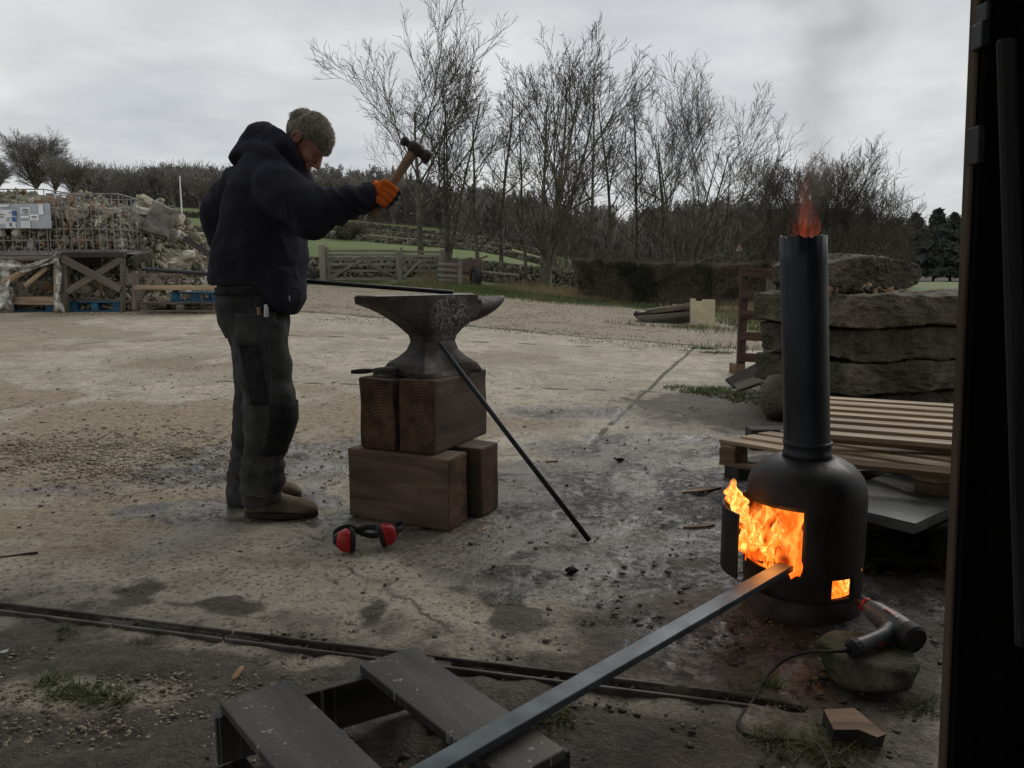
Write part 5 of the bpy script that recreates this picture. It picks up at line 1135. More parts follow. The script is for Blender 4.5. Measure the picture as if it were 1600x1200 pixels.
boulder('clod', G(893, 897)-Vector((0, 0, .004)), (.022, .014, .013), 8, M['charred'], 'black lump of charred wood on the concrete in front of the leaning rod', 'charred lump', sub=3, amp=.9)
boulder('clod', G(968, 721), (.03, .018, .012), 18, M['charred'], 'dark lump on the concrete beyond the leaning rod', 'charred lump', sub=2, amp=.9)
# a white rag scrap in the mud, left
boulder('pale_stone', G(14, 1020)-Vector((0, 0, .006)), (.028, .014, .008), 4, M['rubble_white'], 'small flat pale stone in the mud at the left edge', 'stone', sub=3)
# ================================================================== pallets, sheet and slabs at right
def flat_pallet(name, FL, FR, depth, th, m, label, group, ntop=6, seed=0, wood2=None, slatw=None, parent=None, lower=True, cat='pallet'):
    """FL, FR: front corners of the deck top. slats run from FL to FR"""
    X = (FR-FL); L_ = X.length; X.normalize(); Y_ = Vector((-X.y, X.x, 0)).normalized(); Zv = X.cross(Y_)
    r = root(name, (FL+FR)/2-Zv*th+Y_*depth/2, label, cat, group); rnd = random.Random(seed); sw = slatw or depth/ntop*.66
    for i in range(ntop):
        y = sw/2+(depth-sw)*i/(ntop-1); a = FL+Y_*y-Zv*.010; o = beam('slat', a+X*rnd.uniform(-.01, .01), a+X*(L_+rnd.uniform(-.01, .01)), sw*rnd.uniform(.93, 1.05), .018, m, r, up=Zv, b=.002, jit=.0015, seed=seed+i)
    for j, x in enumerate((.05, L_/2, L_-.05)):
        a = FL+X*x-Zv*.030; beam('cross_board', a+Y_*.01, a+Y_*(depth-.01), .10, .018, m, r, up=Zv, b=.002, seed=seed+30+j)
        for k_, y in enumerate((.05, depth/2, depth-.05)): c = FL+X*x+Y_*y-Zv*(.04+(th-.058)/2); beam('block', c-X*.05, c+X*.05, .09, th-.060, wood2 or m, r, up=Zv, b=.003, seed=seed+50+j*3+k_)
    if lower:
        for k_, y in enumerate((.05, depth/2, depth-.05)): a = FL+Y_*y-Zv*(th-.010); beam('bottom_board', a, a+X*L_, .095, .018, wood2 or m, r, up=Zv, b=.002, seed=seed+80+k_)
    return r
# metal-faced board on its support
z3 = .205
SH = [Pz(1330, 792, z3), Pz(1430, 818, z3), Pz(1452, 768, z3), Pz(1335, 728, z3)]
X_ = (SH[1]-Pz(1240, 772, z3)).normalized(); Yv = Vector((-X_.y, X_.x, 0)); fr = SH[1]
M['zinc'] = mat('zinc_sheet', (0.06, 0.062, 0.062), (0.15, 0.155, 0.155), scale=8, rough=.32, rough2=.55, bump=.25, metal=.5, det=9, c3=(.2, .2, .19))
r = root('metal_sheet', fr-X_*.2+Yv*.35-Vector((0, 0, .04)), 'scratched grey metal-faced board lying under the pale pallets', 'metal sheet')
o = beam('sheet', fr-X_*.36+Yv*.36-Vector((0, 0, .004)), fr+Yv*.36-Vector((0, 0, .004)), .72, .008, M['zinc'], r, b=.001); beam('rim', fr-X_*.355-Vector((0, 0, .022))+Yv*.004, fr-Vector((0, 0, .022))+Yv*.004, .008, .028, M['zinc'], r, b=.001); beam('rim', fr-X_*.004+Yv*.01-Vector((0, 0, .022)), fr-X_*.004+Yv*.71-Vector((0, 0, .022)), .008, .028, M['zinc'], r, b=.001)
flat_pallet('dark_pallet', Vector((fr.x-.18, fr.y+.14, .162)), Vector((fr.x+.60, fr.y+.06, .162)), .75, .145, M['dark_wood'], 'dark wet pallet at the bottom of the stack under the metal sheet', None, 5, 70)
# middle pallet (tilted down to the left)
FL2 = P(1122, 686, 3.62); FR2 = P(1468, 741, 2.70); Xm = (FR2-FL2)
flat_pallet('wooden_pallet', FL2, FR2, .95, .125, M['pale_wood'], 'pale wooden pallet under the top one, its left corner sticking out past the stove', 'pale wooden pallets right of the stove', 7, 5, M['brown_wood'])
FL1 = Vector((1.10, 2.86, .412)); FR1 = FL1+Vector((.9, -.43, 0)).normalized()*1.2
flat_pallet('wooden_pallet', FL1-Vector((.02, 0, 0)), FR1, 1.0, .125, M['pale_wood'], 'topmost pale slatted wooden pallet right of the stove pipe', 'pale wooden pallets right of the stove', 7, 25, M['brown_wood'], .075)
o = beam('timber_offcut', G(1168, 700)+Vector((0, 0, .06)), G(1215, 700)+Vector((.12, .0, .06)), .12, .12, M['dark_wood']); props(o, 'short dark timber offcut on the ground left of the stove pipe', 'timber')
c_ = G(1140, 745); 
boulder('rock', G(1206, 655)-Vector((-.05, .0, .02)), (.16, .18, .19), 33, M['stone'], 'brown boulder on the ground just left of the stove pipe', rz=.5, sub=3)
o = beam('timber_offcut', Vector((FL2.x+.10, FL2.y+.10, .03)), Vector((FL2.x+.35, FL2.y+.25, .03)), .10, max(.03, (FL2.z-.125)), M['dark_wood']); props(o, 'dark packing timber under the left corner of the lower pale pallet', 'timber')
# stone slabs
def slab(pl, pr, z0, z1, depth, seed, label, endcut=.12, m='stone', roundy=0.0, shear=0):
    """front bottom edge runs from pl to pr (x, y)"""
    X = Vector((pr[0]-pl[0], pr[1]-pl[1], 0)); L_ = X.length; X.normalize(); Yv_ = Vector((-X.y, X.x, 0)); h = z1-z0
    bm = bmesh.new(); bmesh.ops.create_cube(bm, size=1); bmesh.ops.subdivide_edges(bm, edges=bm.edges[:], cuts=1, use_grid_fill=True)
    for _ in range(4): bmesh.ops.subdivide_edges(bm, edges=bm.edges[:], cuts=1, use_grid_fill=True)
    for v_ in bm.verts:
        p = v_.co*2
        a = (abs(p.x)**24+abs(p.y)**24+abs(p.z)**(24))**(1/24); rr = Vector((p.x/a, p.y/a, p.z/a))
        if roundy:
            k = roundy; s = max(0, abs(rr.x)-.35)/.65; rr.z *= 1-k*s**1.7
        q = Vector((rr.x*L_/2, rr.y*depth/2, rr.z*h/2)); w = q+Vector((seed*3.1, seed*1.7, 0))
        face = n3(w*1.6)*.035+round(n3(w*3.5)*3)/3*.035+n3(w*9)*.020+n3(w*20)*.013+n3(w*42)*.008
        ridge = abs(n3(Vector((w.x*6, w.y*6, w.z*3))))*.022
        nn = Vector((rr.x**5, rr.y**5, rr.z**5*.45)); nn = nn.normalized() if nn.length > 1e-6 else Vector((0, 0, 1))
        q += nn*(face-ridge); q.x += shear*q.z
        v_.co = q
    c = Vector((pl[0], pl[1], 0))+X*L_/2+Yv_*depth/2
    T = Matrix(((X.x, Yv_.x, 0, c.x), (X.y, Yv_.y, 0, c.y), (0, 0, 1, (z0+z1)/2), (0, 0, 0, 1)))
    vs = [v_.co.copy() for v_ in bm.verts]; fs = [[v_.index for v_ in fc.verts] for fc in bm.faces]; bm.free()
    o = obj('stone_slab', mesh('stone_slab', vs, fs, M[m], False), None, T); props(o, label, 'stone slab', 'stacked sandstone slabs'); return o
def sl_(px, py, Y): p = P(px, py, Y); return p
Ys = 5.3
zt = lambda px, py: P(px, py, Ys).z
CN = (2.30, 5.0); XS = (.93, .365)
def zc_(py): return P(1350, py, 5.0).z
def slab2(off, back, L_, z0, z1, depth, seed, label, **k):
    x = CN[0]+XS[0]*off-XS[1]*back; y = CN[1]+XS[1]*off+XS[0]*back; return slab((x, y), (x+XS[0]*L_, y+XS[1]*L_), z0, z1, depth, seed, label, **k)
slab2(.02, .10, 2.0, -.05, zc_(626), 1.0, 1, 'lowest sandstone slab, mostly hidden behind the pale pallets')
slab2(-.04, .02, 1.9, zc_(622), zc_(571), 1.05, 2, 'second sandstone slab from the bottom of the stack')
slab2(.0, .05, 1.95, zc_(568), zc_(516), 1.0, 3, 'middle sandstone slab, dark band between the two thickest ones')
slab2(-.06, -.03, 1.75, zc_(513), zc_(461), 1.12, 4, 'thick sandstone slab with stone chips lying on top, second from the top')
slab2(-.02, .36, .92, zc_(461)+.012, P(1400, 402, 5.5).z, .55, 5, 'rounded topmost sandstone slab of the stack', roundy=.45)
rnd = random.Random(8); cr = root('stone_chips', (2.05, 5.25, zc_(461)), 'small heap of broken brown stone chips on the second slab from the top', 'stone chips')
for i in range(46):
    px = rnd.uniform(1292, 1392); Y_ = 5.10+rnd.uniform(-.02, .20)+abs(px-1350)*.0012; p = P(px, 458, Y_); p.z = zc_(461)+rnd.uniform(.005, .05)*(1-abs(px-1335)/75)
    s = rnd.uniform(.03, .085); obj('stone_chip', hull_mesh(rnd.randrange(24), 'rubble_brown' if rnd.random() < .35 else 'stone', 'stone_chip'), cr, Matrix.Translation(p) @ rmat(rnd) @ Matrix.Diagonal((s, s*.8, s*.4, 1)))
# standing red pallet
def stand_pallet():
    a = G(1152, 584); b_ = G(1225, 590); b_ = Vector((a.x+.95, a.y+.10, 0)); H = P(1152, 427, a.y).z; X = (b_-a).normalized(); Yv_ = Vector((-X.y, X.x, 0))
    r = root('standing_pallet', a, 'dark red wooden pallet standing upright behind the slabs, left of the stove pipe', 'pallet')
    for x in (.03, .30, .93): beam('upright', a+X*x, a+X*x+Vector((0, 0, H)), .075, .05, M['red_wood'] if x != .30 else M['grey_wood'], r, up=Yv_, seed=int(x*100))
    for i, py in enumerate((433, 468, 499, 532, 565)):
        z = P(1160, py, a.y).z; beam('slat', a+Vector((0, 0, z))-Yv_*.036, b_+Vector((0, 0, z))-Yv_*.036, .075, .018, M['red_wood'], r, up=(0, 0, 1), seed=i) if False else beam('slat', a+Vector((0, 0, z))-Yv_*.036, b_+Vector((0, 0, z))-Yv_*.036, .018, .085, M['red_wood'], r, up=(0, 0, 1), seed=i)
    for x in (.0, .93): beam('foot_block', a+X*x+Vector((0, 0, .05))-Yv_*.06, a+X*(x)+Vector((0, 0, .05))+Yv_*.1, .09, .10, M['brown_wood'], r)
stand_pallet()
o = beam('plastic_sheet', P(1196, 463, 7.6), P(1222, 457, 7.5), .16, .01, M['white_paint'], up=(0, -.3, 1)); props(o, 'scrap of white sheet stuck in the standing red pallet', 'sheet')
o = beam('plank', G(1140, 606)+Vector((0, 0, .03)), P(1192, 574, 6.6), .14, .03, M['dark_wood'], up=(0, -.5, 1)); props(o, 'dark plank leaning against the foot of the slab stack', 'plank')
o = beam('plank', G(1150, 612)+Vector((0, 0, .03)), P(1214, 585, 6.3), .10, .03, M['grey_wood'], up=(0, -.5, 1)); props(o, 'grey plank lying beside the dark one at the foot of the slab stack', 'plank')
o = beam('blue_offcut', G(1190, 604)+Vector((0, 0, .03)), G(1222, 606)+Vector((0, 0, .03)), .16, .06, M['blue_paint']); props(o, 'small bright blue board end between plank and slab stack', 'board')
# timber heap and cream panel
tp = root('timber_heap', G(1035, 512), 'low heap of long weathered grey timbers in front of the hedge', 'timber heap')
for i, (x0, y0, x1, y1, w) in enumerate([(994, 506, 1082, 500, 10), (998, 498, 1082, 490, 9), (1000, 492, 1078, 484, 8), (1010, 487, 1080, 478, 7), (994, 488, 1010, 505, 8), (1006, 500, 1078, 494, 8)]):
    Yt = 14.6+.12*(i % 3); a = P(x0, y0, Yt+.3*(i > 2)); b_ = P(x1, y1, Yt+.2); beam('beam', a, b_, .16, .10, M['grey_wood'] if i % 2 else M['dark_wood'], tp, jit=.012, b=.01, seed=i)
a = P(1080, 513, 14.3); a.z = float(gz(a.x, 14.3)); w_ = 37/1200*14.3; hh = P(1080, 467, 14.3).z-a.z
vs = [(a.x, 14.3, a.z-.02), (a.x+w_, 14.32, a.z-.02), (a.x+w_, 14.35, a.z+hh*.96), (a.x+w_*.52, 14.35, a.z+hh*.97), (a.x+w_*.5, 14.35, a.z+hh*.90), (a.x+w_*.2, 14.35, a.z+hh*.90), (a.x+w_*.18, 14.35, a.z+hh), (a.x, 14.34, a.z+hh)]
n = 8; vs2 = [(x, y+.12, z) for x, y, z in vs]; fs = [tuple(range(n))[::-1][::-1], tuple(n+i for i in range(n))[::-1]]+[(i, n+i, n+(i+1) % n, (i+1) % n) for i in range(n)]
o = wobj('cream_panel', vs+vs2, fs, M['cream']); props(o, 'cream coloured notched panel standing upright at the end of the timber heap', 'panel')
# ================================================================== LEFT: stillages, cages, rubble
YL = 13.0
def PL(px, py, Y=YL): return P(px, py, Y)
def lb(name, a, b_, w, t, m, parent, up=(0, -1, 0), seed=0, dy=0.0):
    A_ = PL(*a)+Vector((0, dy, 0)); B_ = PL(*b_)+Vector((0, dy, 0)); return beam(name, A_, B_, w, t, m, parent, up=up, b=.006, seed=seed, jit=.004)
gl = lambda px: float(gz(PL(px, 487).x, YL))
# stillage with plastic wrap
s1 = root('timber_stillage', PL(40, 488), 'wrecked open timber crate hung with torn plastic wrap at the left edge', 'crate')
lb('rail', (-40, 470), (92, 470), .13, .05, M['pale_wood'], s1, seed=1); lb('rail', (-40, 404), (96, 402), .10, .06, M['grey_wood'], s1, seed=2, dy=.02)
lb('brace', (-6, 450), (48, 420), .10, .04, M['pale_wood'], s1, seed=3, dy=-.05); lb('brace', (42, 447), (76, 418), .07, .04, M['pale_wood'], s1, seed=4, dy=-.05); lb('brace', (10, 444), (50, 466), .05, .04, M['grey_wood'], s1, seed=5, dy=.1)
lb('post', (88, 487), (88, 402), .06, .06, M['pale_wood'], s1, seed=6); lb('post', (-30, 487), (-30, 400), .09, .08, M['grey_wood'], s1, seed=7)
for dy in (1.0,): lb('rail', (-40, 408), (96, 406), .10, .06, M['grey_wood'], s1, dy=dy); lb('post', (88, 487), (88, 402), .09, .08, M['grey_wood'], s1, dy=dy); lb('rail', (-40, 470), (92, 470), .12, .05, M['grey_wood'], s1, dy=dy)
def cloth(name, pts_top, drop, n, label, parent=None, seed=0, th=.0):
    rnd = random.Random(seed); m_ = 14; vs = []; path = smooth_path(pts_top, n); 
    for i, p in enumerate(path):
        d = drop if np.isscalar(drop) else np.interp(i/(len(path)-1), np.linspace(0, 1, len(drop)), drop)
        for j in range(m_):
            t = j/(m_-1); vs.append(p+Vector((.02*math.sin(i*.9+j*.6)+.03*t*math.sin(i*.35), -.045*math.sin(t*9+i*.25)-.05*t, -d*t+.015*math.sin(i*.8+t*5))))
    fs = [(i*m_+j, (i+1)*m_+j, (i+1)*m_+j+1, i*m_+j+1) for i in range(len(path)-1) for j in range(m_-1)]
    o = wobj(name, vs, fs, M['wrap'], parent, True); s = o.modifiers.new('thick', 'SOLIDIFY'); s.thickness = .008; return o
def wrapmat():
    m, nt, b = newmat('plastic_wrap'); b.inputs['Base Color'].default_value = (.55, .54, .50, 1); b.inputs['Roughness'].default_value = .45
    N = nt.nodes; L = nt.links; tc = N.new('ShaderNodeTexCoord'); n = N.new('ShaderNodeTexNoise'); n.inputs['Scale'].default_value = 6; n.inputs['Detail'].default_value = 6; n.inputs['Distortion'].default_value = 1.5; L.new(tc.outputs['Object'], n.inputs[0])
    r = N.new('ShaderNodeMapRange'); r.inputs[1].default_value = .35; r.inputs[2].default_value = .6; r.inputs[3].default_value = .5; r.inputs[4].default_value = 1.0; L.new(n.outputs[0], r.inputs[0]); L.new(r.outputs[0], b.inputs['Alpha'])
    rc = N.new('ShaderNodeValToRGB'); rc.color_ramp.elements[0].color = (.22, .20, .17, 1); rc.color_ramp.elements[1].color = (.62, .60, .55, 1); rc.color_ramp.elements[0].position = .4; rc.color_ramp.elements[1].position = .62; L.new(n.outputs[0], rc.inputs[0]); L.new(rc.outputs[0], b.inputs['Base Color']); return m
M['wrap'] = wrapmat()
Yw = YL-.08
w = root('plastic_wrap', PL(40, 485, Yw), 'torn dirty white plastic wrap draped over the left timber crate', 'plastic wrap')
cloth('swag', [P(-20, 398, Yw), P(12, 402, Yw), P(45, 412, Yw), P(88, 397, Yw)], [.35, .20, .13, .12], 8, '', w, 1)
cloth('hanging', [P(-12, 412, Yw), P(2, 410, Yw), P(14, 412, Yw)], [.8, .85, .8], 5, '', w, 2)
cloth('hanging', [P(0, 448, Yw-.02), P(8, 448, Yw-.02), P(20, 450, Yw-.02)], [.38, .40, .36], 5, '', w, 4)
cloth('hanging', [P(84, 400, Yw), P(88, 400, Yw), P(92, 404, Yw)], [.9, .93, .9], 4, '', w, 5)
# stillage with X brace
s2 = root('timber_stillage', PL(145, 488), 'grey timber crate with a crossed brace carrying a wire cage of rubble', 'crate')
for px in (102, 192): lb('post', (px, 488), (px, 398), .11 if px < 150 else .06, .08, M['grey_wood'], s2, seed=px)
for px in (102, 192): lb('post', (px, 488), (px, 398), .10, .08, M['grey_wood'], s2, seed=px+1, dy=1.0)
lb('brace', (101, 404), (192, 452), .125, .03, M['grey_wood'], s2, seed=3, dy=-.07); lb('brace', (107, 456), (190, 406), .105, .03, M['grey_wood'], s2, seed=4, dy=-.035)
lb('rail', (98, 398), (196, 398), .09, .1, M['dark_wood'], s2, seed=8); lb('rail', (98, 398), (196, 398), .08, .1, M['dark_wood'], s2, seed=9, dy=1.0); lb('rail', (105, 470), (190, 472), .06, .05, M['grey_wood'], s2, seed=10, dy=.3)
# third, broken stillage
s3 = root('timber_stillage', PL(240, 485), 'low broken timber crate in front of the rubble heap', 'crate')
lb('post', (211, 484), (211, 424), .08, .07, M['grey_wood'], s3, seed=1); lb('post', (197, 480), (197, 416), .06, .05, M['dark_wood'], s3, seed=2, dy=.3); lb('post', (276, 462), (276, 429), .10, .05, M['grey_wood'], s3, seed=3)
lb('rail', (208, 430), (284, 431), .06, .05, M['grey_wood'], s3, seed=4); lb('brace', (219, 470), (242, 430), .07, .04, M['grey_wood'], s3, seed=5, dy=-.05); lb('brace', (240, 430), (258, 452), .07, .04, M['grey_wood'], s3, seed=6, dy=-.05); lb('post', (246, 456), (246, 430), .05, .04, M['grey_wood'], s3, seed=7, dy=-.03)
o = beam('plank', PL(216, 449, 12.8), PL(341, 450, 12.8), .3, .07, M['pale_wood'], b=.004); props(o, 'pale plank lying across the blue pallet in front of the rubble heap', 'plank')
def simple_pallet(name, x0, x1, ytop, ybot, Y, m, label, depth=.9, bm_=None):
    a = P(x0, ybot, Y); b_ = P(x1, ybot, Y); zt_ = P(x0, ytop, Y).z; r = root(name, (a+b_)/2, label, 'pallet', 'pallets under the rubble cages'); h = zt_-a.z; L_ = b_.x-a.x
    for i in range(5): y = .05+(depth-.1)*i/4; beam('slat', (a.x, Y+y, zt_-.012), (b_.x, Y+y, zt_-.012), .12, .024, m, r, seed=i)
    for i in range(3):
        x = a.x+.07+(L_-.14)*i/2
        for j in range(2): beam('block', (x-.06, Y+.06+j*(depth-.15), a.z+h*.48), (x+.06, Y+.06+j*(depth-.15), a.z+h*.48), .11, h-.05, bm_ or m, r, seed=i*3+j)
    for j in range(2): beam('bottom_board', (a.x, Y+.06+j*(depth-.15), a.z+.012), (b_.x, Y+.06+j*(depth-.15), a.z+.012), .11, .024, bm_ or m, r, seed=j)
simple_pallet('blue_pallet', 266, 342, 457, 472, 12.85, M['blue_paint'], 'bright blue pallet lying on a grey one in front of the rubble heap')
simple_pallet('grey_pallet', 218, 344, 472, 487, 12.8, M['grey_wood'], 'grey weathered pallet on the ground under the blue pallet')
simple_pallet('blue_pallet', 108, 188, 471, 487, 13.15, M['blue_paint'], 'dark blue pallet under the crate with the crossed brace')
simple_pallet('blue_pallet', -50, 84, 472, 487, 13.15, M['blue_paint'], 'dark blue pallet under the crate hung with plastic wrap')
# wire cages
def cage(px0, px1, pt, pb, Y, depth, label, nb, skew, shelf=None):
    a = P(px0, pb, Y); b_ = P(px1, pb, Y); H = P(px0, pt, Y).z-a.z; r = root('wire_cage', (a+b_)/2, label, 'cage', 'wire cages of rubble on timber crates'); L_ = b_.x-a.x
    rt = .0075
    cor = [Vector((a.x, Y, a.z)), Vector((b_.x, Y, a.z)), Vector((b_.x+skew, Y+depth, a.z)), Vector((a.x+skew, Y+depth, a.z))]
    vm = {}
    for s_ in range(4):
        A_ = cor[s_]; B_ = cor[(s_+1) % 4]; n = nb if s_ % 2 == 0 else 5
        for i in range(n+ (0 if s_ else 0)):
            p = A_.lerp(B_, i/n); key = 'v'
            if key not in vm: v, f = tube([(0, 0, 0), (0, 0, H)], rt, 5); vm[key] = mesh('bar', v, f, M['galv'])
            obj('bar', vm[key], r, Matrix.Translation(p))
        for k_, t in enumerate((.0, .18, .38, .72, 1.0) if s_ in (0, 1) else (0, 1.0)):
            z = Vector((0, 0, H*t)); v, f = tube([A_+z-Vector((0, .012, 0)), B_+z-Vector((0, .012, 0))], .011 if t in (0, 1.0) else .008, 5); wobj('rail', v, f, M['galv'], r)
    v, f = bevbox(L_, depth, .05, .004); obj('tray', mesh('tray', v, f, M['galv']), r, Matrix.Translation(((a.x+b_.x+skew)/2, Y+depth/2, a.z-.03)))
    return r, cor, H
zc = P(140, 398, YL).z
c2_, cor2, H2 = cage(80, 191, 303, 391, YL+.02, 1.0, 'wire cage full of stone rubble on the crate with the crossed brace', 10, -.15)
c1_, cor1, H1 = cage(-60, 76, 296, 393, YL-.02, 1.0, 'wire cage with a grey sign plate and labels at the left edge', 10, .12)
def load(cor, H, label, n, seed, fill=.8):
    r = root('rubble_load', (cor[0]+cor[2])/2, label, 'rubble'); rnd = random.Random(seed); base = cor[0].z+.02
    for i in range(n):
        u = rnd.random(); w_ = rnd.random() if rnd.random() > .55 else rnd.uniform(.0, .14); p = (cor[0].lerp(cor[1], .04+.92*u)).lerp(cor[3].lerp(cor[2], .04+.92*u), .07+.86*w_)
        s = rnd.choice([.06, .07, .09, .12, .17])*rnd.uniform(.8, 1.2); p.z = base+.04+rnd.random()*H*fill*(1-.28*abs(u-.5)*2+.15*w_)
        mm = rnd.choice(['rubble', 'rubble', 'rubble_brown', 'rubble', 'drystone']) if rnd.random() > .06 else 'rubble_white'
        obj('stone', hull_mesh(rnd.randrange(24), mm), r, Matrix.Translation(p) @ rmat(rnd) @ Matrix.Diagonal((s*1.25, s, s*.8, 1)))
    g = np.random.default_rng(seed); k = 1500; u = g.random(k)[:, None]; w_ = g.random(k)[:, None]; c = [np.array(tuple(q)) for q in cor]; pp = (c[0]*(1-u)+c[1]*u)*(1-w_)+(c[3]*(1-u)+c[2]*u)*w_; pp[:, 2] = base+g.random(k)*H*fill*.9*(1-.3*abs(u[:, 0]-.5)*2)
    pp[:, :2] = (pp[:, :2]-pp[:, :2].mean(0))*.93+pp[:, :2].mean(0); v, q = stones_np(pp, g.uniform(.02, .07, k), seed); props(wobj('small_stones', v, q, M['rubble'], r), kind='stuff')
load(cor2, H2, 'mixed building rubble filling the right wire cage', 200, 21, .82)
load(cor1, H1, 'mixed brown rubble filling the left wire cage behind the sign plate', 180, 22, .95)
# plate with labels on cage 1
Yp = YL-.09
pl = root('sign_plate', P(20, 357, Yp), 'grey metal plate with paper labels fixed to the left wire cage', 'sign')
def quadbox(name, x0, y0, x1, y1, Y, m, parent, th=.012):
    a = P(x0, y1, Y); b_ = P(x1, y0, Y); v, f = bevbox(b_.x-a.x, th, b_.z-a.z, .001 if th > .004 else 0); return obj(name, mesh(name, v, f, m), parent, Matrix.Translation(((a.x+b_.x)/2, Y, (a.z+b_.z)/2)))
M['plate'] = mat('plate_metal', (0.22, 0.24, 0.26), (0.36, 0.38, 0.40), scale=3, rough=.4, metal=.4, bump=.05)
M['paper'] = mat('paper', (0.62, 0.64, 0.65), (0.78, 0.79, 0.79), scale=5, rough=.7, bump=0)
M['ink'] = mat('ink', (0.01, 0.01, 0.012), (0.02, 0.02, 0.02), scale=5, rough=.6, bump=0)
M['label_blue'] = mat('label_blue', (0.03, 0.10, 0.30), (0.05, 0.15, 0.36), scale=5, rough=.6, bump=0)
quadbox('plate', -60, 318, 78, 357, Yp, M['plate'], pl)
for i, (x0, y0, x1, y1) in enumerate([(-40, 328, 24, 350), (32, 324, 47, 334), (47, 335, 60, 344), (61, 319, 67, 335), (33, 345, 47, 356), (10, 347, 24, 356), (-30, 320, 14, 323), (32, 337, 45, 341)]): quadbox('paper_label', x0, y0, x1, y1, Yp-.010-.0015*i, M['paper'], pl, .003)
for (x0, y0, x1, y1) in [(19, 329, 24, 337), (19, 339, 24, 346)]: quadbox('blue_mark', x0, y0, x1, y1, Yp-.026, M['label_blue'], pl, .002)
def text(body, px, py, Y, size, m, parent, name='lettering'):
    cu = bpy.data.curves.new(name, 'FONT'); cu.body = body; cu.size = size; cu.align_x = 'CENTER'; cu.align_y = 'CENTER'; cu.extrude = .001; cu.offset = size*.01; cu.materials.append(m)
    ob = bpy.data.objects.new('tmpt', cu); COL.objects.link(ob); dg = bpy.context.evaluated_depsgraph_get(); me = bpy.data.meshes.new_from_object(ob.evaluated_get(dg)); bpy.data.objects.remove(ob); me.name = name
    me.materials.clear(); me.materials.append(m); return obj(name, me, parent, Matrix.Translation(P(px, py, Y)) @ Matrix.Rotation(math.pi/2, 4, 'X'))
text('R', 17, 351.5, Yp-.024, .09, M['ink'], pl); 
for i, (px, py, w_) in enumerate([(39, 327, 9), (39, 329.5, 11), (40, 332, 8), (53, 338, 9), (53, 340.5, 7), (15, 332, 3), (13, 341, 5), (12, 344, 6), (0, 335, 14), (0, 339, 12)]): quadbox('print_line', px-w_/2, py-.5, px+w_/2, py+.5, Yp-.027, M['ink'], pl, .002)
# big rubble heap
hx = [-80, 20, 60, 100, 150, 190, 215, 228, 250, 272, 290, 310, 335, 352]; hy = [300, 304, 312, 302, 316, 330, 322, 312, 330, 352, 372, 384, 402, 440]
def heap_pt(px, s, jit=0):
    """s = 0 toe, 1 crest"""
    Y = 13.35+2.1*s; crest = P(px, float(np.interp(px, hx, hy)), 15.4).z; x = (px-800)/F*14.4*1.0; g0 = float(gz(x, Y)); z = g0+(crest-g0)*(s**.85); return Vector((x, Y, z))
heap = root('rubble_heap', heap_pt(250, .3), 'tall heap of broken concrete, stone and soil behind the timber crates', 'rubble heap')
vs = []; fs = []; nu, ns = 60, 22
for i in range(nu+1):
    px = -80+432*i/nu
    for j in range(ns+1):
        p = heap_pt(px, j/ns*1.0) if j <= ns*.8 else heap_pt(px, .8)+Vector((0, (j/ns-.8)*8, -(j/ns-.8)*5*(heap_pt(px, .8).z-.4)*.8))
        q = p+Vector((n3(p*2.2)*.12, 0, n3(p*1.9)*.16+n3(p*6)*.05)); vs.append(q)
for i in range(nu):
    for j in range(ns): a = i*(ns+1)+j; fs.append((a, a+ns+1, a+ns+2, a+1))
wobj('soil', vs, fs, M['rubble'], heap)
rnd = random.Random(77)
for i in range(290):
    px = rnd.uniform(120, 345); s_ = rnd.uniform(0, 1)**.8; p = heap_pt(px, s_); s = rnd.choice([.06, .07, .09, .11, .14, .19])*rnd.uniform(.8, 1.15); p += Vector((rnd.uniform(-.1, .1), -s*.3, s*rnd.uniform(.0, .45)))
    mm = rnd.choice(['rubble', 'rubble', 'rubble', 'rubble_brown', 'drystone', 'rubble']) if rnd.random() > .10 else 'rubble_white'
    obj('stone', hull_mesh(rnd.randrange(24), mm), heap, Matrix.Translation(p) @ rmat(rnd) @ Matrix.Diagonal((s*1.4, s, s*.6, 1)))
g = np.random.default_rng(5); pp = np.array([tuple(heap_pt(float(g.uniform(-70, 350)), float(g.uniform(0, 1)))+Vector((0, -.04, .04))) for _ in range(3800)]); v, q = stones_np(pp, g.uniform(.02, .09, len(pp)), 6); props(wobj('small_stones', v, q, M['rubble'], heap), kind='stuff')
M['concrete_face'] = mat('broken_concrete', (0.14, 0.13, 0.115), (0.26, 0.245, 0.215), scale=4, rough=.9, bump=.6)
def chunk(c, size, rot, seed, m, label):
    bm = bmesh.new(); bmesh.ops.create_cube(bm, size=1); bmesh.ops.subdivide_edges(bm, edges=bm.edges[:], cuts=5, use_grid_fill=True)
    for v_ in bm.verts: p = v_.co.copy(); q = Vector((p.x*size[0], p.y*size[1], p.z*size[2])); v_.co = q+Vector((n3(q*7+Vector((seed, 0, 0))), n3(q*7+Vector((0, seed, 5))), n3(q*7+Vector((9, 0, seed)))))*.07
    vs = [v_.co.copy() for v_ in bm.verts]; fs = [[v_.index for v_ in fc.verts] for fc in bm.faces]; bm.free(); o = obj('concrete_chunk', mesh('concrete_chunk', vs, fs, m), None, Matrix.Translation(c) @ Euler(rot).to_matrix().to_4x4()); props(o, label, 'concrete chunk'); return o
chunk(P(252, 344, 14.3), (.42, .4, .52), (.1, .35, .5), 3, M['concrete_face'], 'largest grey concrete block tilted on top of the rubble heap')
chunk(P(226, 322, 14.6), (.30, .3, .30), (.3, .5, .2), 5, M['rubble'], 'jagged pale lump at the very top of the rubble heap')
chunk(P(236, 333, 14.4), (.55, .4, .10), (.1, .35, .2), 6, M['rubble_white'], 'pale flat slab lying over the grey block on the rubble heap')
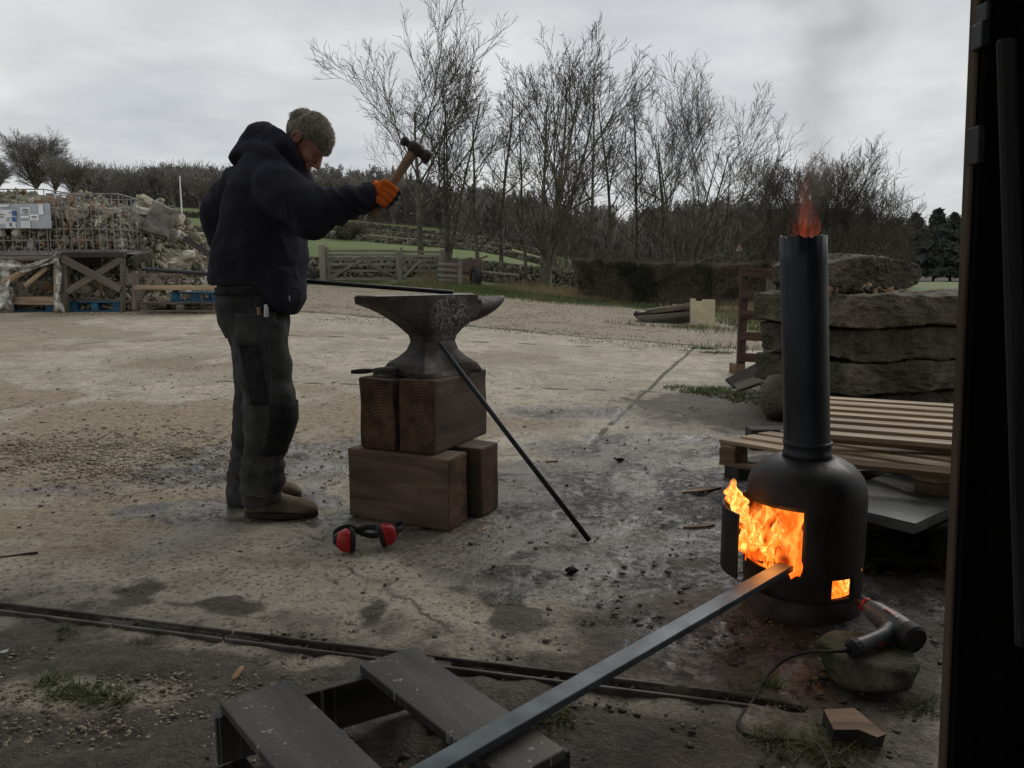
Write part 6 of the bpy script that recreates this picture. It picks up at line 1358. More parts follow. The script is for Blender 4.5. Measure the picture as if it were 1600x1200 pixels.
chunk(P(285, 408, 13.6), (.42, .25, .15), (.2, -.35, .4), 7, M['rubble'], 'long tan stone block low on the right side of the rubble heap')
chunk(P(222, 402, 13.5), (.36, .25, .09), (.3, -.3, .2), 8, M['drystone'], 'greenish flat stone on the rubble heap above the broken crate')
o = beam('plank', P(288, 372, 14.0), P(334, 402, 13.6), .10, .05, M['dark_wood'], up=(0, -1, .3)); props(o, 'dark plank lying down the right slope of the rubble heap', 'plank')
# small wire fence rails right of heap
fr_ = root('wire_fence', P(318, 385, 19), 'galvanised field rails behind the right end of the rubble heap', 'fence')
for (py) in (370, 381): v, f = tube([P(300, py-2, 19), P(346, py, 19)], .03, 6); wobj('rail', v, f, M['galv'], fr_)
for px in (302, 345): v, f = tube([P(px, 368, 19), Vector((P(px, 368, 19).x, 19, float(gz(P(px, 368, 19).x, 19))-.1))], .035, 6); wobj('post', v, f, M['galv'], fr_)
# ================================================================== gates, fence, trailer, tyre
def gate(px0, px1, Y0, Y1, top, bot, label, seed, m):
    a = dist_px(px0, Y0); b_ = dist_px(px1, Y1); H = P(px0, top, Y0).z-a.z; r = root('field_gate', a, label, 'gate'); X = Vector((b_.x-a.x, b_.y-a.y, b_.z-a.z))
    for t in (.0, .30, .52, .70, .86, 1.0)[0:6]: z = Vector((0, 0, .15+(H-.15)*t)); beam('bar', a+z, b_+z, .10, .045, m, r, up=(0, 1, 0) if False else (0, -1, 0), seed=seed+int(t*10))
    for t in (.01, .99): p = a+X*t; beam('stile', p+Vector((0, -.03, .1)), p+Vector((0, -.03, H+(.15 if t < .5 else 0))), .10, .07, m, r, up=(0, -1, 0), seed=seed)
    beam('brace', a+X*.02+Vector((0, -.05, .18)), a+X*.5+Vector((0, -.05, H*.72)), .09, .04, m, r, up=(0, -1, 0)); beam('brace', a+X*.5+Vector((0, -.05, H*.72)), a+X*.98+Vector((0, -.05, .18)), .09, .04, m, r, up=(0, -1, 0)); return r
M['gate_wood'] = wood('gate_wood', (0.10, 0.088, 0.07), (0.24, 0.215, 0.175))
gate(515, 624, 29.5, 29.8, 392, 438, 'long grey five-bar wooden gate just beyond the hanging coat front', 1, M['gate_wood'])
gate(629, 690, 29.9, 30.2, 393, 440, 'second grey wooden gate between the long gate and the trailer', 2, M['gate_wood'])
for px, w_, top, lab in [(508, .22, 383, 'thick weathered gate post at the left end of the long gate'), (626, .16, 392, 'gate post between the two field gates'), (693, .16, 390, 'gate post beside the red trailer')]:
    Y = 29.4; a = dist_px(px, Y); z = P(px, top, Y).z; o = beam('gate_post', a-Vector((0, 0, .1)), Vector((a.x, Y, z)), w_, .2, M['gate_wood'], up=(0, -1, 0)); props(o, lab, 'post', 'gate posts')
# small hurdle in front of trailer
hd = root('wooden_hurdle', dist_px(700, 28.2), 'low slatted wooden hurdle leaning in front of the red trailer', 'hurdle')
for py in (412, 421, 430, 437): beam('slat', P(684, py, 28.2), P(720, py+2, 28.2), .10, .04, M['gate_wood'], hd, up=(0, -1, 0))
a = dist_px(720, 28.1); beam('post', a, Vector((a.x, 28.1, P(720, 404, 28.1).z)), .14, .1, M['gate_wood'], hd, up=(0, -1, 0)); a = dist_px(688, 28.3); beam('post', a, Vector((a.x, 28.3, P(688, 412, 28.3).z)), .10, .08, M['gate_wood'], hd, up=(0, -1, 0))
# trailer
Yt = 28.8; tg = dist_px(735, Yt)
tr = root('farm_trailer', tg, 'old dull red farm trailer with a black wheel parked by the gates', 'trailer')
M['trailer_red'] = mat('faded_red_paint', (0.06, 0.038, 0.03), (0.12, 0.078, 0.062), scale=3, rough=.8)
zb = P(735, 428, Yt).z; zt2 = P(735, 408, Yt).z; x0_, x1_ = P(694, 420, Yt).x, P(752, 420, Yt).x
for y in (Yt, Yt+1.3):
    for k_ in range(2): z = zb+.06+(zt2-zb)*(.25+.5*k_); beam('side_board', (x0_, y, z), (x1_, y, z), (zt2-zb)*.46, .04, M['trailer_red'], tr, up=(0, -1, 0))
beam('tail_board', (x1_, Yt, (zb+zt2)/2), (x1_, Yt+1.3, (zb+zt2)/2), zt2-zb, .04, M['trailer_red'], tr, up=(1, 0, 0)); beam('head_board', (x0_, Yt, (zb+zt2)/2), (x0_, Yt+1.3, (zb+zt2)/2), zt2-zb, .04, M['trailer_red'], tr, up=(1, 0, 0))
beam('floor', (x0_, Yt+.65, zb), (x1_, Yt+.65, zb), 1.28, .06, M['trailer_red'], tr); beam('raised_rail', P(738, 409, Yt), P(762, 400, Yt), .07, .05, M['trailer_red'], tr, up=(0, -1, 0))
def wheel(c, R_, w_, ax, parent, nm='tyre'):
    k = 32; prof = [(R_*.55, -w_/2), (R_*.85, -w_/2), (R_*.97, -w_*.4), (R_, -w_*.2), (R_, w_*.2), (R_*.97, w_*.4), (R_*.85, w_/2), (R_*.55, w_/2)]; Mx = frame(ax, (0, 0, 1), c); vs = []; fs = []
    for r_, x in prof:
        for q in range(k): t = 2*math.pi*q/k; rr = r_*(1+(.012*(-1)**q if r_ > R_*.96 else 0)); vs.append(Mx @ Vector((x, rr*math.cos(t), rr*math.sin(t))))
    n = len(prof)
    for i in range(n):
        for q in range(k): fs.append((i*k+q, i*k+(q+1) % k, ((i+1) % n)*k+(q+1) % k, ((i+1) % n)*k+q))
    return wobj(nm, vs, fs, M['rubber'], parent)
for dy in (-.15, 1.4):
    R_ = .36; c = Vector((P(743, 436, Yt).x, Yt+dy, tg.z+R_)); wh = wheel(c, R_, .2, (1, .45, 0), tr); v, f = tube([c-Vector((.06, .027, 0)), c+Vector((.06, .027, 0))], [.2, .2], 16); wobj('rim', v, f, M['trailer_red'], wh)
v, f = tube([P(752, 425, Yt), P(782, 428, Yt-.2), P(811, 430, Yt-.4)], [.06, .055, .045], 8); wobj('drawbar', v, f, M['gate_wood'], tr)
ty = dist_px(484, 28.6); t_ = root('old_tyre', ty, 'old black tyre leaning against the wall just right of the man', 'tyre'); wheel(Vector((ty.x, 28.6, ty.z+.33)), .33, .2, (.35, 1, .2), t_)
# fence posts and field bits beyond
for i, (px, Y, top) in enumerate([(470, 31, 398), (860, 33, 405), (900, 34, 402)]):
    a = dist_px(px, Y); o = beam('fence_post', a-Vector((0, 0, .1)), Vector((a.x, Y, P(px, top, Y).z)), .11, .1, M['gate_wood'], up=(0, -1, 0)); props(o, ['weathered fence post against the wall just right of the man', 'fence post below the big forked tree', 'fence post at the left end of the clipped hedge'][i], 'post', 'fence posts')
# warning sign
Ys_ = 62; a = dist_px(1150, Ys_); z = P(1150, 389, Ys_).z; sg = root('road_sign', a, 'small white triangular road warning sign beyond the hedge', 'road sign')
beam('post', a, Vector((a.x, Ys_, z)), .08, .08, M['galv'], sg, up=(0, -1, 0))
def tri(s, y, m, nm):
    vs = [(a.x-s, y, z-s*.58), (a.x+s, y, z-s*.58), (a.x, y, z+s*1.15)]; vs += [(x, yy+.02, zz) for x, yy, zz in vs]; return wobj(nm, vs, [(0, 1, 2), (5, 4, 3), (0, 3, 4, 1), (1, 4, 5, 2), (2, 5, 3, 0)], m, sg)
tri(.42, Ys_-.10, M['red_plastic'], 'border'); tri(.32, Ys_-.125, M['white_paint'], 'face')
# distant low wall by the road, right
drywall('dry_stone_wall', [dist_px(1105, 58), dist_px(1200, 60), dist_px(1290, 62)], 1.0, .5, .4, 'short dry stone wall by the road sign beyond the hedge', seed=12)
# ================================================================== THE MAN
YM = 3.15
man = root('person', Vector((P(420, 800, YM).x, YM, 0)), 'man in navy hoodie, dark work trousers and orange gloves raising a hammer over the anvil', 'person')
def Q(px, py, dy=0.0): return P(px, py, YM+dy)
def rings(rows, k=28, e=2.4, cap=True):
    """rows: (py, pxL, pxR, half depth, dy)  -> closed loft of horizontal rings"""
    vs = []; fs = []
    for (py, l, r_, d, dy) in rows:
        a = Q(l, py, dy); b_ = Q(r_, py, dy); c = (a+b_)/2; w = (b_-a).length/2
        for q in range(k):
            t = 2*math.pi*q/k; cc, ss = math.cos(t), math.sin(t); n_ = (abs(cc)**e+abs(ss)**e)**(-1/e); vs.append(c+Vector((w*cc*n_, d*ss*n_, 0)))
    n = len(rows)
    for i in range(n-1):
        for q in range(k): fs.append((i*k+q, i*k+(q+1) % k, (i+1)*k+(q+1) % k, (i+1)*k+q))
    fs += [tuple(range(k-1, -1, -1)), tuple((n-1)*k+q for q in range(k))]; return vs, fs
# ---- hoodie
torso = rings([(448, 330, 470, .165, 0), (470, 352, 474, .16, 0), (440, 329, 474, .18, 0)][:0]+[
 (250, 388, 452, .13, 0), (262, 378, 464, .165, 0), (280, 370, 474, .20, 0), (300, 362, 480, .215, 0), (330, 353, 482, .20, 0), (360, 345, 478, .185, 0), (395, 337, 476, .175, 0), (425, 331, 476, .172, 0), (440, 329, 475, .172, 0), (447, 333, 473, .168, 0)], 32)
front_hem = rings([(420, 400, 476, .165, 0), (450, 404, 475, .165, 0), (470, 425, 473, .155, 0), (484, 438, 466, .13, 0), (491, 445, 458, .09, 0)], 24)
RS = Q(432, 295, -.15); RE = Q(512, 324, -.24); RW = Q(586, 303, -.20)
arm_r = tube(smooth_path([Q(415, 295, -.08), RS, Q(470, 320, -.20), RE, Q(548, 316, -.235), RW], 5), list(np.interp(np.linspace(0, 1, 26), [0, .2, .4, .6, .8, 1], [.09, .100, .096, .076, .061, .047])), 20)
LS = Q(405, 282, .19); LE = Q(338, 340, .26); LW = Q(402, 432, .22)
arm_l = tube(smooth_path([Q(420, 290, .12), LS, Q(365, 305, .25), LE, Q(352, 385, .27), LW], 5), list(np.interp(np.linspace(0, 1, 26), [0, .2, .4, .6, .8, 1], [.10, .105, .088, .070, .058, .046])), 18)
bulge = ellipsoid(Q(487, 345, -.22), (.085, .075, .075)); chest = ellipsoid(Q(450, 300, 0), (.10, .17, .12), Matrix.Rotation(.3, 3, 'Y'))
neck = tube([Q(412, 262), Q(436, 240), Q(452, 226)], [.125, .098, .082], 20)
hood = tube(smooth_path([Q(394, 256, -.02), Q(400, 238, 0), Q(413, 220, 0), Q(425, 216, 0)], 4), list(np.linspace(.080, .050, 13)), 18, ell=[(1, 1.25)]*13)
hood2 = tube(smooth_path([Q(385, 232, -.02), Q(393, 222, 0), Q(408, 211, 0), Q(420, 213, 0)], 4), list(np.interp(range(13), [0, 6, 12], [.026, .050, .040])), 16, ell=[(1, 1.5)]*13)
roll = []
for side in (-1, 1):
    roll.append(tube(smooth_path([Q(414, 205, side*.03), Q(430, 212, side*.085), Q(446, 228, side*.10), Q(461, 247, side*.085), Q(472, 266, side*.03)], 4), list(np.interp(range(17), [0, 6, 12, 16], [.036, .034, .027, .018])), 12))
    roll.append(tube(smooth_path([Q(388, 234, side*.03), Q(402, 228, side*.10), Q(424, 240, side*.145), Q(448, 262, side*.13), Q(466, 284, side*.05)], 4), list(np.interp(range(17), [0, 6, 12, 16], [.026, .026, .022, .014])), 10))
hv, hf, hn = fuse([torso, front_hem, arm_r, arm_l, bulge, chest, neck, hood, hood2]+roll, .009, 6)
def folds(v, nn, spec, amp=.004):
    out = v.copy()
    for i in range(len(v)):
        p = Vector(v[i]); d = amp*(n3(p*9)+.6*n3(p*21))
        for (a, b_, fr, am, rad, skew) in spec:
            ab = b_-a; t = (p-a).dot(ab)/ab.length_squared
            if -.1 < t < 1.1:
                q = a+ab*t; r_ = (p-q).length
                if r_ < rad:
                    s = t*ab.length; w_ = math.sin((s+skew*(p.z-q.z)+.035*n3(p*9)+.012*n3(p*23))*fr)*(.5+.5*n3(p*5+Vector((3, 1, 2)))+.4); d += am*w_*min(1, (1-abs(t-.5)*1.8)*2.2 if abs(t-.5) > .3 else 1)
        out[i] = v[i]+nn[i]*d
    return out
hv = folds(hv, hn, [(RE-(RE-RS)*.25, RE.lerp(RW, .95), 120, .0050, .11, .9), (LS, LE, 90, .003, .13, .5), (Q(400, 300), Q(410, 445), 30, .004, .30, 1.8)], .009)
wobj('hoodie', hv, hf, M['hoodie'], man, True)
# cuff and hem bands
v, f = tube([RW-(RW-RE).normalized()*.035, RW-(RW-RE).normalized()*.012, RW+(RW-RE).normalized()*.004], [.049, .050, .046], 20); wobj('cuff', v, f, M['hoodie'], man, True)
v, f = tube([LW-(LW-Q(352, 385, .27)).normalized()*.03, LW+(LW-Q(352, 385, .27)).normalized()*.004], [.048, .046], 16); wobj('cuff', v, f, M['hoodie'], man, True)
# hood opening seam and small zip tag
tagp = Q(452, 462, -.165); o = beam('zip_tag', tagp, tagp+Vector((.002, -.003, -.02)), .006, .004, M['galv'], man, up=(0, -1, 0), b=.001)
# ---- trousers
pelvis = rings([(425, 346, 452, .150, 0), (455, 343, 450, .155, 0), (480, 344, 447, .155, 0), (510, 348, 448, .15, 0), (528, 356, 447, .13, 0)], 28)
nl_ = rings([(500, 352, 448, .085, -.075), (533, 362, 449, .088, -.085), (570, 370, 455, .084, -.088), (600, 376, 459, .080, -.09), (625, 380, 461, .078, -.09), (655, 383, 462, .080, -.09), (680, 383, 454, .076, -.088), (700, 382, 446, .073, -.085), (725, 379, 442, .072, -.085), (750, 378, 444, .073, -.085), (772, 378, 441, .072, -.085), (788, 380, 434, .066, -.085)], 28, 2.2)
fl_ = rings([(500, 350, 440, .085, .075), (533, 359, 432, .085, .09), (570, 364, 432, .082, .10), (600, 366, 434, .078, .11), (640, 363, 434, .076, .12), (680, 362, 428, .073, .13), (715, 360, 422, .070, .135), (750, 357, 420, .068, .14), (775, 356, 418, .066, .14), (788, 356, 414, .060, .14)], 24, 2.2)
tv, tf, tn = fuse([pelvis, nl_, fl_], .009, 6)
knee = Q(420, 640, -.09); ank = Q(410, 785, -.09); hip = Q(400, 520, -.08)
tv = folds(tv, tn, [(Q(412, 700, -.09), ank, 105, .0042, .14, 2.2), (hip, knee, 50, .003, .14, 1.8), (Q(395, 640, .1), Q(388, 785, .13), 95, .0035, .12, 1.8)], .009)
wobj('trousers', tv, tf, M['trousers'], man, True)
# knee panel: outer shell on the front half of the near leg
def shell_patch(name, rows, t0, t1, m, off=.006, e=2.2, nseg=14, th=.004):
    vs = []; fs = []
    for (py, l, r_, d, dy) in rows:
        a = Q(l, py, dy); b_ = Q(r_, py, dy); c = (a+b_)/2; w = (b_-a).length/2+off; dd = d+off
        for q in range(nseg+1):
            t = t0+(t1-t0)*q/nseg; cc, ss = math.cos(t), math.sin(t); n_ = (abs(cc)**e+abs(ss)**e)**(-1/e); p = c+Vector((w*cc*n_, dd*ss*n_, 0)); vs.append(p+Vector((0, -1, 0))*.003*n3(p*25))
    k = nseg+1
    for i in range(len(rows)-1):
        for q in range(nseg): fs.append((i*k+q, i*k+q+1, (i+1)*k+q+1, (i+1)*k+q))
    o = wobj(name, vs, fs, m, man, True); s = o.modifiers.new('thick', 'SOLIDIFY'); s.thickness = th; s.offset = -1; return o
def interp_rows(rows, pys): return [tuple([py]+[float(np.interp(py, [r[0] for r in rows], [r[j] for r in rows])) for j in (1, 2, 3, 4)]) for py in pys]
NR = [(500, 352, 448, .085, -.075), (533, 362, 449, .088, -.085), (570, 370, 455, .084, -.088), (600, 376, 459, .080, -.09), (625, 380, 461, .078, -.09), (655, 383, 462, .080, -.09), (680, 383, 454, .076, -.088), (700, 382, 446, .073, -.085), (725, 379, 442, .072, -.085)]
shell_patch('knee_pad', interp_rows(NR, np.linspace(627, 706, 12)), R(-78), R(60), M['trouser_black'])
shell_patch('side_panel', interp_rows(NR, np.linspace(536, 628, 10)), R(-118), R(-80), M['trouser_black'], .004)
PR = [(440, 345, 451, .155, 0), (560, 350, 452, .165, 0)]
shell_patch('holster_pocket', interp_rows(PR, np.linspace(486, 534, 8)), R(-98), R(-42), M['trousers'], .014, 2.4, 12, .008)
shell_patch('belt', interp_rows([(440, 345, 452, .158, 0), (500, 345, 450, .158, 0)], np.linspace(449, 461, 3)), R(-180), R(180), M['trouser_black'], .004, 2.4, 48)
for px in (421, 423): pass
sp_ = Q(420, 510, -.172); o = beam('pocket_seam', Q(421, 486, -.176), Q(419, 532, -.176), .004, .003, M['glove_dark'], man, up=(0, -1, 0), b=.0005)
o = beam('tape_measure_edge', Q(404, 488, -.172), Q(405, 478, -.172), .018, .012, M['pale_wood'], man, up=(0, -1, 0), b=.002) if False else None
v, f = tube([Q(416, 495, -.168), Q(416, 482, -.168), Q(415, 476, -.166)], [.009, .009, .006], 8); o = wobj('marker_pen', v, f, M['white_paint']); props(o, 'light marker pen sticking out of the hip pocket of the man', 'pen')
v, f = tube([Q(405, 492, -.168), Q(404, 480, -.168)], [.008, .008], 8); o = wobj('pencil', v, f, M['pale_wood']); props(o, 'carpenter pencil in the hip pocket beside the marker pen', 'pencil')
# ---- boots
def boot(heel, toe, yc, gy, label, sc=1.0):
    a = heel; b_ = toe; d = (b_-a); L_ = d.length; dn = d.normalized(); side = Vector((-dn.y, dn.x, 0))
    def ring(t, w, h0, h1, k=16):
        c = a+dn*L_*t; out = []
        for q in range(k):
            th = 2*math.pi*q/k; cc, ss = math.cos(th), math.sin(th); z = (h0+h1)/2+(h1-h0)/2*ss*(abs(ss)**-.25 if abs(ss) > 1e-3 else 0); out.append(c+side*w*cc+Vector((0, 0, z)))
        return out
    secs = [(.01, .026, .02, .07), (.05, .036, .012, .098), (.15, .041, .010, .115), (.30, .042, .010, .118), (.42, .041, .010, .108), (.55, .044, .010, .090), (.68, .049, .010, .078), (.80, .051, .010, .072), (.90, .046, .011, .062), (.97, .033, .014, .048), (1.0, .016, .02, .038)]
    vs = []; k = 16
    for s_ in secs: vs += ring(*s_)
    fs = [(i*k+q, i*k+(q+1) % k, (i+1)*k+(q+1) % k, (i+1)*k+q) for i in range(len(secs)-1) for q in range(k)]+[tuple(range(k-1, -1, -1)), tuple((len(secs)-1)*k+q for q in range(k))]
    sh = tube([a+dn*L_*.22+Vector((0, 0, .06)), a+dn*L_*.22+Vector((0, 0, .12)), a+dn*L_*.21+Vector((0, 0, .17))], [.05, .049, .052], 16)
    v, f, nn = fuse([(vs, fs), sh], .006, 4); bo = wobj('boot', v+nn*np.array([[.001*n3(Vector(p)*60)] for p in v]), f, M['suede'], man, True)
    out = []; n = 28
    for i in range(n):
        th = 2*math.pi*i/n; cx = .5+.5*math.cos(th); w = .036+.018*math.sin(min(1, cx)*2.6)*(1 if cx > .1 else .8); out.append(a+dn*L_*(-.01+1.02*cx)+side*w*math.sin(th))
    vs = [p+Vector((0, 0, .0)) for p in out]+[p+Vector((0, 0, .022)) for p in out]; fs = [(i, (i+1) % n, n+(i+1) % n, n+i) for i in range(n)]+[tuple(range(n-1, -1, -1)), tuple(n+i for i in range(n))]
    wobj('sole', vs, fs, M['sole'], bo)
    for t in (.44, .50, .56):
        c = a+dn*L_*t+Vector((0, 0, .108-(t-.42)*.16)); v, f = tube([c-side*.022+Vector((0, 0, -.006)), c+Vector((0, 0, .004)), c+side*.022+Vector((0, 0, -.006))], .003, 6); wobj('lace', v, f, M['pale_wood'], bo)
g1 = G(379, 811); g2 = G(496, 808); boot(Vector((g1.x, g1.y+.035, .002)), Vector((g2.x-.004, g2.y+.02, .002)), 0, 0, '')
g1 = G(356, 789); g2 = G(468, 779); boot(Vector((g1.x, g1.y+.03, .002)), Vector((g2.x, g2.y+.03, .002)), 0, 0, '')
# ---- head
HC = Q(477, 223, -.01); PT_ = R(52)
HR = Matrix.Rotation(R(-7), 4, 'Z') @ Matrix.Rotation(PT_, 4, 'Y'); HM4 = Matrix.Translation(HC) @ HR
def hs(c, r_, ry=0, k=20, m=12):
    v, f = ellipsoid(c, r_, Matrix.Rotation(ry, 3, 'Y'), k, m); return [HM4 @ a for a in v], f
def ht(path, rad, k=12, **kw):
    v, f = tube(path, rad, k, **kw); return [HM4 @ a for a in v], f
skull = [hs((-.012, 0, .028), (.092, .074, .084)), hs((.030, 0, -.005), (.052, .058, .072)), hs((.026, 0, -.055), (.050, .050, .050), .3), hs((.058, 0, -.092), (.024, .027, .020)),
 ht([(.074, 0, .022), (.088, 0, .002), (.103, 0, -.020), (.107, 0, -.029)], [.010, .0105, .0115, .0095]), hs((.092, .011, -.029), (.011, .008, .007)), hs((.092, -.011, -.029), (.011, .008, .007)),
 hs((.068, .028, .028), (.018, .022, .010)), hs((.068, -.028, .028), (.018, .022, .010)), hs((.052, .042, -.018), (.028, .020, .024)), hs((.052, -.042, -.018), (.028, .020, .024)),
 hs((.082, 0, -.052), (.013, .021, .007)), hs((.079, 0, -.063), (.013, .019, .0075)), hs((.070, 0, -.045), (.016, .03, .018)), hs((.064, .030, .008), (.014, .014, .012)), hs((.064, -.030, .008), (.014, .014, .012)),
 hs((.02, .050, -.06), (.035, .014, .026), .3), hs((.02, -.050, -.06), (.035, .014, .026), .3)]
nk = tube([Q(436, 246), Q(456, 238), Q(468, 228)], [.062, .060, .058], 18)
skin_parts = skull+[nk]
hdv, hdf, hdn = fuse(skin_parts, .0042, 4, .45)
wobj('head', hdv, hdf, M['skin'], man, True)
for s_ in (-1, 1):
    er = smooth_path([(-.006, s_*.077, -.024), (.004, s_*.081, -.012), (.008, s_*.084, .006), (.000, s_*.088, .022), (-.014, s_*.090, .024), (-.022, s_*.089, .008), (-.018, s_*.083, -.012), (-.008, s_*.079, -.026)], 4)
    v1 = ht(er, .0048, 8); v2 = hs((-.007, s_*.078, .0), (.014, .006, .020)); v3 = hs((-.006, s_*.081, -.022), (.007, .004, .008))
    v, f, nn = fuse([v1, v2, v3], .0022, 3); wobj('ear', v, f, M['skin'], man, True)
    v, f = tube([HM4 @ Vector(p) for p in [(.078, s_*.020, .006), (.081, s_*.030, .003), (.074, s_*.042, .004)]], .0016, 6); wobj('eyelash', v, f, M['glove_dark'], man)
    v, f = tube([HM4 @ Vector(p) for p in [(.088, s_*.012, .030), (.087, s_*.028, .036), (.074, s_*.046, .030)]], [.003, .0036, .002], 6); wobj('eyebrow', v, f, M['hair'], man)
v, f = tube([HM4 @ Vector(p) for p in [(.083, -.021, -.059), (.0935, 0, -.0575), (.083, .021, -.059)]], .0014, 6); wobj('mouth_line', v, f, M['glove_dark'], man)
# stubble-free short hair: a cap with thousands of short strands
def hair():
    cap = [hs((-.013, 0, .034), (.0925, .0750, .0810), 0, 32, 20)]
    v, f = cap[0]; inv = HM4.inverted(); vs = []; 
    for a in v:
        q = inv @ a; vs.append(q)
    vs2 = []
    for q in vs:
        lim = np.interp(q.x, [-.12, -.06, -.02, .01, .05, .09], [-.045, -.035, .012, .018, .052, .064])
        if q.z < lim: q = Vector((-.012+(q.x+.012)*.86, q.y*.86, max(q.z, -.03)*1.0 if False else lim-.002)) if q.z < lim-.004 else q
        vs2.append(HM4 @ q)
    wobj('hair', vs2, f, M['hair'], man, True)
    g = np.random.default_rng(4); B = Bulk(); n = 0
    while n < 8500:
        d = g.normal(size=3); d /= np.linalg.norm(d); q = np.array([-.013+.0925*d[0], .0750*d[1], .034+.0812*d[2]])
        lim = np.interp(q[0], [-.12, -.06, -.02, .01, .05, .09], [-.045, -.035, .012, .018, .050, .060])
        if q[2] < lim: continue
        fw = np.array([1.0, .12*np.sign(q[1]), -.25]) if q[0] > -.07 else np.array([-.15, 0, -1.0]); 
        if q[2] < .05 and q[0] <= .04: fw = np.array([-.25, 0, -1.0])
        nrm = d/np.array([.0945, .0768, .0832]); nrm /= np.linalg.norm(nrm); t = fw-nrm*fw.dot(nrm); t = t/max(np.linalg.norm(t), .05)+nrm*g.uniform(.03, .22)+g.normal(size=3)*.10; t /= np.linalg.norm(t); L_ = g.uniform(.020, .040) if q[2] > .05 else g.uniform(.008, .014)
        p1 = q+t*L_*.5+nrm*.0025; p2 = q+t*L_; B.add([tuple(HM4 @ Vector(q)), tuple(HM4 @ Vector(p1)), tuple(HM4 @ Vector(p2))], [.0011, .0010, .0003], 3); n += 1
    v, q = B.build(); o = wobj('hair_strands', v, q, M['hair'], man); props(o, kind='stuff')
hair()
# ---- hammer
HB = Q(580, 339, -.21); HT = Q(653, 226, -.16); hdir = (HT-HB).normalized()
ham = root('hammer', HB, 'ball-pein hammer with wooden handle raised in the orange glove', 'hammer')
L_h = (HT-HB).length; pp_ = [HB+hdir*L_h*t for t in (0, .04, .15, .35, .6, .8, .95, 1.0)]
v, f = tube(pp_, [.015, .019, .0175, .0155, .0165, .019, .018, .0165], 14, ell=[(1, .8)]*8); wobj('handle', v, f, M['brown_wood'], ham, True)
hx_ = (Q(677, 237, -.155)-Q(641, 207, -.165)).normalized(); hx_ = (hx_-hdir*hx_.dot(hdir)).normalized(); hc_ = HB+hdir*(L_h-.018)
prof = [(-.062, .006), (-.060, .013), (-.052, .0185), (-.042, .0185), (-.034, .0135), (-.028, .0145), (-.022, .021), (-.012, .025), (.012, .0255), (.022, .0225), (.030, .0195), (.036, .021), (.040, .025), (.062, .0255), (.066, .023), (.0661, .001)]
v, f = tube([hc_+hx_*x for x, _ in prof], [r_ for _, r_ in prof], 20); wobj('head', v, f, M['cast'], ham, True)
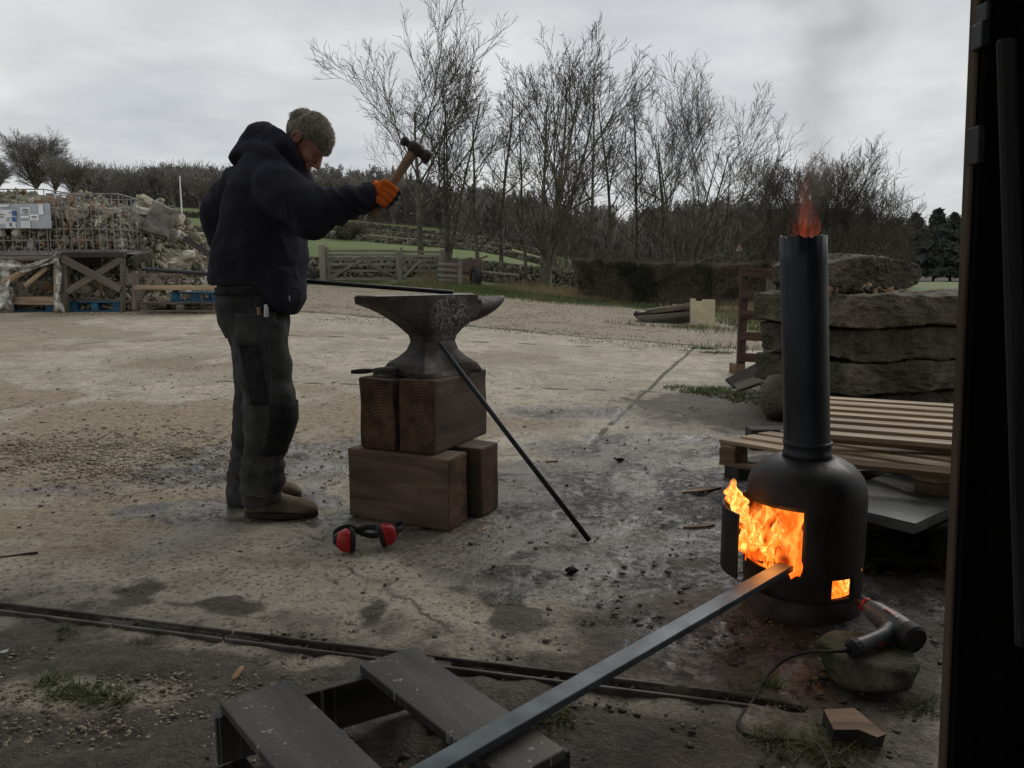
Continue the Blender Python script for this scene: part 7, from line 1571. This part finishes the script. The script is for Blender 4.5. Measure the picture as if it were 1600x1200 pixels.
# ---- gloves: palm, five fingers
def glove(wr, axis_p, axis_d, toward, label, parent, span=.022):
    """wr wrist centre; bar through axis_p along axis_d; toward = from wrist to bar"""
    h = axis_d.normalized(); f_ = (axis_p-wr); f_ = (f_-h*f_.dot(h)).normalized(); c = toward-h*toward.dot(h)-f_*toward.dot(f_); c.normalize(); parts = []
    K = []
    for i in range(4):
        hp = axis_p+h*(span*(1.5-i)); Ls = (1.0, 1.07, 1.0, .82)[i]; r_ = (.0118, .0122, .0117, .0105)[i]
        k0 = hp+c*.030-f_*.020; k1 = hp+c*.030+f_*.010; k2 = hp+c*.020*Ls+f_*.033*Ls; k3 = hp-c*.006+f_*.033*Ls; k4 = hp-c*.026+f_*.014; k5 = hp-c*.026-f_*.004
        K.append((k0, k1, k2, k3, k4, k5, r_))
    wb = wr
    palm = [tube([wb+h*.012*(1.5-i)*.9, wb.lerp(K[i][0], .5)+h*.004*(1.5-i)+c*.006, K[i][0], K[i][1]], [.024, .0235, .017, .0135], 12) for i in range(4)]
    fing = [tube([K[i][1]-f_*.012, K[i][1], K[i][2]], [.0135, .0128, K[i][6]], 12) for i in range(4)]
    th0 = wb.lerp(axis_p, .35)+h*.022-c*.006; thumb = tube([th0, axis_p-f_*.030+h*.032-c*.006, axis_p-f_*.018+h*.042-c*.022, axis_p+f_*.004+h*.044-c*.028], [.021, .0165, .014, .011], 12)
    heel = ellipsoid(wb.lerp(axis_p, .45)-h*.018-c*.004, (.026, .02, .028))
    v, f, nn = fuse(palm+fing+[thumb, heel], .0034, 4); g_ = wobj('glove', v, f, M['orange'], parent, True)
    for i in range(4):
        k = K[i]; v, f = tube(smooth_path([k[2]-c*.001, k[2].lerp(k[3], .5)+f_*.004, k[3], k[4], k[5]], 3), [k[6]*1.06]*10+[k[6]*1.0, k[6]*.9, k[6]*.6], 12); wobj('finger', v, f, M['glove_dark'], g_, True)
    v, f = tube(smooth_path([axis_p-f_*.026+h*.036-c*.014, axis_p-f_*.014+h*.043-c*.024, axis_p+f_*.006+h*.044-c*.029], 3), [.0155, .0152, .0150, .0145, .013, .012, .007], 12); wobj('thumb', v, f, M['glove_dark'], g_, True)
    pm = wb.lerp(axis_p, .72)-h*.040+c*.010; v, f = ellipsoid(pm, (.024, .024, .018)); wobj('palm_patch', v, f, M['glove_dark'], g_, True)
    v, f = tube([wr-f_*.030, wr-f_*.006], [.040, .036], 16); wobj('wristband', v, f, M['orange'], g_, True)
GP = HB+hdir*.098
glove(RW+(RW-RE).normalized()*.008, GP, hdir, Vector((0, -1, 0)), '', man)
rd = (ROD[1]-ROD[0]).normalized(); rp = ROD[1]+rd*.0
glove(LW, rp, rd, Vector((0, .3, 1)), '', man)

# ---- seams laid on the cloth surface
from mathutils.bvhtree import BVHTree
def surf_line(name, pix, v, f, m, parent, rad=.0016, off=.0008):
    bv = BVHTree.FromPolygons([Vector(a) for a in v], f); pts = []; cam_ = Vector((0, 0, CAMZ))
    pp = smooth_path([Vector((a, b_, 0)) for a, b_ in pix], 8)
    for p in pp:
        d = ray(p.x, p.y).normalized(); h = bv.ray_cast(cam_, d)
        if h[0] is not None: pts.append(h[0]-d*off)
    if len(pts) > 3:
        a_, b_ = tube(pts, rad, 6); wobj(name, a_, b_, m, parent, True)
M['seam'] = mat('seam_thread', (0.10, 0.10, 0.10), (0.16, 0.16, 0.16), scale=40, rough=.9, bump=0, spec=.1)
for pix in ([(372, 500), (377, 573), (387, 640), (383, 695), (379, 757)], [(420, 540), (424, 590), (424, 622)], [(400, 470), (398, 486)], [(385, 772), (412, 776), (436, 771)]): surf_line('seam', pix, tv, tf, M['seam'], man)
for pix in ([(418, 258), (436, 276), (446, 306), (452, 345), (462, 372)], [(346, 436), (380, 441), (430, 444), (470, 452)], [(440, 372), (452, 410), (466, 440)], [(552, 296), (558, 312), (556, 330)]): surf_line('seam', pix, hv, hf, M['trouser_black'], man, .0018)
